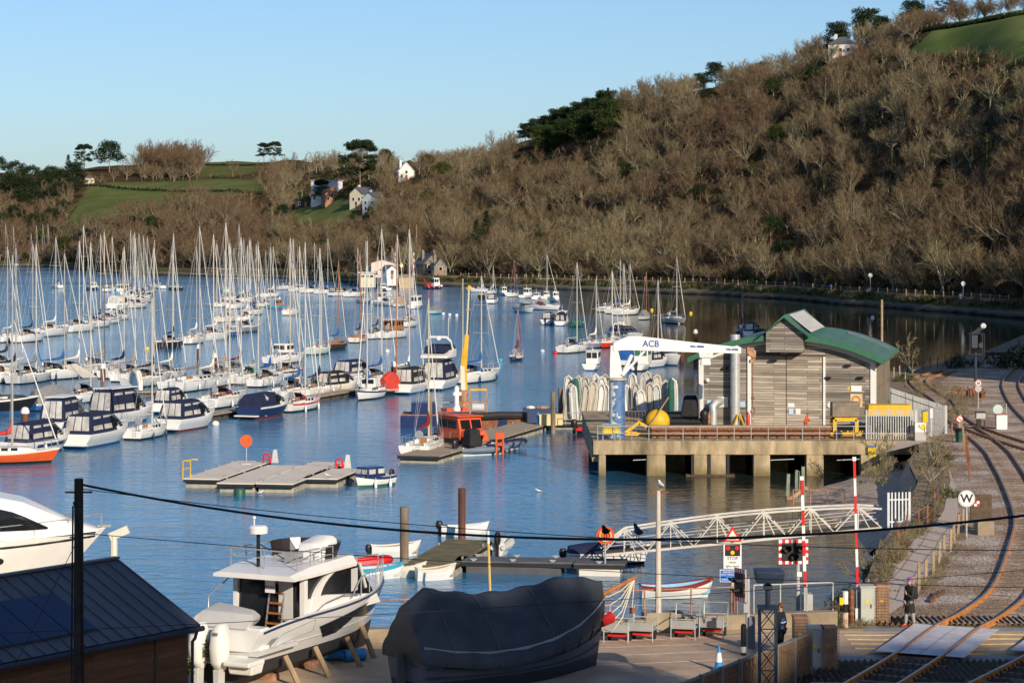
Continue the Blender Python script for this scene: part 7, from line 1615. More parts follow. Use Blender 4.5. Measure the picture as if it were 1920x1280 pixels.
 for sd in (1,-1):
  for y in (-3.2,-1.4,.6,2.2):stand(t,(sd*(1.75 if y<1 else 1.35),y,-.72),(sd*(1.2 if y<1 else .85),y,.25 if y<1 else .35))
 for y in (-2.6,-.2,1.9):mb=MB();mb.box((0,y,-.62),(1.0,.4,.35),RUST2);mb.build('keel_block',t)
laidup_cruiser()
def covered_lugger():
 t=thing('laid_up_wooden_boat','big wooden boat ashore under a sagging dark grey tarpaulin, bowsprit at right','boat',(-.10,74.1,2.62),R(-52))
 L,B=8.0,3.2;h=Hull(L,B,.95,sw=.62,bowrise=1.0,rake=.35,draft=1.0,sternrise=.3);HB=M('hull_bluegrey',(.12,.15,.19),.5,var=.15,dirt=.2);HD=M('hull_darkblue',(.03,.05,.08),.5)
 h.mesh(HB,HD,M('strake_grey',(.34,.39,.46),.5,dirt=.2),N=17,boot=.1).build('hull',t,smooth=True,ang=40)
 for sd in (1,-1):
  for f,r in ((.70,.06),(.46,.035),(.22,.03)):
   mb=MB();pts=[]
   for i in range(15):tt=.01+.97*i/14;b=h.half(tt);zs=h.sheer(tt);pts.append((sd*(b*(1.0 if f>.6 else .97 if f>.4 else .90)+.02),h.y(tt,f),h.z0+zs*f))
   mb.path(pts,r,HD if f<.6 else M('strake_grey',(.20,.24,.29),.5),5);mb.build('rubbing_strake',t)
 TP=M('tarpaulin',(.042,.048,.06),.5,var=.3,scale=1.4,bump=.5)
 rings=[];n=52;N=33
 for i in range(n):
  u=i/(n-1);tt=-.02+1.0*u;tc=min(max(tt,0.005),.985);b=h.half(tc)*1.05+.03;zs=h.sheer(tc)-.22;y=h.y(tc,1)+(-.15 if u==0 else 0)
  ridge=interp([(0,1.15),(.10,1.72),(.16,1.75),(.35,1.55),(.55,1.45),(.78,1.35),(.9,.95),(1,.55)],u);r=[]
  for k in range(N):
   c=k/(N-1)*2-1;sag=.16*(1-abs(c))*abs(c)*4
   f=abs(c);xx=b*math.copysign(f**.85,c);z=zs+(ridge+.22)*(1-f**1.2)-sag*.5+.035*math.sin(u*40+k)*(f<.95)
   r.append((xx,y,z))
  r=[(r[0][0]*1.005,y,zs-.28)]+r+[(r[-1][0]*1.005,y,zs-.28)]
  rings.append(r)
 mb=MB();mb.loft(rings,TP,closed=False,cap0=False,cap1=False);mb.poly(rings[0],TP);mb.poly(rings[-1],TP);mb.build('tarpaulin',t,smooth=True,ang=100)
 for u in (.14,.34,.62):
  mb=MB();i=int(u*(n-1));mb.path([Vector(rings[i][k_])*1.0+Vector((0,0,.03)) for k_ in range(0,N+2,2)],.018,M('rope',(.13,.13,.13),.9),4);mb.build('lashing',t)
 for sd in (1,-1):
  for i in range(9):tt=.08+.88*i/8;b=h.half(tt);mb=MB();mb.tube((sd*(b*1.05+.05),h.y(tt,1),h.sheer(tt)-.4),(sd*(b*.97+.04),h.y(tt,.5),h.sheer(tt)*.45),.022,None,SIGNK,4);mb.build('strap',t)
 mb=MB();mb.box((0,-L/2-.16,.1),(.09,.34,1.7),M('rudder_grey',(.10,.11,.125),.6));mb.build('rudder',t,bevel=.02);text_part('Ann','lettering',t,(.45,-L/2-.02,.62),.2,M('rudder_grey',(.2,.22,.24),.6))
 mb=MB();mb.tube((0,L/2-.5,h.sheer(1)-.1),(0,L/2+1.3,h.sheer(1)+.45),.085,.06,WOOD,8);mb.build('bowsprit',t)
 mb=MB();RP=M('rope_pale',(.62,.55,.42),.9);tip=Vector((0,L/2+1.25,h.sheer(1)+.42))
 for k in range(5):e=Vector(((k-2)*.05,L/2-.15,h.sheer(1)-.1-.25*k));mb.path([tip,tip.lerp(e,.4)-Vector((0,0,.16+.12*k)),tip.lerp(e,.75)-Vector((0,0,.12+.1*k)),e],.022,RP,4)
 mb.tube(tip,tip-Vector((0,.1,1.0)),.02,None,RP,4);mb.box(tip-Vector((0,.1,1.05)),(.12,.14,.2),RUSTP);mb.build('rigging_rope',t)
 mb=MB();mb.tube((0,L/2-.2,h.sheer(1)-.9),(0,L/2+.25,h.sheer(1)-.75),.16,.2,SIGNR,9);mb.build('fender',t)
 for y in (-2.6,0,2.4):stand(t,(-1.9,y,-.3),(-1.2,y,.1))
covered_lugger()
def left_yacht():
 t=thing('laid_up_motor_yacht','large white motor yacht ashore at the left edge, only its bow half in view','motor yacht',(-21.3,85.2,3.45),R(-78));L,B=13,4.0
 h=Hull(L,B,1.75,sw=.9,bowrise=.35,rake=1.9,motor=True,draft=.8);h.mesh(WHITE,WHITE,None,N=17,boot=.2).build('hull',t,smooth=True,ang=28);h.deck(WHITE,N=15).build('deck',t)
 for sd in (1,-1):
  for f,m,r,a,b_ in ((.86,SIGNK,.04,.0,.985),(.52,SIGNK,.035,.0,.56),(.44,SIGNK,.03,.0,.48),(.12,SIGNK,.03,.0,.9)):
   mb=MB();pts=[]
   for i in range(13):tt=a+(b_-a)*i/12;b=h.half(tt);zs=h.sheer(tt);fl=.62*(1-.45*max(0,(tt-.5)/.5)**2);z=zs*f;zm=h.fb*.55;x=b*(fl+(1-fl)*.62*max(0,z-.2)/(zm-.2)) if z<zm else b*((fl+(1-fl)*.62)+(.985-(fl+(1-fl)*.62))*min(1,(z-zm)/(zs-.16-zm)));pts.append((sd*(x+.015),h.y(tt,f),z))
   mb.path(pts,r,m,4);mb.build('stripe',t)
  for tt in (.655,.71):b=h.half(tt);mb=MB();mb.sphere((sd*b*.88,h.y(tt,.6),h.sheer(tt)*.60),.15,DARKGL,10,6,(.5,1.4,.8));mb.build('porthole',t)
  mb=MB();rail_line(mb,h,.42,.985,.5,.02,sd,STEEL,7);mb.build('guard_rail',t)
 mb=MB();rings=[]
 for y,w,hh in ((-3,3.2,1.85),(.4,3.1,1.75),(2.2,2.8,1.3),(3.8,2.0,.5),(4.9,1.2,.05)):zz=h.sheer(h.ty(y))-.05;rings.append([(-w/2,y,zz),(-w*.47,y,zz+hh*.6),(-w*.36,y,zz+hh),(w*.36,y,zz+hh),(w*.47,y,zz+hh*.6),(w/2,y,zz)])
 mb.loft(rings,WHITE);dk=mb.build('superstructure',t,smooth=True,ang=35,loc=(0,1.25,.08))
 for sd in (1,-1):
  mb=MB();P=[(-2.8,.5),(3.3,.3),(3.0,.5),(2.0,1.0),(.6,1.4),(-2.8,1.45)]
  def q(y,z):zz=h.sheer(h.ty(y))-.05;w=interp([(-3,3.2),(.4,3.1),(2.2,2.8),(3.8,2.0)],y);hh=interp([(-3,1.85),(.4,1.75),(2.2,1.3),(3.8,.5)],y);f=min(1,z/hh);x=w/2*(1-.1*f) if f<.6 else w*(.47-.11*(f-.6)/.4);return (sd*(x+.07),y,zz+z)
  for i in range(14):
   ya,yb=-2.8+5.9*i/14,-2.8+5.9*(i+1)/14;tp=lambda y:interp([(-2.8,1.42),(.6,1.36),(2.0,.96),(3.1,.36)],y);bt=lambda y:.5-.2*(y+2.8)/5.9
   for r in range(4):u0,u1=r/4,(r+1)/4;mb.poly([q(ya,bt(ya)+(tp(ya)-bt(ya))*u0),q(yb,bt(yb)+(tp(yb)-bt(yb))*u0),q(yb,bt(yb)+(tp(yb)-bt(yb))*u1),q(ya,bt(ya)+(tp(ya)-bt(ya))*u1)][::sd],DARKGL)
  mb.build('window',dk)
  mb=MB();mb.poly([(sd*(h.half(h.ty(y))*.985+.03),y,h.sheer(h.ty(y))-.2+z) for y,z in ((-3.5,-.6),(-.3,-.55),(1.4,-.12),(-3.5,-.14))][::sd],DARKGL);mb.build('hull_window',t)
 mb=MB();canopy(mb,-2.6,-.4,2.6,2.0,h.sheer(.3)+1.8,1.0,.8,CANV['black'],.5,7);mb.build('flybridge_cover',t,smooth=True,ang=40)
 mb=MB();mb.box((0,L/2-.1,h.sheer(1)+.03),(.2,.5,.08),STEEL);mb.build('anchor_roller',t)
 for sd in (1,-1):
  for y in (-2,1.5):stand(t,(sd*2.1,y,-1.0),(sd*1.4,y,.2))
left_yacht()
t=thing('davit','small pale crane davit standing beyond the bow of the motor yacht','davit',(-15.1,89,GZ));mb=MB();mb.tube((0,0,0),(0,0,2.6),.16,.13,CREAM,8);mb.bar((-.15,0,2.55),(.55,0,2.85),.2,.3,CREAM);mb.build('arm',t)
def timber_shed():
 u=Vector((.588,.809,0));s=Vector((.809,-.588,0));R0=Vector((-11.75,68.75,0));hw=3.1;L=16
 t=thing('timber_shed','brown timber shed with dark metal roof and solar panels at the bottom left','shed',(R0 .x,R0 .y,GZ));BT=planks('shed_boards',(.13,.062,.034),(.19,.092,.05),.16,length=3.5,rot=(R(90),R(90),0),coords='Object')
 ZR,ZE=6.8-GZ,5.3-GZ
 def P(a,b,z):v=u*-a+s*b;return (v.x,v.y,z)
 MR=M('roof_metal',(.13,.135,.15),.5,metal=.3,var=.1,scale=1)
 for sd in (1,-1):
  mb=MB();e=hw+.25;ze=ZE-.25*(ZR-ZE)/hw
  mb.poly([P(-.25,0,ZR),P(L,0,ZR),P(L,sd*e,ze),P(-.25,sd*e,ze)][::sd],MR);mb.poly([P(-.25,0,ZR-.12),P(L,0,ZR-.12),P(L,sd*e,ze-.12),P(-.25,sd*e,ze-.12)][::-sd],TIMBD);mb.poly([P(-.25,0,ZR),P(-.25,sd*e,ze),P(-.25,sd*e,ze-.12),P(-.25,0,ZR-.12)],STEELD)
  rf=mb.build('roof',t);mb=MB();n=34
  for k in range(n):a=-.2+(L+.1)*k/(n-1);mb.bar(P(a,0,ZR+.015),P(a,sd*e,ze+.015),.035,.04,MR)
  mb.build('standing_seam',rf);mb=MB();mb.tube(P(-.3,sd*(e+.06),ze-.1),P(L,sd*(e+.06),ze-.1),.08,None,STEELD,8);mb.build('gutter',t)
  mb=MB();mb.poly([P(0,sd*hw,0),P(L,sd*hw,0),P(L,sd*hw,ZE),P(0,sd*hw,ZE)][::-sd],BT);mb.build('wall',t)
  mb=MB();mb.box(P(1.3,sd*(hw+.02),ZE/2),(.1,.05,ZE),TIMBD,rz=math.atan2(u.y,u.x));mb.build('corner_strip',t)
 mb=MB();mb.poly([P(0,-hw,0),P(0,hw,0),P(0,hw,ZE),P(0,0,ZR-.05),P(0,-hw,ZE)],BT);mb.build('gable',t);mb=MB();mb.bar(P(-.26,0,ZR+.03),P(L,0,ZR+.03),.22,.06,MR);mb.build('ridge',t)
 mb=MB();mb.path([P(-.1,hw+.3,ZE-.2),P(-.12,hw+.16,ZE-.5),P(-.12,hw+.06,ZE-.6),P(-.12,hw+.06,0)],.05,STEELD,6);mb.build('downpipe',t)
 PV=M('solar_panel',(.008,.02,.075),.12,var=.1,spec=.6)
 sl=Vector((0,0,0))
 for k in range(6):
  a0,a1=3.3+k*1.03,3.3+k*1.03+1.0;b0,b1=1.15,2.85;f=lambda b:ZR-(ZR-ZE)*b/hw+.09
  mb=MB();mb.poly([P(a0,b0,f(b0)),P(a1,b0,f(b0)),P(a1,b1,f(b1)),P(a0,b1,f(b1))],PV);mb.poly([P(a0,b1,f(b1)),P(a1,b1,f(b1)),P(a1,b1,f(b1)-.06),P(a0,b1,f(b1)-.06)],STEELD);mb.build('solar_panel',t)
timber_shed()
PT=Vector((-9.6,52.0,GZ));POLET=10.9
t=thing('utility_pole','dark timber utility pole with cables at the bottom left','utility pole',PT);mb=MB();mb.tube((0,0,0),(0,0,POLET-GZ),.13,.10,M('pole_tar',(.045,.035,.028),.85,var=.3,scale=3),10);mb.build('shaft',t,smooth=True,ang=50);mb=MB();mb.path([(.10,-.08,1),(.13,-.1,4),(.08,-.12,7.5),(-.1,-.1,8.1)],.02,SIGNK,4);mb.path([(-.13,-.05,1),(-.15,-.06,5),(-.12,-.05,8)],.02,SIGNK,4);mb.build('conduit',t)
mb=MB();mb.bar((-.3,0,8.3),(.3,0,8.3),.04,.04,RUSTP);mb.bar((-.2,0,7.3),(.25,0,7.3),.03,.03,RUSTP);mb.build('bracket',t)
def wire(label,a,b,sag,r,n=40,group='overhead wires'):
 a=Vector(a);b=Vector(b);mb=MB();pts=[a.lerp(b,i/n)-Vector((0,0,sag*4*(i/n)*(1-i/n))) for i in range(n+1)];mb.path([p-a for p in pts],r,SIGNK,5);o=mb.build('overhead_cable',None,loc=a,smooth=True);tag(o,label,'cable');return pts
top=PT+Vector((0,0,POLET-GZ-.12))
c1=wire('thick black overhead cable sagging across the whole picture from the pole',top,D(2150,935,44),.98,.028)
wire('thin wire running just below the thick overhead cable',top-Vector((0,0,.1)),D(2200,1030,47),.42,.009);wire('lower thin wire crossing above the covered boat to the right',PT+Vector((0,0,7.4)),D(2150,1105,62),.25,.009);wire('lowest thin wire passing in front of the crossing lights',D(-200,1195,60),D(2200,1045,66),.2,.009);wire('stay wire slanting down from the pole over the shed roof',PT+Vector((0,0,7.3)),(-13.2,52.5,GZ+.2),0,.008)
BK=(M('bird_black',(.012,.012,.016),.6),M('bird_slate',(.02,.02,.026),.6))
for px,a,L in ((1136,160,'black bird hunched on the thick cable in front of the orange lifebuoy'),(1196,20,'black bird sitting on the thick cable right of the orange lifebuoy')):
 k=min(range(len(c1)-1),key=lambda i:abs(proj(c1[i])[0]-px));best=None
 for j in range(-10,11):
  p=c1[k].lerp(c1[k+1] if j>=0 else c1[k-1],abs(j)/10);e=abs(proj(p)[0]-px)
  if best is None or e<best[0]:best=(e,p)
 gull(best[1]+Vector((0,0,.02)),a,L,.8,BK)
def at(px,py,z=GZ):return W(px,py,z)
def barrier(px,py,top,label,th=.055):
 p=at(px,py);t=thing('level_crossing_barrier',label,'barrier',p);h=HC-(top-HY)*p.y/F-GZ;mb=MB();mb.box((0,.1,.55),(.36,.5,1.1),GREYP);mb.build('machine_box',t,bevel=.03)
 mb=MB();mb.box((-.12,-.2,.7),(.07,.1,1.4),GREYP);mb.box((-.12,-.2,.3),(.16,.2,.5),WHITEP);mb.build('hinge_arm',t);n=7;mb=MB();ms=(SIGNR,SIGNW)
 for k in range(n):mb.box((-.12-.016*k,-.2,1.4+(h-1.4)*(k+.5)/n),(th*2,th*1.2,(h-1.4)/n),ms[k%2],rot=Matrix.Rotation(R(-1.6),3,'Y'))
 mb.box((-.12-.016*n,-.2,h+.06),(.13,.1,.14),SIGNW);mb.build('boom',t)
barrier(1514,1170,898,'raised red and white barrier boom left, in front of the gangway');barrier(1612,1166,862,'raised red and white barrier boom right, beside the grey cabinet',.045)
def lights(px,py,cx,cy,wpx,hpx,rz,label,back):
 p=at(px,py);s=F/p.y;t=thing('crossing_signal',label,'traffic signal',p,0);zc=HC-(cy-HY)/s-GZ;x0=(cx-px)/s;mb=MB();mb.tube((0,0,0),(0,0,zc+.2),.075,.07,GREYP,8);mb.build('pole',t,smooth=True)
 e=bpy.data.objects.new('signal_head',None);w,h=wpx/s,hpx/s;Rz=Matrix.Rotation(rz,3,'Z');o=Vector((x0,-.12,zc))
 def q(x,y,z):return tuple(Rz@Vector((x,y,z))+o)
 mb=MB();nx,nz=9,7
 for i in range(nx):
  for j in range(nz):
   if 0<i<nx-1 and 0<j<nz-1:continue
   a,b=-w/2+w*i/nx,-w/2+w*(i+1)/nx;c,d=-h/2+h*j/nz,-h/2+h*(j+1)/nz;mb.poly([q(a,0,c),q(b,0,c),q(b,0,d),q(a,0,d)],SIGNR if (i+j)%2 else SIGNW)
 mb.box(q(0,.04,0),(w*.98,.05,h*.98),GREYP if back else SIGNK,rz=rz);mb.box(q(0,-.012,0),(w*.78,.05,h*.72),SIGNK,rz=rz);hd=mb.build('backboard',t)
 for x,z in ((-w*.24,h*.14),(w*.24,h*.14),(0,-h*.17)):
  mb=MB();r=w*.135;rings=[]
  for y,k in ((0,1),(-.1,1),(-.34,.95)):rings.append([q(x+r*k*math.cos(a),-.03+y*(.4+.6*max(0,math.sin(a)*.5+.5)),z+r*k*math.sin(a)) for a in [2*PI*i/12 for i in range(12)]])
  mb.loft(rings,SIGNK,cap0=True,cap1=False);mb.build('lamp_hood',hd)
 return t
t=lights(1496,1166,1487,1033,56,46,R(6),'crossing light board with red and white chequered border facing us',False);mb=MB();mb.box((0,-.1,1.75),(.26,.02,.17),SIGNW);mb.build('plate',t)
t=lights(1402,1216,1386,1095,36,62,R(-62),'crossing light board seen from the side on a pale post',True);mb=MB();mb.box((-.05,-.1,1.4),(.2,.1,.3),GREYP);mb.build('control_box',t)
p=at(1373,1150,GZ+.5);s=F/p.y;t=thing('warning_sign','crossing warning signs on a rusty post: red triangle, STOP lights board, blue board','road sign',p);z=lambda y:HC-(y-HY)/s-GZ-.5
mb=MB();mb.tube((0,0,0),(0,0,.95),.08,None,RUST2,8);mb.tube((0,0,.95),(0,0,z(990)),.06,None,GREYP,8);mb.build('pole',t)
mb=MB();c=z(1003);mb.prism([(-.33,c-.22),(.33,c-.22),(0,c+.34)],-.11,-.09,SIGNR,axis='Y');mb.prism([(-.22,c-.155),(.22,c-.155),(0,c+.205)],-.118,-.108,M('sign_cream',(.78,.72,.58),.5),axis='Y')
for k in range(5):mb.box((-.10+.05*k,-.122,c-.075),(.026,.006,.11),SIGNK)
mb.box((0,-.122,c-.05),(.27,.006,.02),SIGNK);mb.box((0,-.122,c-.10),(.27,.006,.02),SIGNK);mb.build('triangle_sign',t)
c=z(1041);mb=MB();mb.box((0,-.1,c),(.64,.02,.90),SIGNW);mb.box((0,-.112,c+.20),(.54,.01,.40),SIGNK)
sg=mb.build('stop_board',t);mb=MB()
for x,zz,m in ((-.16,.28,SIGNR),(.16,.28,SIGNR),(0,.12,SIGNY)):mb.lathe([(0,-.128),(.075,-.126),(.075,-.116),(0,-.115)],(x,0,c+zz),m,14,'Y')
mb.build('lamp_symbol',sg)
for tx,zz,sz in (('STOP',-.09,.16),('when',-.22,.12),('lights show',-.36,.11)):text_part(tx,'lettering',sg,(0,-.115,c+zz),sz,SIGNK)
c=z(1078);mb=MB();mb.box((-.12,-.1,c),(.66,.02,.44),SIGNW);mb.box((-.12,-.106,c),(.62,.02,.40),SIGNB);sg=mb.build('blue_board',t)
for tx,zz in (('DRIVERS OF',.13),('LOW VEHICLES',.04),('phone',-.05),('before crossing',-.13)):text_part(tx,'lettering',sg,(-.12,-.12,c+zz),.085,SIGNW)
p=at(1441,1334);s=F/p.y;t=thing('radar_detector','dark blue box on a dark lattice mast in front of the road','detector mast',p);z=lambda y:HC-(y-HY)/s-GZ;DB=M('detector_blue',(.035,.06,.095),.6,var=.15)
zt=z(1140);mb=MB()
for x in (-.24,.24):
 for y in (0,.45):mb.bar((x,y,0),(x,y,zt),.05,.05,DB)
n=5
for k in range(n):
 a,b=zt*k/n,zt*(k+1)/n
 for y in (0,.45):mb.bar((-.24,y,a),(.24,y,b),.025,.025,DB);mb.bar((.24,y,a),(-.24,y,b),.025,.025,DB)
 mb.bar((-.24,0,b),(.24,0,b),.03,.03,DB)
mb.build('lattice_mast',t);mb=MB();mb.box((0,.22,zt),(.58,.55,.08),DB);mb.tube((0,.2,zt),(0,.2,z(1088)),.075,None,DB,8);mb.box((0,.2,z(1102)),(.24,.24,.14),DB);mb.build('neck',t)
c=z(1080);mb=MB();mb.loft([[(-.38,-.25,c-.16),(.42,-.15,c-.20),(.38,.5,c-.16),(-.36,.5,c-.16)],[(-.42,-.3,c+.18),(.05,-.38,c+.18),(.46,-.2,c+.12),(.42,.55,c+.18),(-.40,.55,c+.18)][0:1]+[(.46,-.25,c+.15),(.42,.55,c+.18),(-.40,.55,c+.18)]],DB);mb.build('detector_box',t,bevel=.03)
t=thing('bollard','rusty white painted post with yellow box at the left of the grey cabinet','bollard',at(1585,1176));mb=MB();mb.tube((0,0,0),(0,0,.55),.1,None,M('rust_white',(.6,.42,.30),.7,var=.5,scale=5),10);mb.tube((0,0,.55),(0,0,.85),.1,None,SIGNK,10);mb.tube((0,0,.85),(0,0,1.3),.1,None,WHITEP,10);mb.build('post',t);mb=MB();mb.box((-.15,-.02,.95),(.12,.14,.25),SIGNY);mb.build('box',t)
t=thing('brown_post','dark rusty spiral post between bollard and cabinet','post',at(1597,1172));mb=MB();mb.lathe([(v,.1*i) for i in range(14) for v in ((.1,.075)[i%2],)],(0,0,0),RUSTP,9);mb.build('shaft',t)
def cabinet(px,py,w,d,h,label,m,cage=0):
 t=thing('equipment_cabinet',label,'cabinet',at(px,py));mb=MB();mb.box((0,d/2,h/2),(w,d,h),m);mb.build('body',t,bevel=.02);mb=MB();mb.box((0,d/2,h+.03),(w*1.08,d*1.06,.06),RUST2 if cage else GREYP);mb.build('lid',t);mb=MB();mb.box((-w*.05,-.012,h*.52),(w*.85,.02,h*.9),m);mb.box((w*.18,-.03,h*.5),(.05,.03,.14),RUSTP);mb.lathe([(0,-.03),(.07,-.03),(.07,-.02),(0,-.02)],(-.05,0,h*.62),SIGNY,8,'Y');mb.build('door',t)
 if cage:
  mb=MB();n=11
  for i in range(n):x=-w*.6+w*1.2*i/(n-1);mb.tube((x,-.12,0),(x,-.12,h),.008,None,RUST2,4)
  for i in range(n+3):zz=h*i/(n+2);mb.tube((-w*.6,-.12,zz),(w*.6,-.12,zz),.008,None,RUST2,4)
  mb.build('mesh_cage',t)
CBG=M('cabinet_green',(.45,.48,.42),.6,dirt=.2);CBR=M('cabinet_rust',(.36,.27,.18),.75,var=.25,dirt=.3)
cabinet(1628,1170,.55,.6,1.32,'grey-green signalling cabinet beside the right barrier',CBG);cabinet(1655,1170,.42,.6,1.35,'rusty mesh caged cabinet right of the grey-green cabinet',CBR,1)
for px,L,m in ((1502,'rusty caged cabinet at the end of the fence, left of the grey one',CBR),(1530,'pale grey cabinet at the end of the wooden fence',GREYP),(1556,'brown caged cabinet right end of the group at the wooden fence',CBR)):cabinet(px,1258 if px>1510 else 1236,.46,.6,1.35,L,m,m is CBR)
def wood_fence():
 a=at(1232,1392);b=at(1516,1268);t=thing('timber_fence','close-boarded timber fence with posts running up from the bottom edge in shade','fence',a);d=Vector((b.x-a.x,b.y-a.y,0));u=d.normalized();n=Vector((u.y,-u.x,0));FB_=M('fence_boards',(.17,.105,.062),.85,var=.3,scale=3,stretch=(4,4,.3));L=d.length;mb=MB();k=int(L/.16)
 for i in range(k):c=u*(i+.5)*L/k;mb.box((c.x,c.y,.68),(.145,.025,1.3),FB_,rz=math.atan2(u.y,u.x))
 mb.build('boards',t);mb=MB();mb.bar(Vector((0,0,1.36)),d+Vector((0,0,1.36)),.12,.05,M('fence_cap',(.22,.20,.18),.8));mb.build('capping',t)
 for i in range(9):c=d*i/8+n*.07;mb=MB();mb.box((c.x,c.y,.72),(.12,.12,1.44),M('fence_cap',(.22,.20,.18),.8),rz=math.atan2(u.y,u.x));mb.build('post',t)
 for zz in (.35,1.05):mb=MB();mb.bar(n*.03+Vector((0,0,zz)),d+n*.03+Vector((0,0,zz)),.05,.09,FB_);mb.build('rail',t)
wood_fence()
t=thing('traffic_cone','blue and white traffic cone standing in the yard','traffic cone',at(1348,1256));CB=M('cone_blue',(.02,.25,.58),.5);mb=MB();mb.box((0,0,.03),(.4,.4,.06),CB);mb.build('base',t);mb=MB()
for r0,r1,a,b,m in ((.15,.115,.06,.28,CB),(.115,.07,.28,.58,SIGNW),(.07,.03,.58,.78,CB)):mb.lathe([(r0,a),(r1,b)],(0,0,0),m,14)
mb.build('cone_body',t,smooth=True,ang=40)
t=thing('black_bollard','black bollard with white band beside the pale signal post','bollard',at(1394,1228));mb=MB();mb.lathe([(.09,0),(.09,1.0),(.04,1.06)],(0,0,0),SIGNK,10);mb.lathe([(.093,.1),(.093,.3)],(0,0,0),SIGNW,10);mb.build('post',t)
t=thing('grey_box','grey steel box standing behind the pale signal post','box',at(1409,1216));mb=MB();mb.box((0,0,.55),(.22,.3,1.1),M('box_slate',(.16,.18,.21),.6));mb.build('body',t,bevel=.02)
BP=M('bubble_blue',(.03,.27,.66),.4,var=.3,scale=6)
t=thing('blue_roll','bundle of blue and white spotted plastic roll on the yard under the white motor boat','bundle',(-5.6,77.2,GZ));mb=MB();mb.tube((-1.4,.3,.2),(.3,-.1,.2),.16,None,BP,10);mb.tube((.1,-.2,.2),(.75,.05,.22),.2,None,BP,10);mb.tube((-2.9,-.3,.06),(-1.3,.2,.1),.05,None,BP,6);mb.build('roll',t,smooth=True,ang=40)
for px,L,h in ((-9.9,'little clipped bush in a pot beside the left outboard',.7),(-9.05,'small leafy tree in a pot between the two outboards',1.15)):
 t=thing('potted_bush',L,'plant',(px,71.3,GZ-.3));rg=random.Random(3);mb=MB();mb.lathe([(.14,0),(.2,.35)],(0,0,0),SIGNK,10);mb.build('pot',t);V,T=leafclump(rg,Vector((0,0,.55+h)),.38,420,.11,1.0);me=np_mesh('foliage',[tuple(v) for v in V],T,[LF_O]);o=bpy.data.objects.new('foliage',me);COL.objects.link(o);o.parent=t;o.color=(.7,.7,.7,1);mb=MB();mb.tube((0,0,.3),(0,0,.6+h),.03,None,TIMBD,5);mb.build('stem',t)
def disc(px,py,cy,r,label,txt,edge,m=SIGNW):
 p=at(px,py);s=F/p.y;t=thing('railway_sign',label,'railway sign',p);zc=HC-(cy-HY)/s-GZ;mb=MB();mb.tube((0,0,0),(0,0,zc),.045,None,GREYP,7);mb.build('pole',t);mb=MB();mb.lathe([(0,-.06),(r,-.06),(r,-.03),(0,-.03)],(0,0,zc),edge,24,'Y');mb.lathe([(0,-.075),(r*.82,-.075),(r*.82,-.05),(0,-.05)],(0,0,zc),m,24,'Y');d=mb.build('disc',t)
 if txt:text_part(txt,'lettering',d,(0,-.085,zc-.01),r*1.05 if len(txt)>1 else r*1.35,SIGNK,bold=.012)
 return t,zc
t,zc=disc(1812,1012,934,.39,'round white board with black letter W beside the track','W',M('sign_edge',(.55,.57,.58),.5));mb=MB()
for i in range(2):
 for j in range(2):mb.box((.42+.12*i,.02,zc-.3+.12*j),(.12,.02,.12),SIGNR if (i+j)%2 else SIGNW)
mb.build('chequer_plate',t)
t,zc=disc(1834,768,718,.27,'round white speed board with 25 in a red ring beside the far track','25',SIGNR);mb=MB();mb.lathe([(0,-.04),(.27,-.04),(.27,0),(0,0)],(0,0,zc-.45),GREYP,18,'Y');mb.build('lower_disc',t)
t,zc=disc(1799,812,785,.24,'small round prohibition board with red ring by the end of the footpath','',SIGNR);mb=MB();mb.bar((-.15,-.09,zc+.15),(.15,-.09,zc-.15),.02,.05,SIGNR);mb.build('slash',t)
t=thing('litter_bin','dark green bin with black liner hung at the end of the footpath','bin',at(1798,830));mb=MB();mb.lathe([(.2,.1),(.27,.8)],(0,0,0),DGREEN,12);mb.build('body',t);mb=MB();mb.lathe([(.28,.75),(.3,.95),(.2,1.0)],(0,0,0),SIGNK,12);mb.build('liner',t)
t=thing('relay_cabinet','white lineside relay cabinet with reddish lid and round plate behind it','cabinet',at(1877,806));mb=MB();mb.box((0,0,.55),(.78,.6,1.1),WHITEP);mb.build('body',t,bevel=.02);mb=MB();mb.box((0,0,1.13),(.84,.66,.06),RUST2);mb.build('lid',t);mb=MB();mb.lathe([(0,.35),(.36,.35),(.36,.4),(0,.4)],(-.15,0,1.45),M('plate_pale',(.45,.55,.55),.5),18,'Y');mb.tube((.4,.1,0),(.4,.1,1.9),.03,None,GALV,5);mb.build('round_plate',t)
t=thing('lineside_box','grey-white lineside box on black legs left of the white relay cabinet','cabinet',at(1838,806));mb=MB();mb.box((0,0,1.05),(.65,.5,.4),GREYP);mb.build('body',t);mb=MB();mb.box((0,0,1.29),(.72,.56,.08),SIGNK);mb.build('lid',t);mb=MB();mb.box((-.1,.05,.4),(.3,.3,.75),SIGNK);mb.build('leg',t);mb=MB();mb.box((.3,0,.35),(.07,.07,.7),SIGNK);mb.build('leg',t)
t=thing('retaining_box','dark timber-sided box on a brick base beside the curved track','box',at(1848,1005));mb=MB();mb.box((0,.4,.35),(.75,1.0,.7),CONCW);mb.build('base',t);mb=MB();mb.box((.1,1.6,1.1),(1.0,.12,1.3),TIMBD);mb.build('board',t)
t=thing('rail_offcut','two short lengths of old rail lying beside the footpath','rail',at(1752,1125));mb=MB();mb.bar((-.3,-1.0,.12),(.35,1.2,.12),.1,.16,RUSTP);mb.bar((.1,.2,.12),(.65,1.5,.12),.1,.16,TIMBD);mb.build('rails',t)
t=thing('railway_signal','tall colour light signal with caged platform in the shade by the water','signal',at(1829,716));mb=MB();mb.tube((0,0,0),(0,0,2.8),.14,None,STEELD,8);mb.build('post',t);mb=MB()
for x in (-.6,.75):
 for y in (-.4,.5):mb.bar((x,y,2.6),(x,y,4.6),.05,.05,STEELD)
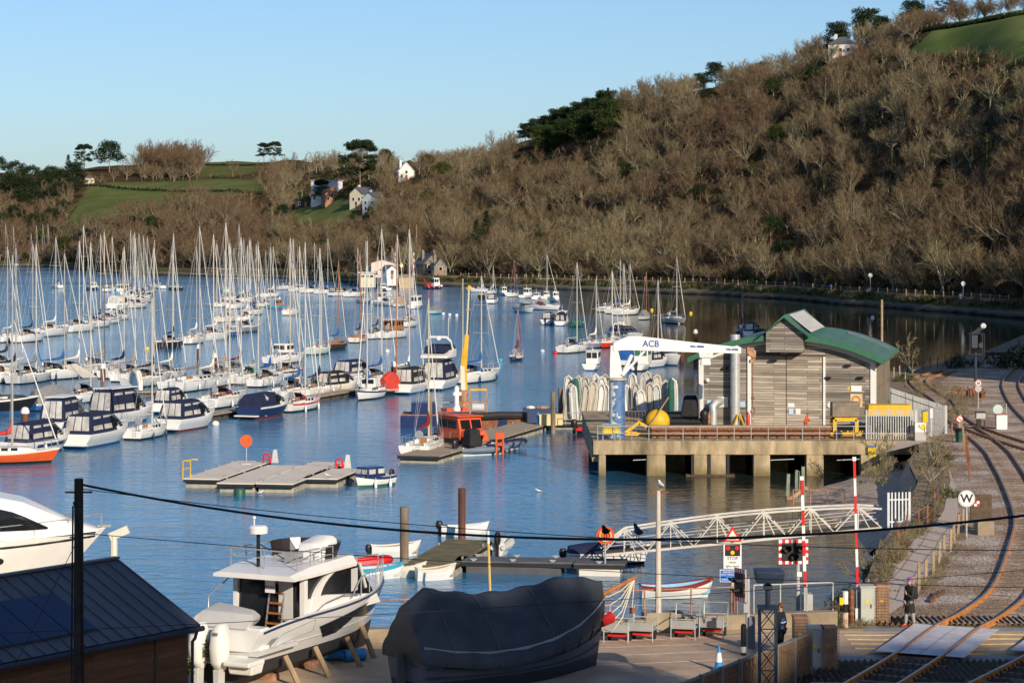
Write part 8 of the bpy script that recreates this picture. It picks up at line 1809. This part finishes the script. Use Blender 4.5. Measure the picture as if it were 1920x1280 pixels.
for zz in (2.6,4.6):mb.path([(-.6,-.4,zz),(.75,-.4,zz),(.75,.5,zz),(-.6,.5,zz),(-.6,-.4,zz)],.04,STEELD,4)
mb.build('cage',t);mb=MB();mb.box((-.1,0,4.0),(.55,.4,1.5),STEELD);mb.bar((-.1,0,4.6),(.7,-.2,5.3),.4,.4,STEELD);mb.lathe([(.25,-.1),(.28,.15)],(.7,-.3,5.35),GALV,12,'Y');mb.build('signal_head',t);mb=MB();mb.lathe([(0,-.1),(.25,-.1),(.25,.1),(0,.1)],(.5,-.2,3.5),STEELD,12,'Y');mb.build('lamp',t)
t=thing('buffer_stop','dark rail-built buffer stop in the shade right of the signal','buffer stop',at(1868,685));mb=MB();mb.bar((-1.6,0,1.25),(1.6,0,1.25),.2,.35,TIMBD)
for x in (-1.0,1.0):mb.bar((x,0,0),(x,0,1.3),.14,.14,RUSTP);mb.bar((x+.6,.2,0),(x,0,1.2),.12,.12,RUSTP);mb.bar((x-.6,.2,0),(x,0,1.2),.12,.12,RUSTP)
mb.build('frame',t)
t=thing('scrap_rails','heap of rusty rail chairs and offcuts beside the siding','scrap heap',at(1815,748));mb=MB();rg=random.Random(2)
for i in range(16):x=rg.uniform(-1.4,1.4);mb.bar((x,rg.uniform(-.4,.4),0),(x+rg.uniform(-.5,.5),rg.uniform(-.3,.3),rg.uniform(.5,1.1)),.12,.14,RUSTP)
mb.build('heap',t)
t=thing('telegraph_pole','plain timber pole with steps standing behind the boathouse roof','utility pole',(34.2,217,GZ));mb=MB();mb.tube((0,0,0),(0,0,8.0),.14,.11,TIMB,8);mb.build('shaft',t);mb=MB()
for k in range(5):mb.bar((-.25,0,5+.6*k),(.25,0,5+.6*k),.03,.03,RUSTP)
mb.build('step',t)
def post_fence(label,pts,h,r,m,wires=True,nm='post_and_wire_fence'):
 P=[at(x,y) for x,y in pts];t=thing(nm,label,'fence',P[0]);rg=random.Random(len(pts))
 for p in P:mb=MB();mb.box((p.x-P[0].x,p.y-P[0].y,h/2-.05),(r,r,h+rg.uniform(-.1,.12)),m,rot=Matrix.Rotation(rg.uniform(-.05,.05),3,'Y'));mb.build('post',t)
 if wires:
  for zz in (h*.45,h*.85):mb=MB();mb.path([Vector((p.x-P[0].x,p.y-P[0].y,zz)) for p in P],.012,WIRE,3);mb.build('wire',t)
post_fence('timber post and wire fence between the footpath and the railway',[(1712,1132),(1723,1105),(1736,1098),(1750,1080),(1761,1062),(1770,1047),(1783,1034),(1789,1021),(1797,1006),(1806,996),(1812,985)],1.1,.11,TIMB)
post_fence('rusty post and wire fence on the water side of the footpath',[(1684,1030),(1700,1016),(1722,1000),(1739,990),(1752,968)],1.25,.09,RUSTP)
post_fence('old timber rail fence along the top of the beach bank',[(1752,975),(1758,950),(1762,925),(1768,900),(1766,876),(1762,850)],1.1,.13,TIMBD)
post_fence('rusty upright railings between footpath and ballast',[(1818,905),(1817,893),(1815,881),(1814,870),(1812,858),(1810,848)],1.5,.07,RUSTP,False,'railings')
post_fence('pale timber posts at the narrow end of the footpath',[(1808,845),(1806,832),(1803,820),(1801,808)],1.2,.12,TIMB)
post_fence('low rusty railing closing the end of the footpath by the siding',[(1752,806),(1763,808),(1774,812),(1785,817),(1796,822)],1.0,.06,RUST2)
post_fence('row of pale posts on the shore behind the boathouse',[(1663,710),(1676,708),(1687,705)],1.1,.12,TIMB,False);post_fence('row of dark posts along the shore behind the sidings',[(1702,697),(1716,697),(1730,694),(1744,690),(1758,688),(1772,685),(1784,684),(1798,681)],1.1,.1,TIMBD)
SKIN=M('skin',(.50,.28,.19),.6,var=.06)
def skin_body(name,J,E,mat,parent,sub=1):
 """one continuous body grown over a jointed skeleton; J: name -> (xyz, radius)"""
 names=list(J);me=bpy.data.meshes.new(name);me.from_pydata([J[k][0] for k in names],[(names.index(a),names.index(b)) for a,b in E],[]);o=bpy.data.objects.new(name,me);COL.objects.link(o)
 m=o.modifiers.new('skin','SKIN');m.use_smooth_shade=True
 for v,k in zip(me.skin_vertices[0].data,names):r=J[k][1];v.radius=r if isinstance(r,tuple) else (r,r);v.use_root=k==names[0]
 s=o.modifiers.new('sub','SUBSURF');s.levels=sub;s.render_levels=sub
 dg=bpy.context.evaluated_depsgraph_get();m2=bpy.data.meshes.new_from_object(o.evaluated_get(dg));bpy.data.objects.remove(o);m2 .materials.clear();m2 .materials.append(mat)
 o=bpy.data.objects.new(name,m2);COL.objects.link(o);o.parent=parent;return o
def person(label,p,rz,H,coat,legs,shoes,hair,hat=None,coat_len=.45,pose=0,vest=None,pack=None,stride=.0,bare=False):
 """standing figure, facing local -y"""
 t=thing('person',label,'person',p,rz);k=H/1.75;s=stride
 J={'pelvis':((0,0,.95),(.14,.10)),'waist':((0,.0,1.1),(.135,.10)),'chest':((0,.01,1.32),(.17,.12)),'neck':((0,0,1.48),.055),'head0':((0,-.015,1.58),.075),'head1':((0,-.02,1.66),.088),'head2':((0,-.005,1.73),.06)}
 E=[('pelvis','waist'),('waist','chest'),('chest','neck'),('neck','head0'),('head0','head1'),('head1','head2')]
 for sd,n in ((1,'r'),(-1,'l')):
  st=s*sd;hx,hz,hy=(.22,.80,-.06) if not pose or sd<0 else (.10,1.22,-.28)
  ex,ey,ez=(.255,.05,1.10) if not pose or sd<0 else (.24,-.12,1.08)
  J.update({'hip'+n:((sd*.09,0,.88),.095),'knee'+n:((sd*.10,st*.5-.02,.48),.062),'ankle'+n:((sd*.10,st,.09),.042),'toe'+n:((sd*.11,st-.17,.035),.035),'sh'+n:((sd*.175,.0,1.42),.062),'elb'+n:((sd*ex,ey,ez),.045),'wr'+n:((sd*hx,hy,hz),.032),'palm'+n:((sd*(hx-.0),hy-.03,hz-.07+(.14 if pose and sd>0 else 0)),(.038,.018))})
  E+=[('pelvis','hip'+n),('hip'+n,'knee'+n),('knee'+n,'ankle'+n),('ankle'+n,'toe'+n),('chest','sh'+n),('sh'+n,'elb'+n),('elb'+n,'wr'+n),('wr'+n,'palm'+n)]
  b=Vector(J['palm'+n][0]);dz=-1 if not (pose and sd>0) else 1
  for f in range(4):a=b+Vector(((f-1.5)*.017,-.01,dz*.05));J['f%d%s'%(f,n)]=(tuple(a),.009);J['g%d%s'%(f,n)]=(tuple(a+Vector((0,-.02,dz*(.035,.045,.04,.03)[f]))),.008);E+=[('palm'+n,'f%d%s'%(f,n)),('f%d%s'%(f,n),'g%d%s'%(f,n))]
  J['th'+n]=(tuple(b+Vector((-sd*.045,-.02,dz*.03))),.010);E.append(('palm'+n,'th'+n))
 J={a:(tuple(Vector(c)*k),tuple(x*k for x in r) if isinstance(r,tuple) else r*k) for a,(c,r) in J.items()}
 skin_body('body',J,E,SKIN,t)
 def sub(names,grow,extra=()):return {a:(J[a][0],tuple(x+grow for x in J[a][1]) if isinstance(J[a][1],tuple) else J[a][1]+grow) for a in names}
 ar=['pelvis','waist','chest','shr','elbr','wrr','shl','elbl','wrl'];JJ=sub(ar,.022);JJ['collar']=(tuple(Vector((0,.01,1.50))*k),.075*k);EE=[('pelvis','waist'),('waist','chest'),('chest','collar'),('chest','shr'),('shr','elbr'),('elbr','wrr'),('chest','shl'),('shl','elbl'),('elbl','wrl')]
 skin_body('coat',JJ,EE,coat,t)
 mb=MB();zz=.95-coat_len;mb.lathe([(.175,1.12),(.185,.98),(.20+.06*coat_len,zz)],(0,0,0),coat,14);mb.v=[(x*k,y*k*.78,z*k) for x,y,z in mb.v];mb.build('coat_skirt',t,smooth=True)
 JJ=sub(['pelvis','hipr','kneer','ankler','hipl','kneel','anklel'],.018);skin_body('trousers',JJ,[('pelvis','hipr'),('hipr','kneer'),('kneer','ankler'),('pelvis','hipl'),('hipl','kneel'),('kneel','anklel')],legs,t)
 for n in 'rl':
  a=Vector(J['ankle'+n][0]);mb=MB();mb.loft([[(a.x+w*math.cos(q),a.y+dy,max(0,.035+hh*math.sin(q))*k) for q in [2*PI*i/8 for i in range(8)]] for dy,w,hh in ((.07,.03,.05),(.03,.05,.075),(-.08,.05,.06),(-.17,.045,.045),(-.21,.02,.03))],shoes);mb.build('shoe',t,smooth=True)
 hd=Vector((0,-.012,1.665))*k
 mb=MB();mb.sphere(hd+Vector((0,.02,.035)),.105*k,hat or hair,12,8,(.95,1.02,.95) if not hat else (1,1.08,1.1));mb.v=[(x,y,max(z,hd.z-(.01 if not hat else -.005)-max(0,y-hd.y)*.9)) for x,y,z in mb.v];mb.build('hat' if hat else 'hair',t,smooth=True)
 mb=MB();mb.loft([[tuple(hd+Vector(q)*k) for q in r] for r in (((-.012,-.09,.01),(.012,-.09,.01),(0,-.085,.02)),((-.018,-.115,-.025),(.018,-.115,-.025),(0,-.105,-.02)))],SKIN);mb.build('nose',t)
 for sd in (1,-1):mb=MB();mb.sphere(hd+Vector((sd*.032,-.085,.012))*k,.011*k,SIGNK,6,4);mb.build('eye',t);mb=MB();mb.sphere(hd+Vector((sd*.092,.01,0))*k,.025*k,SKIN,6,5,(.4,1,1.3));mb.build('ear',t)
 mb=MB();mb.box(hd+Vector((0,-.088,-.055))*k,(.045,.012,.01),SIGNR);mb.build('mouth',t)
 if vest:JJ=sub(['waist','chest'],.035);JJ['pv']=(tuple(Vector((0,0,.97))*k),(.165,.125));skin_body('vest',JJ,[('pv','waist'),('waist','chest')],vest,t);mb=MB();mb.box((0,0,1.16*k),(.36,.29,.05),SIGNW);mb.build('reflective_band',t,bevel=.02)
 if pack:mb=MB();mb.box((0,.21*k,1.22*k),(.30,.2,.46),pack,taper=.85);mb.build('backpack',t,bevel=.07)
 return t
person('person in purple hat and long dark coat with black backpack waiting at the crossing',at(1706,1174),R(-55),1.72,M('coat_dark',(.02,.02,.017),.85),M('trousers_grey',(.36,.33,.32),.85),M('shoe_red',(.30,.025,.025),.6),SIGNK,hat=M('hat_purple',(.22,.09,.40),.9),coat_len=.42,pose=1,pack=M('pack_black',(.012,.012,.014),.7),stride=.12)
person('person in dark clothes and blue high-visibility waistcoat standing behind the fence',at(1464,1232),R(-120),1.78,M('jacket_black',(.018,.018,.022),.85),M('trousers_black',(.012,.012,.015),.85),SIGNK,M('hair_brown',(.13,.065,.03),.8),coat_len=.08,vest=M('vest_blue',(.02,.09,.42),.6))
person('tiny walker in a bright blue jacket on the far bank railway path',hill_pt(1557,2.05),R(20),1.75,M('jacket_blue',(.02,.1,.5),.8),M('trousers_tan',(.2,.14,.1),.8),SIGNK,SIGNK,coat_len=.05)
t=person('worker in orange high-visibility clothing bending down in front of the boathouse door',Vector((20.7,166.6,2.9))-Vector((0,0,.55)),R(60),1.3,ORANGE,M('trousers_orange',(.6,.12,.02),.8),SIGNK,M('hair_brown',(.13,.065,.03),.8),coat_len=.05,pose=1);t.rotation_euler.x=R(14)
SLATE=M('roof_slate',(.095,.10,.115),.7,var=.2,scale=.8);STONE=M('stone_wall',(.22,.19,.15),.9,var=.3,scale=1.2);REND=M('render_white',(.74,.70,.64),.8,var=.05,scale=.5);PINKR=M('render_pink',(.74,.58,.50),.8,var=.05,scale=.5);BRICK=M('brick_orange',(.34,.16,.09),.85,var=.2);FRAME=WHITEP
def house(label,p,rz,w,d,h,rise,wall,roof=SLATE,hip=False,wins=((-.25,.35),(.25,.35)),chim=1,door=True,name='house',flat=False,wh=1.1,hs=1.):
 t=thing(name,label,'house',p,rz);t.scale=(hs,)*3;mb=MB();mb.box((0,d/2,h/2-1),(w,d,h+2),wall);
 if not hip and not flat:mb.prism([(-w/2,h),(w/2,h),(0,h+rise)],.01,d-.01,wall,axis='Y')
 mb.build('wall',t);mb=MB();e=.35
 if flat:mb.box((0,d/2,h+.15),(w+1,d+1,.3),roof)
 elif hip:mb.loft([[(-w/2-e,-e,h),(w/2+e,-e,h),(w/2+e,d+e,h),(-w/2-e,d+e,h)],[(-w*.12,d*.45,h+rise),(w*.12,d*.45,h+rise),(w*.12,d*.55,h+rise),(-w*.12,d*.55,h+rise)]],roof)
 else:
  k=rise*e/(w/2)
  for sd in (1,-1):mb.loft([[(0,-e,h+rise+.12),(sd*(w/2+e),-e,h-k+.12),(sd*(w/2+e),-e,h-k-.05),(0,-e,h+rise-.05)],[(0,d+e,h+rise+.12),(sd*(w/2+e),d+e,h-k+.12),(sd*(w/2+e),d+e,h-k-.05),(0,d+e,h+rise-.05)]],roof)
 rf=mb.build('roof',t)
 for i in range(chim):x=(-.3,.3)[i%2]*w;mb=MB();mb.box((x,d*.5,h+rise*.75),(.8,.8,rise*.9+.8),wall if wall is not PINKR else STONE);mb.box((x,d*.5,h+rise*1.2+.45),(.4,.4,.3),BRICK);mb.build('chimney',rf)
 for x,z in wins:
  mb=MB();mb.box((x*w,-.03,z*h+.5),(1.15,.08,wh+.2),FRAME);f=mb.build('window',t);mb=MB();mb.box((x*w,-.08,z*h+.5),(.95,.04,wh),DARKGL);mb.build('pane',f)
 if door:mb=MB();mb.box((0,-.04,1.0),(.95,.08,2.0),BRICK);mb.build('door',t)
 return t
def gpos(px,py,vmin=3.1):
 b=None
 for k in range(int((8-vmin)*50)):
  p=hill_pt(px,vmin+k/50);e=abs(proj(p)[1]-py)
  if b is None or e<b[0]-.3:b=(e,p)
 return b[1]
house('small square pale house standing alone on the left ridge',gpos(168,345,5),R(10),5.4,5,3.6,1.2,M('render_sand',(.62,.54,.40),.8),hip=True,chim=0,door=False,hs=1.08)
house('white hilltop house with grey hipped roof and tall white chimney',gpos(1576,108),R(-25),8.5,6,4.6,2.6,REND,hip=True,wins=((-.33,.45),(0,.45),(.33,.45)),hs=1.0)
house('half-built house wrapped in white sheeting above dark scaffolding',gpos(605,382),R(-25),11,7,9.5,1.2,M('sheet_white',(.66,.68,.70),.6,var=.2,scale=.4),flat=True,roof=M('sheet_grey',(.4,.42,.45),.6),wins=((-.35,.2),(.0,.2),(.35,.2)),chim=0,wh=1.6,hs=1.08)
house('low dark flat-roofed building with open front below the sheeted house',gpos(573,388),R(-15),9,5,3,0,M('timber_black',(.04,.038,.035),.8),flat=True,roof=STEELD,wins=((-.3,.3),(.3,.3)),chim=0,hs=1.08)
house('small orange brick gabled house right of the sheeted house',gpos(622,380),R(20),5.5,5,4.2,2.0,BRICK,roof=M('roof_brown',(.2,.12,.08),.8),wins=((0,.65),(-.28,.25),(.28,.25)),chim=0,hs=1.08)
house('cream gabled house with blue-grey slate roof below the tall pine',gpos(668,388),R(-38),7,8,5.2,2.6,M('render_cream',(.70,.62,.46),.8),wins=((-.2,.5),(.22,.5),(0,.2)),hs=1.08)
house('pale blue-grey house with slate roof right of the cream gabled one',gpos(692,396),R(-35),6.5,7,5.2,2.2,M('render_blue',(.45,.52,.54),.8),wins=((-.25,.55),(.25,.55),(-.25,.15),(.25,.15)),chim=1,hs=1.08)
house('white house with steep gable among the trees right of the tall pine',gpos(762,338),R(12),6.2,6,3.6,3.4,REND,roof=REND,wins=((0,.75),(-.3,.3)),chim=1,hs=1.08)
house('pink rendered boathouse with one upper window by the slipway',W(718,520,3.0),R(-6),7.4,7,4.6,1.0,PINKR,wins=((.12,.62),(-.3,.2)),chim=0,name='boathouse')
house('dark slate-roofed lean-to at the left side of the pink boathouse',W(698,519,3.0),R(-6),3.6,6,3.2,.9,M('slate_hang',(.25,.22,.22),.8),wins=((.0,.4),),chim=0,door=False,name='outbuilding')
house('low cream hut with three dark windows left of the pink boathouse',W(688,526,3.0),R(-6),4.2,3,2.2,.3,M('render_cream',(.70,.62,.46),.8),flat=True,roof=CREAM,wins=((-.3,.35),(0.05,.35),(.33,.35)),chim=0,door=False,name='hut',wh=.6)
house('grey and white gabled hut at the right of the pink boathouse',W(735,523,3.0),R(30),3.4,4,2.8,1.3,WHITEP,wins=((0,.55),),chim=0,name='hut')
house('dark stone cottage with slate roof and orange chimney pots beside the railway',W(812,516,3.2),R(25),6.4,8,3.8,3.2,STONE,wins=((-.22,.6),(.25,.6),(-.22,.15),(.25,.15)),chim=2);house('stone wing of the dark cottage with its own slate gable',W(826,517,3.2),R(15),4.2,5,3.0,2.6,STONE,wins=((0,.6),),chim=1)
mb=MB();c=[W(640,531,.2),W(778,533,.0),W(772,520,3.1),W(690,520,3.1)];mb.poly(c,M('slip_stone',(.50,.37,.22),.9,var=.2));structure(mb,'slipway')
mb=MB();a,b,c,d_=W(748,532,.3),W(776,532,.3),W(776,519,3.4),W(748,519,3.4);mb.prism([(a.x,a.y),(b.x,b.y),(c.x,c.y),(d_.x,d_.y)],-.5,3.1,M('slip_stone',(.50,.37,.22),.9,var=.2));o=mb.build('sea_wall');tag(o,'tan stone quay wall right of the slipway below the railway','wall')
for px,top,L in ((741,466,'tiny raised red and white barrier left of the far level crossing'),(776,468,'tiny raised red and white barrier right of the far level crossing')):
 p=W(px,517,3.0);t=thing('level_crossing_barrier',L,'barrier',p);mb=MB()
 for k in range(7):mb.box((0,0,1+k),(.22,.22,1),SIGNR if k%2 else SIGNW)
 mb.build('boom',t);mb=MB();mb.box((0,.2,.4),(.6,.6,1),GREYP);mb.build('machine_box',t)
p=W(753,526,2.2);t=thing('diamond_marker','yellow and white diamond board on a pole right of the pink boathouse','marker',p);mb=MB();mb.tube((0,0,0),(0,0,5),.08,None,GREYP,5);mb.build('pole',t);mb=MB();mb.prism([(0,3.6),(.6,4.6),(0,5.6),(-.6,4.6)],-.1,-.04,SIGNY,axis='Y');mb.prism([(0,4.1),(.5,4.6),(0,5.1),(-.5,4.6)],-.13,-.08,SIGNW,axis='Y');mb.build('board',t)
def far_railway():
 BF=M('far_ballast',(.30,.235,.19),.95,var=.25,scale=.3);mb=MB();pts=[(hill_pt(x,2.12),hill_pt(x,2.75)) for x in range(380,2130,12)];up=Vector((0,0,.3))
 for (a,b),(c,d) in zip(pts,pts[1:]):mb.poly([a+up,c+up,d+up,b+up],BF);mb.poly([a-up,c-up,c+up,a+up],BF)
 structure(mb,'railway_bed');mb=MB()
 for v in (2.3,2.45):mb.path([hill_pt(x,v)+Vector((0,0,.42)) for x in range(380,2130,12)],.09,RUSTP,4)
 o=mb.build('railway_track');tag(o,'single railway track running along the far bank of the river','railway track')
 P=[hill_pt(x,2.04) for x in list(range(864,1380,15))+[1384+17.5*i for i in range(30)]];t=thing('post_fence','row of short posts along the river side of the far railway','fence',P[0])
 for p in P:q=p-P[0];mb=MB();mb.box((q.x,q.y,q.z+.75),(.2,.2,1.6),TIMB);mb.build('post',t)
 mb=MB();mb.path([p-P[0]+Vector((0,0,1.2)) for p in P],.03,WIRE,3);mb.build('wire',t)
 for px,v,h,L in ((1632,2.05,4.2,'grey signal post with white cabinet on the far railway bank'),(1806,2.1,3.2,'white round railway sign on the far bank at the right')):
  t=thing('railway_signal',L,'signal',hill_pt(px,v));mb=MB();mb.tube((0,0,0),(0,0,h),.09,None,GALV,6);mb.build('post',t);mb=MB();mb.lathe([(0,-.1),(.5,-.1),(.5,0),(0,0)],(0,0,h),SIGNW if h<4 else GALV,12,'Y');mb.box((-.5,0,.5),(.6,.6,1.1),WHITEP);mb.build('head',t)
 for px,py,h,L in ((510,448,14,'leaning timber pole on the slope below the gardens'),(471,395,9,'thin pole at the edge of the gardens, far left of the houses'),(781,480,11,'timber pole behind the stone cottage'),(613,470,10,'timber pole in the brambles above the far railway')):
  t=thing('utility_pole',L,'utility pole',gpos(px,py));mb=MB();mb.tube((0,0,-1),(0,0,h),.16,.11,TIMB,6);mb.build('shaft',t)
far_railway()
def bush(px,py,s,kind,tint,label,z=GZ,sz=None,i=0):
 p=W(px,py,z);d=GREEN['shrub'] if kind=='g' else BUSH[i%3]
 t=add_tree('shrub' if kind=='g' else 'bush%d'%(i%3),d,kind=='g',p,s,(px*7)%6,tint,label,None,'bush',sz);t['category']='bush'
for i,a in enumerate(((1690,1062,.40,'g',.55,'large green bush in front of the gangway gate',1.6),(1668,1074,.30,'g',.4,'dark green bush left of the one at the gangway gate',1.2),(1640,1098,.62,'b',.75,'dry straw-coloured shrub on the bank right of the right barrier boom',1.2),(1656,1080,.34,'g',.6,'green shrub behind the dry straw-coloured one',1.6),(1608,1138,.42,'g',.5,'green bush behind the white-topped bollard',1.4),(1576,1160,.30,'g',.35,'low dark bush at the end of the quay wall',1.4),(1630,1130,.40,'g',.7,'yellow-green bush behind the grey-green cabinet',1.8),(1620,1112,.55,'b',.75,'dry twiggy shrub left of the grey-green cabinet top',1.0),(1742,905,.75,'b',.8,'tall dry grass clump on the bank above the beach, lower one',GZ),(1752,872,.7,'b',.75,'tall dry grass clump on the bank above the beach, upper one',GZ),(1766,862,.30,'g',.75,'bright green bush at the bend of the footpath',GZ),(1772,932,.3,'g',.7,'bright green bush beside the footpath below the bend',GZ),(1735,940,.42,'g',.2,'dark bush on the shaded bank above the beach',1.4),(1650,868,.75,'b',.85,'brown scrub beside the right end of the concrete deck',1.4),(1668,880,.35,'g',.6,'low green growth below the brown scrub at the deck end',1.0),(1697,715,.40,'g',.8,'ochre-green bush on the siding behind the boathouse',GZ),(1712,700,1.15,'b',.75,'pale bare shrub standing against the dark water behind the boathouse',GZ),(1806,690,.7,'g',.1,'dark bush at the foot of the caged signal',GZ),(1912,690,1.3,'g',.1,'large dark shrub cut by the right edge of the photo',GZ),(1712,965,.4,'b',.8,'dry bramble by the rusty fence next to the gate',1.9))):
 bush(a[0],a[1],a[2],a[3],a[4],a[5],a[6],None,i)
def rough_grass():
 rg=random.Random(4);m=Merge()
 zones=[([(1768,850),(1755,960),(1700,1020),(1672,1060),(1640,1120),(1600,1155),(1570,1168)],13,.26,190),([(1800,1010),(1760,1075),(1735,1110)],14,.16,70),([(1715,735),(1760,735),(1810,745),(1800,770),(1765,790)],28,.22,260),([(1655,850),(1650,880),(1640,900)],24,.22,60),([(1640,1168),(1580,1178)],12,.12,30)]
 for P,sp,s,n in zones:
  for i in range(n):
   k=rg.randrange(len(P)-1);u=rg.random();x=P[k][0]+(P[k+1][0]-P[k][0])*u+rg.uniform(-sp,sp);y=P[k][1]+(P[k+1][1]-P[k][1])*u+rg.uniform(-sp,sp)*.5
   if rg.random()<.25:m.add(GREEN['shrub'],W(x,y,GZ-.05),rg.uniform(.3,.7)*s*.7,rg.uniform(0,6),rg.uniform(.5,1),True)
   else:m.add(rg.choice(BUSH),W(x,y,GZ-.05),rg.uniform(.5,1)*s,rg.uniform(0,6),rg.choice((.75,.7,.8,.3)),False)
 m.build('rough_grass','dry rough grass and weeds beside the footpath, bank and sidings','rough grass')
rough_grass()
def shade_hills():
 pr=[(-60,50),(18,53),(42.5,57),(44.2,51),(50.5,50.5),(51.8,56.0),(56,56.2),(57,57.2),(59.6,57.2),(61,53),(63.6,53),(65.6,56.2),(100,55.6),(140,40)];mb=MB();rings=[]  # unseen ridge added behind the camera, profile stepped to shape the foreground shadow
 for i in range(201):x=-60+i;h=interp(pr,x)+.25*math.sin(x*1.7)+.2*math.sin(x*4.1);rings.append([(x,-14,6),(x,-28,h*.5),(x,-39,h-6),(x,-40,h),(x,-52,h-.5),(x,-120,30)])
 mb.loft(rings,SOIL,closed=False,cap0=False,cap1=False);structure(mb,'shade_ridge')
 m=Merge();rg=random.Random(8)
 for i in range(26):x=rg.uniform(64,100);m.add(rg.choice(BARE),(x,-42-rg.uniform(0,5),interp(pr,x)-8.6),rg.uniform(.8,1.05),rg.uniform(0,6),.3,False)  # unseen trees added to streak the crossing with branch shadow
 for i in range(8):x=rg.uniform(54,60);m.add(rg.choice(BARE),(x,-43,interp(pr,x)-9.5),rg.uniform(.8,1.0),rg.uniform(0,6),.3,False)
 m.build('trees','unseen bare trees on the added ridge behind the viewpoint','trees')
 mb=MB();rows=[]  # unseen side hill added, raised along the sun's path to shade the sidings
 for i in range(46):
  Y=55+i*6.2;r=[]
  for j in range(30):
   x0=max(57,.222*Y+5);X=x0+j*5;q=.898*X+.439*Y;f=min(1,max(0,(q-134)/9));r.append((X,Y,GZ+.1+f*min(64,(X-x0)*1.8)+.6*math.sin(X*.5+Y*.3)*f))
  rows.append(r)
 mb.loft(rows,SOIL,closed=False,cap0=False,cap1=False);structure(mb,'shade_ridge')
shade_hills()
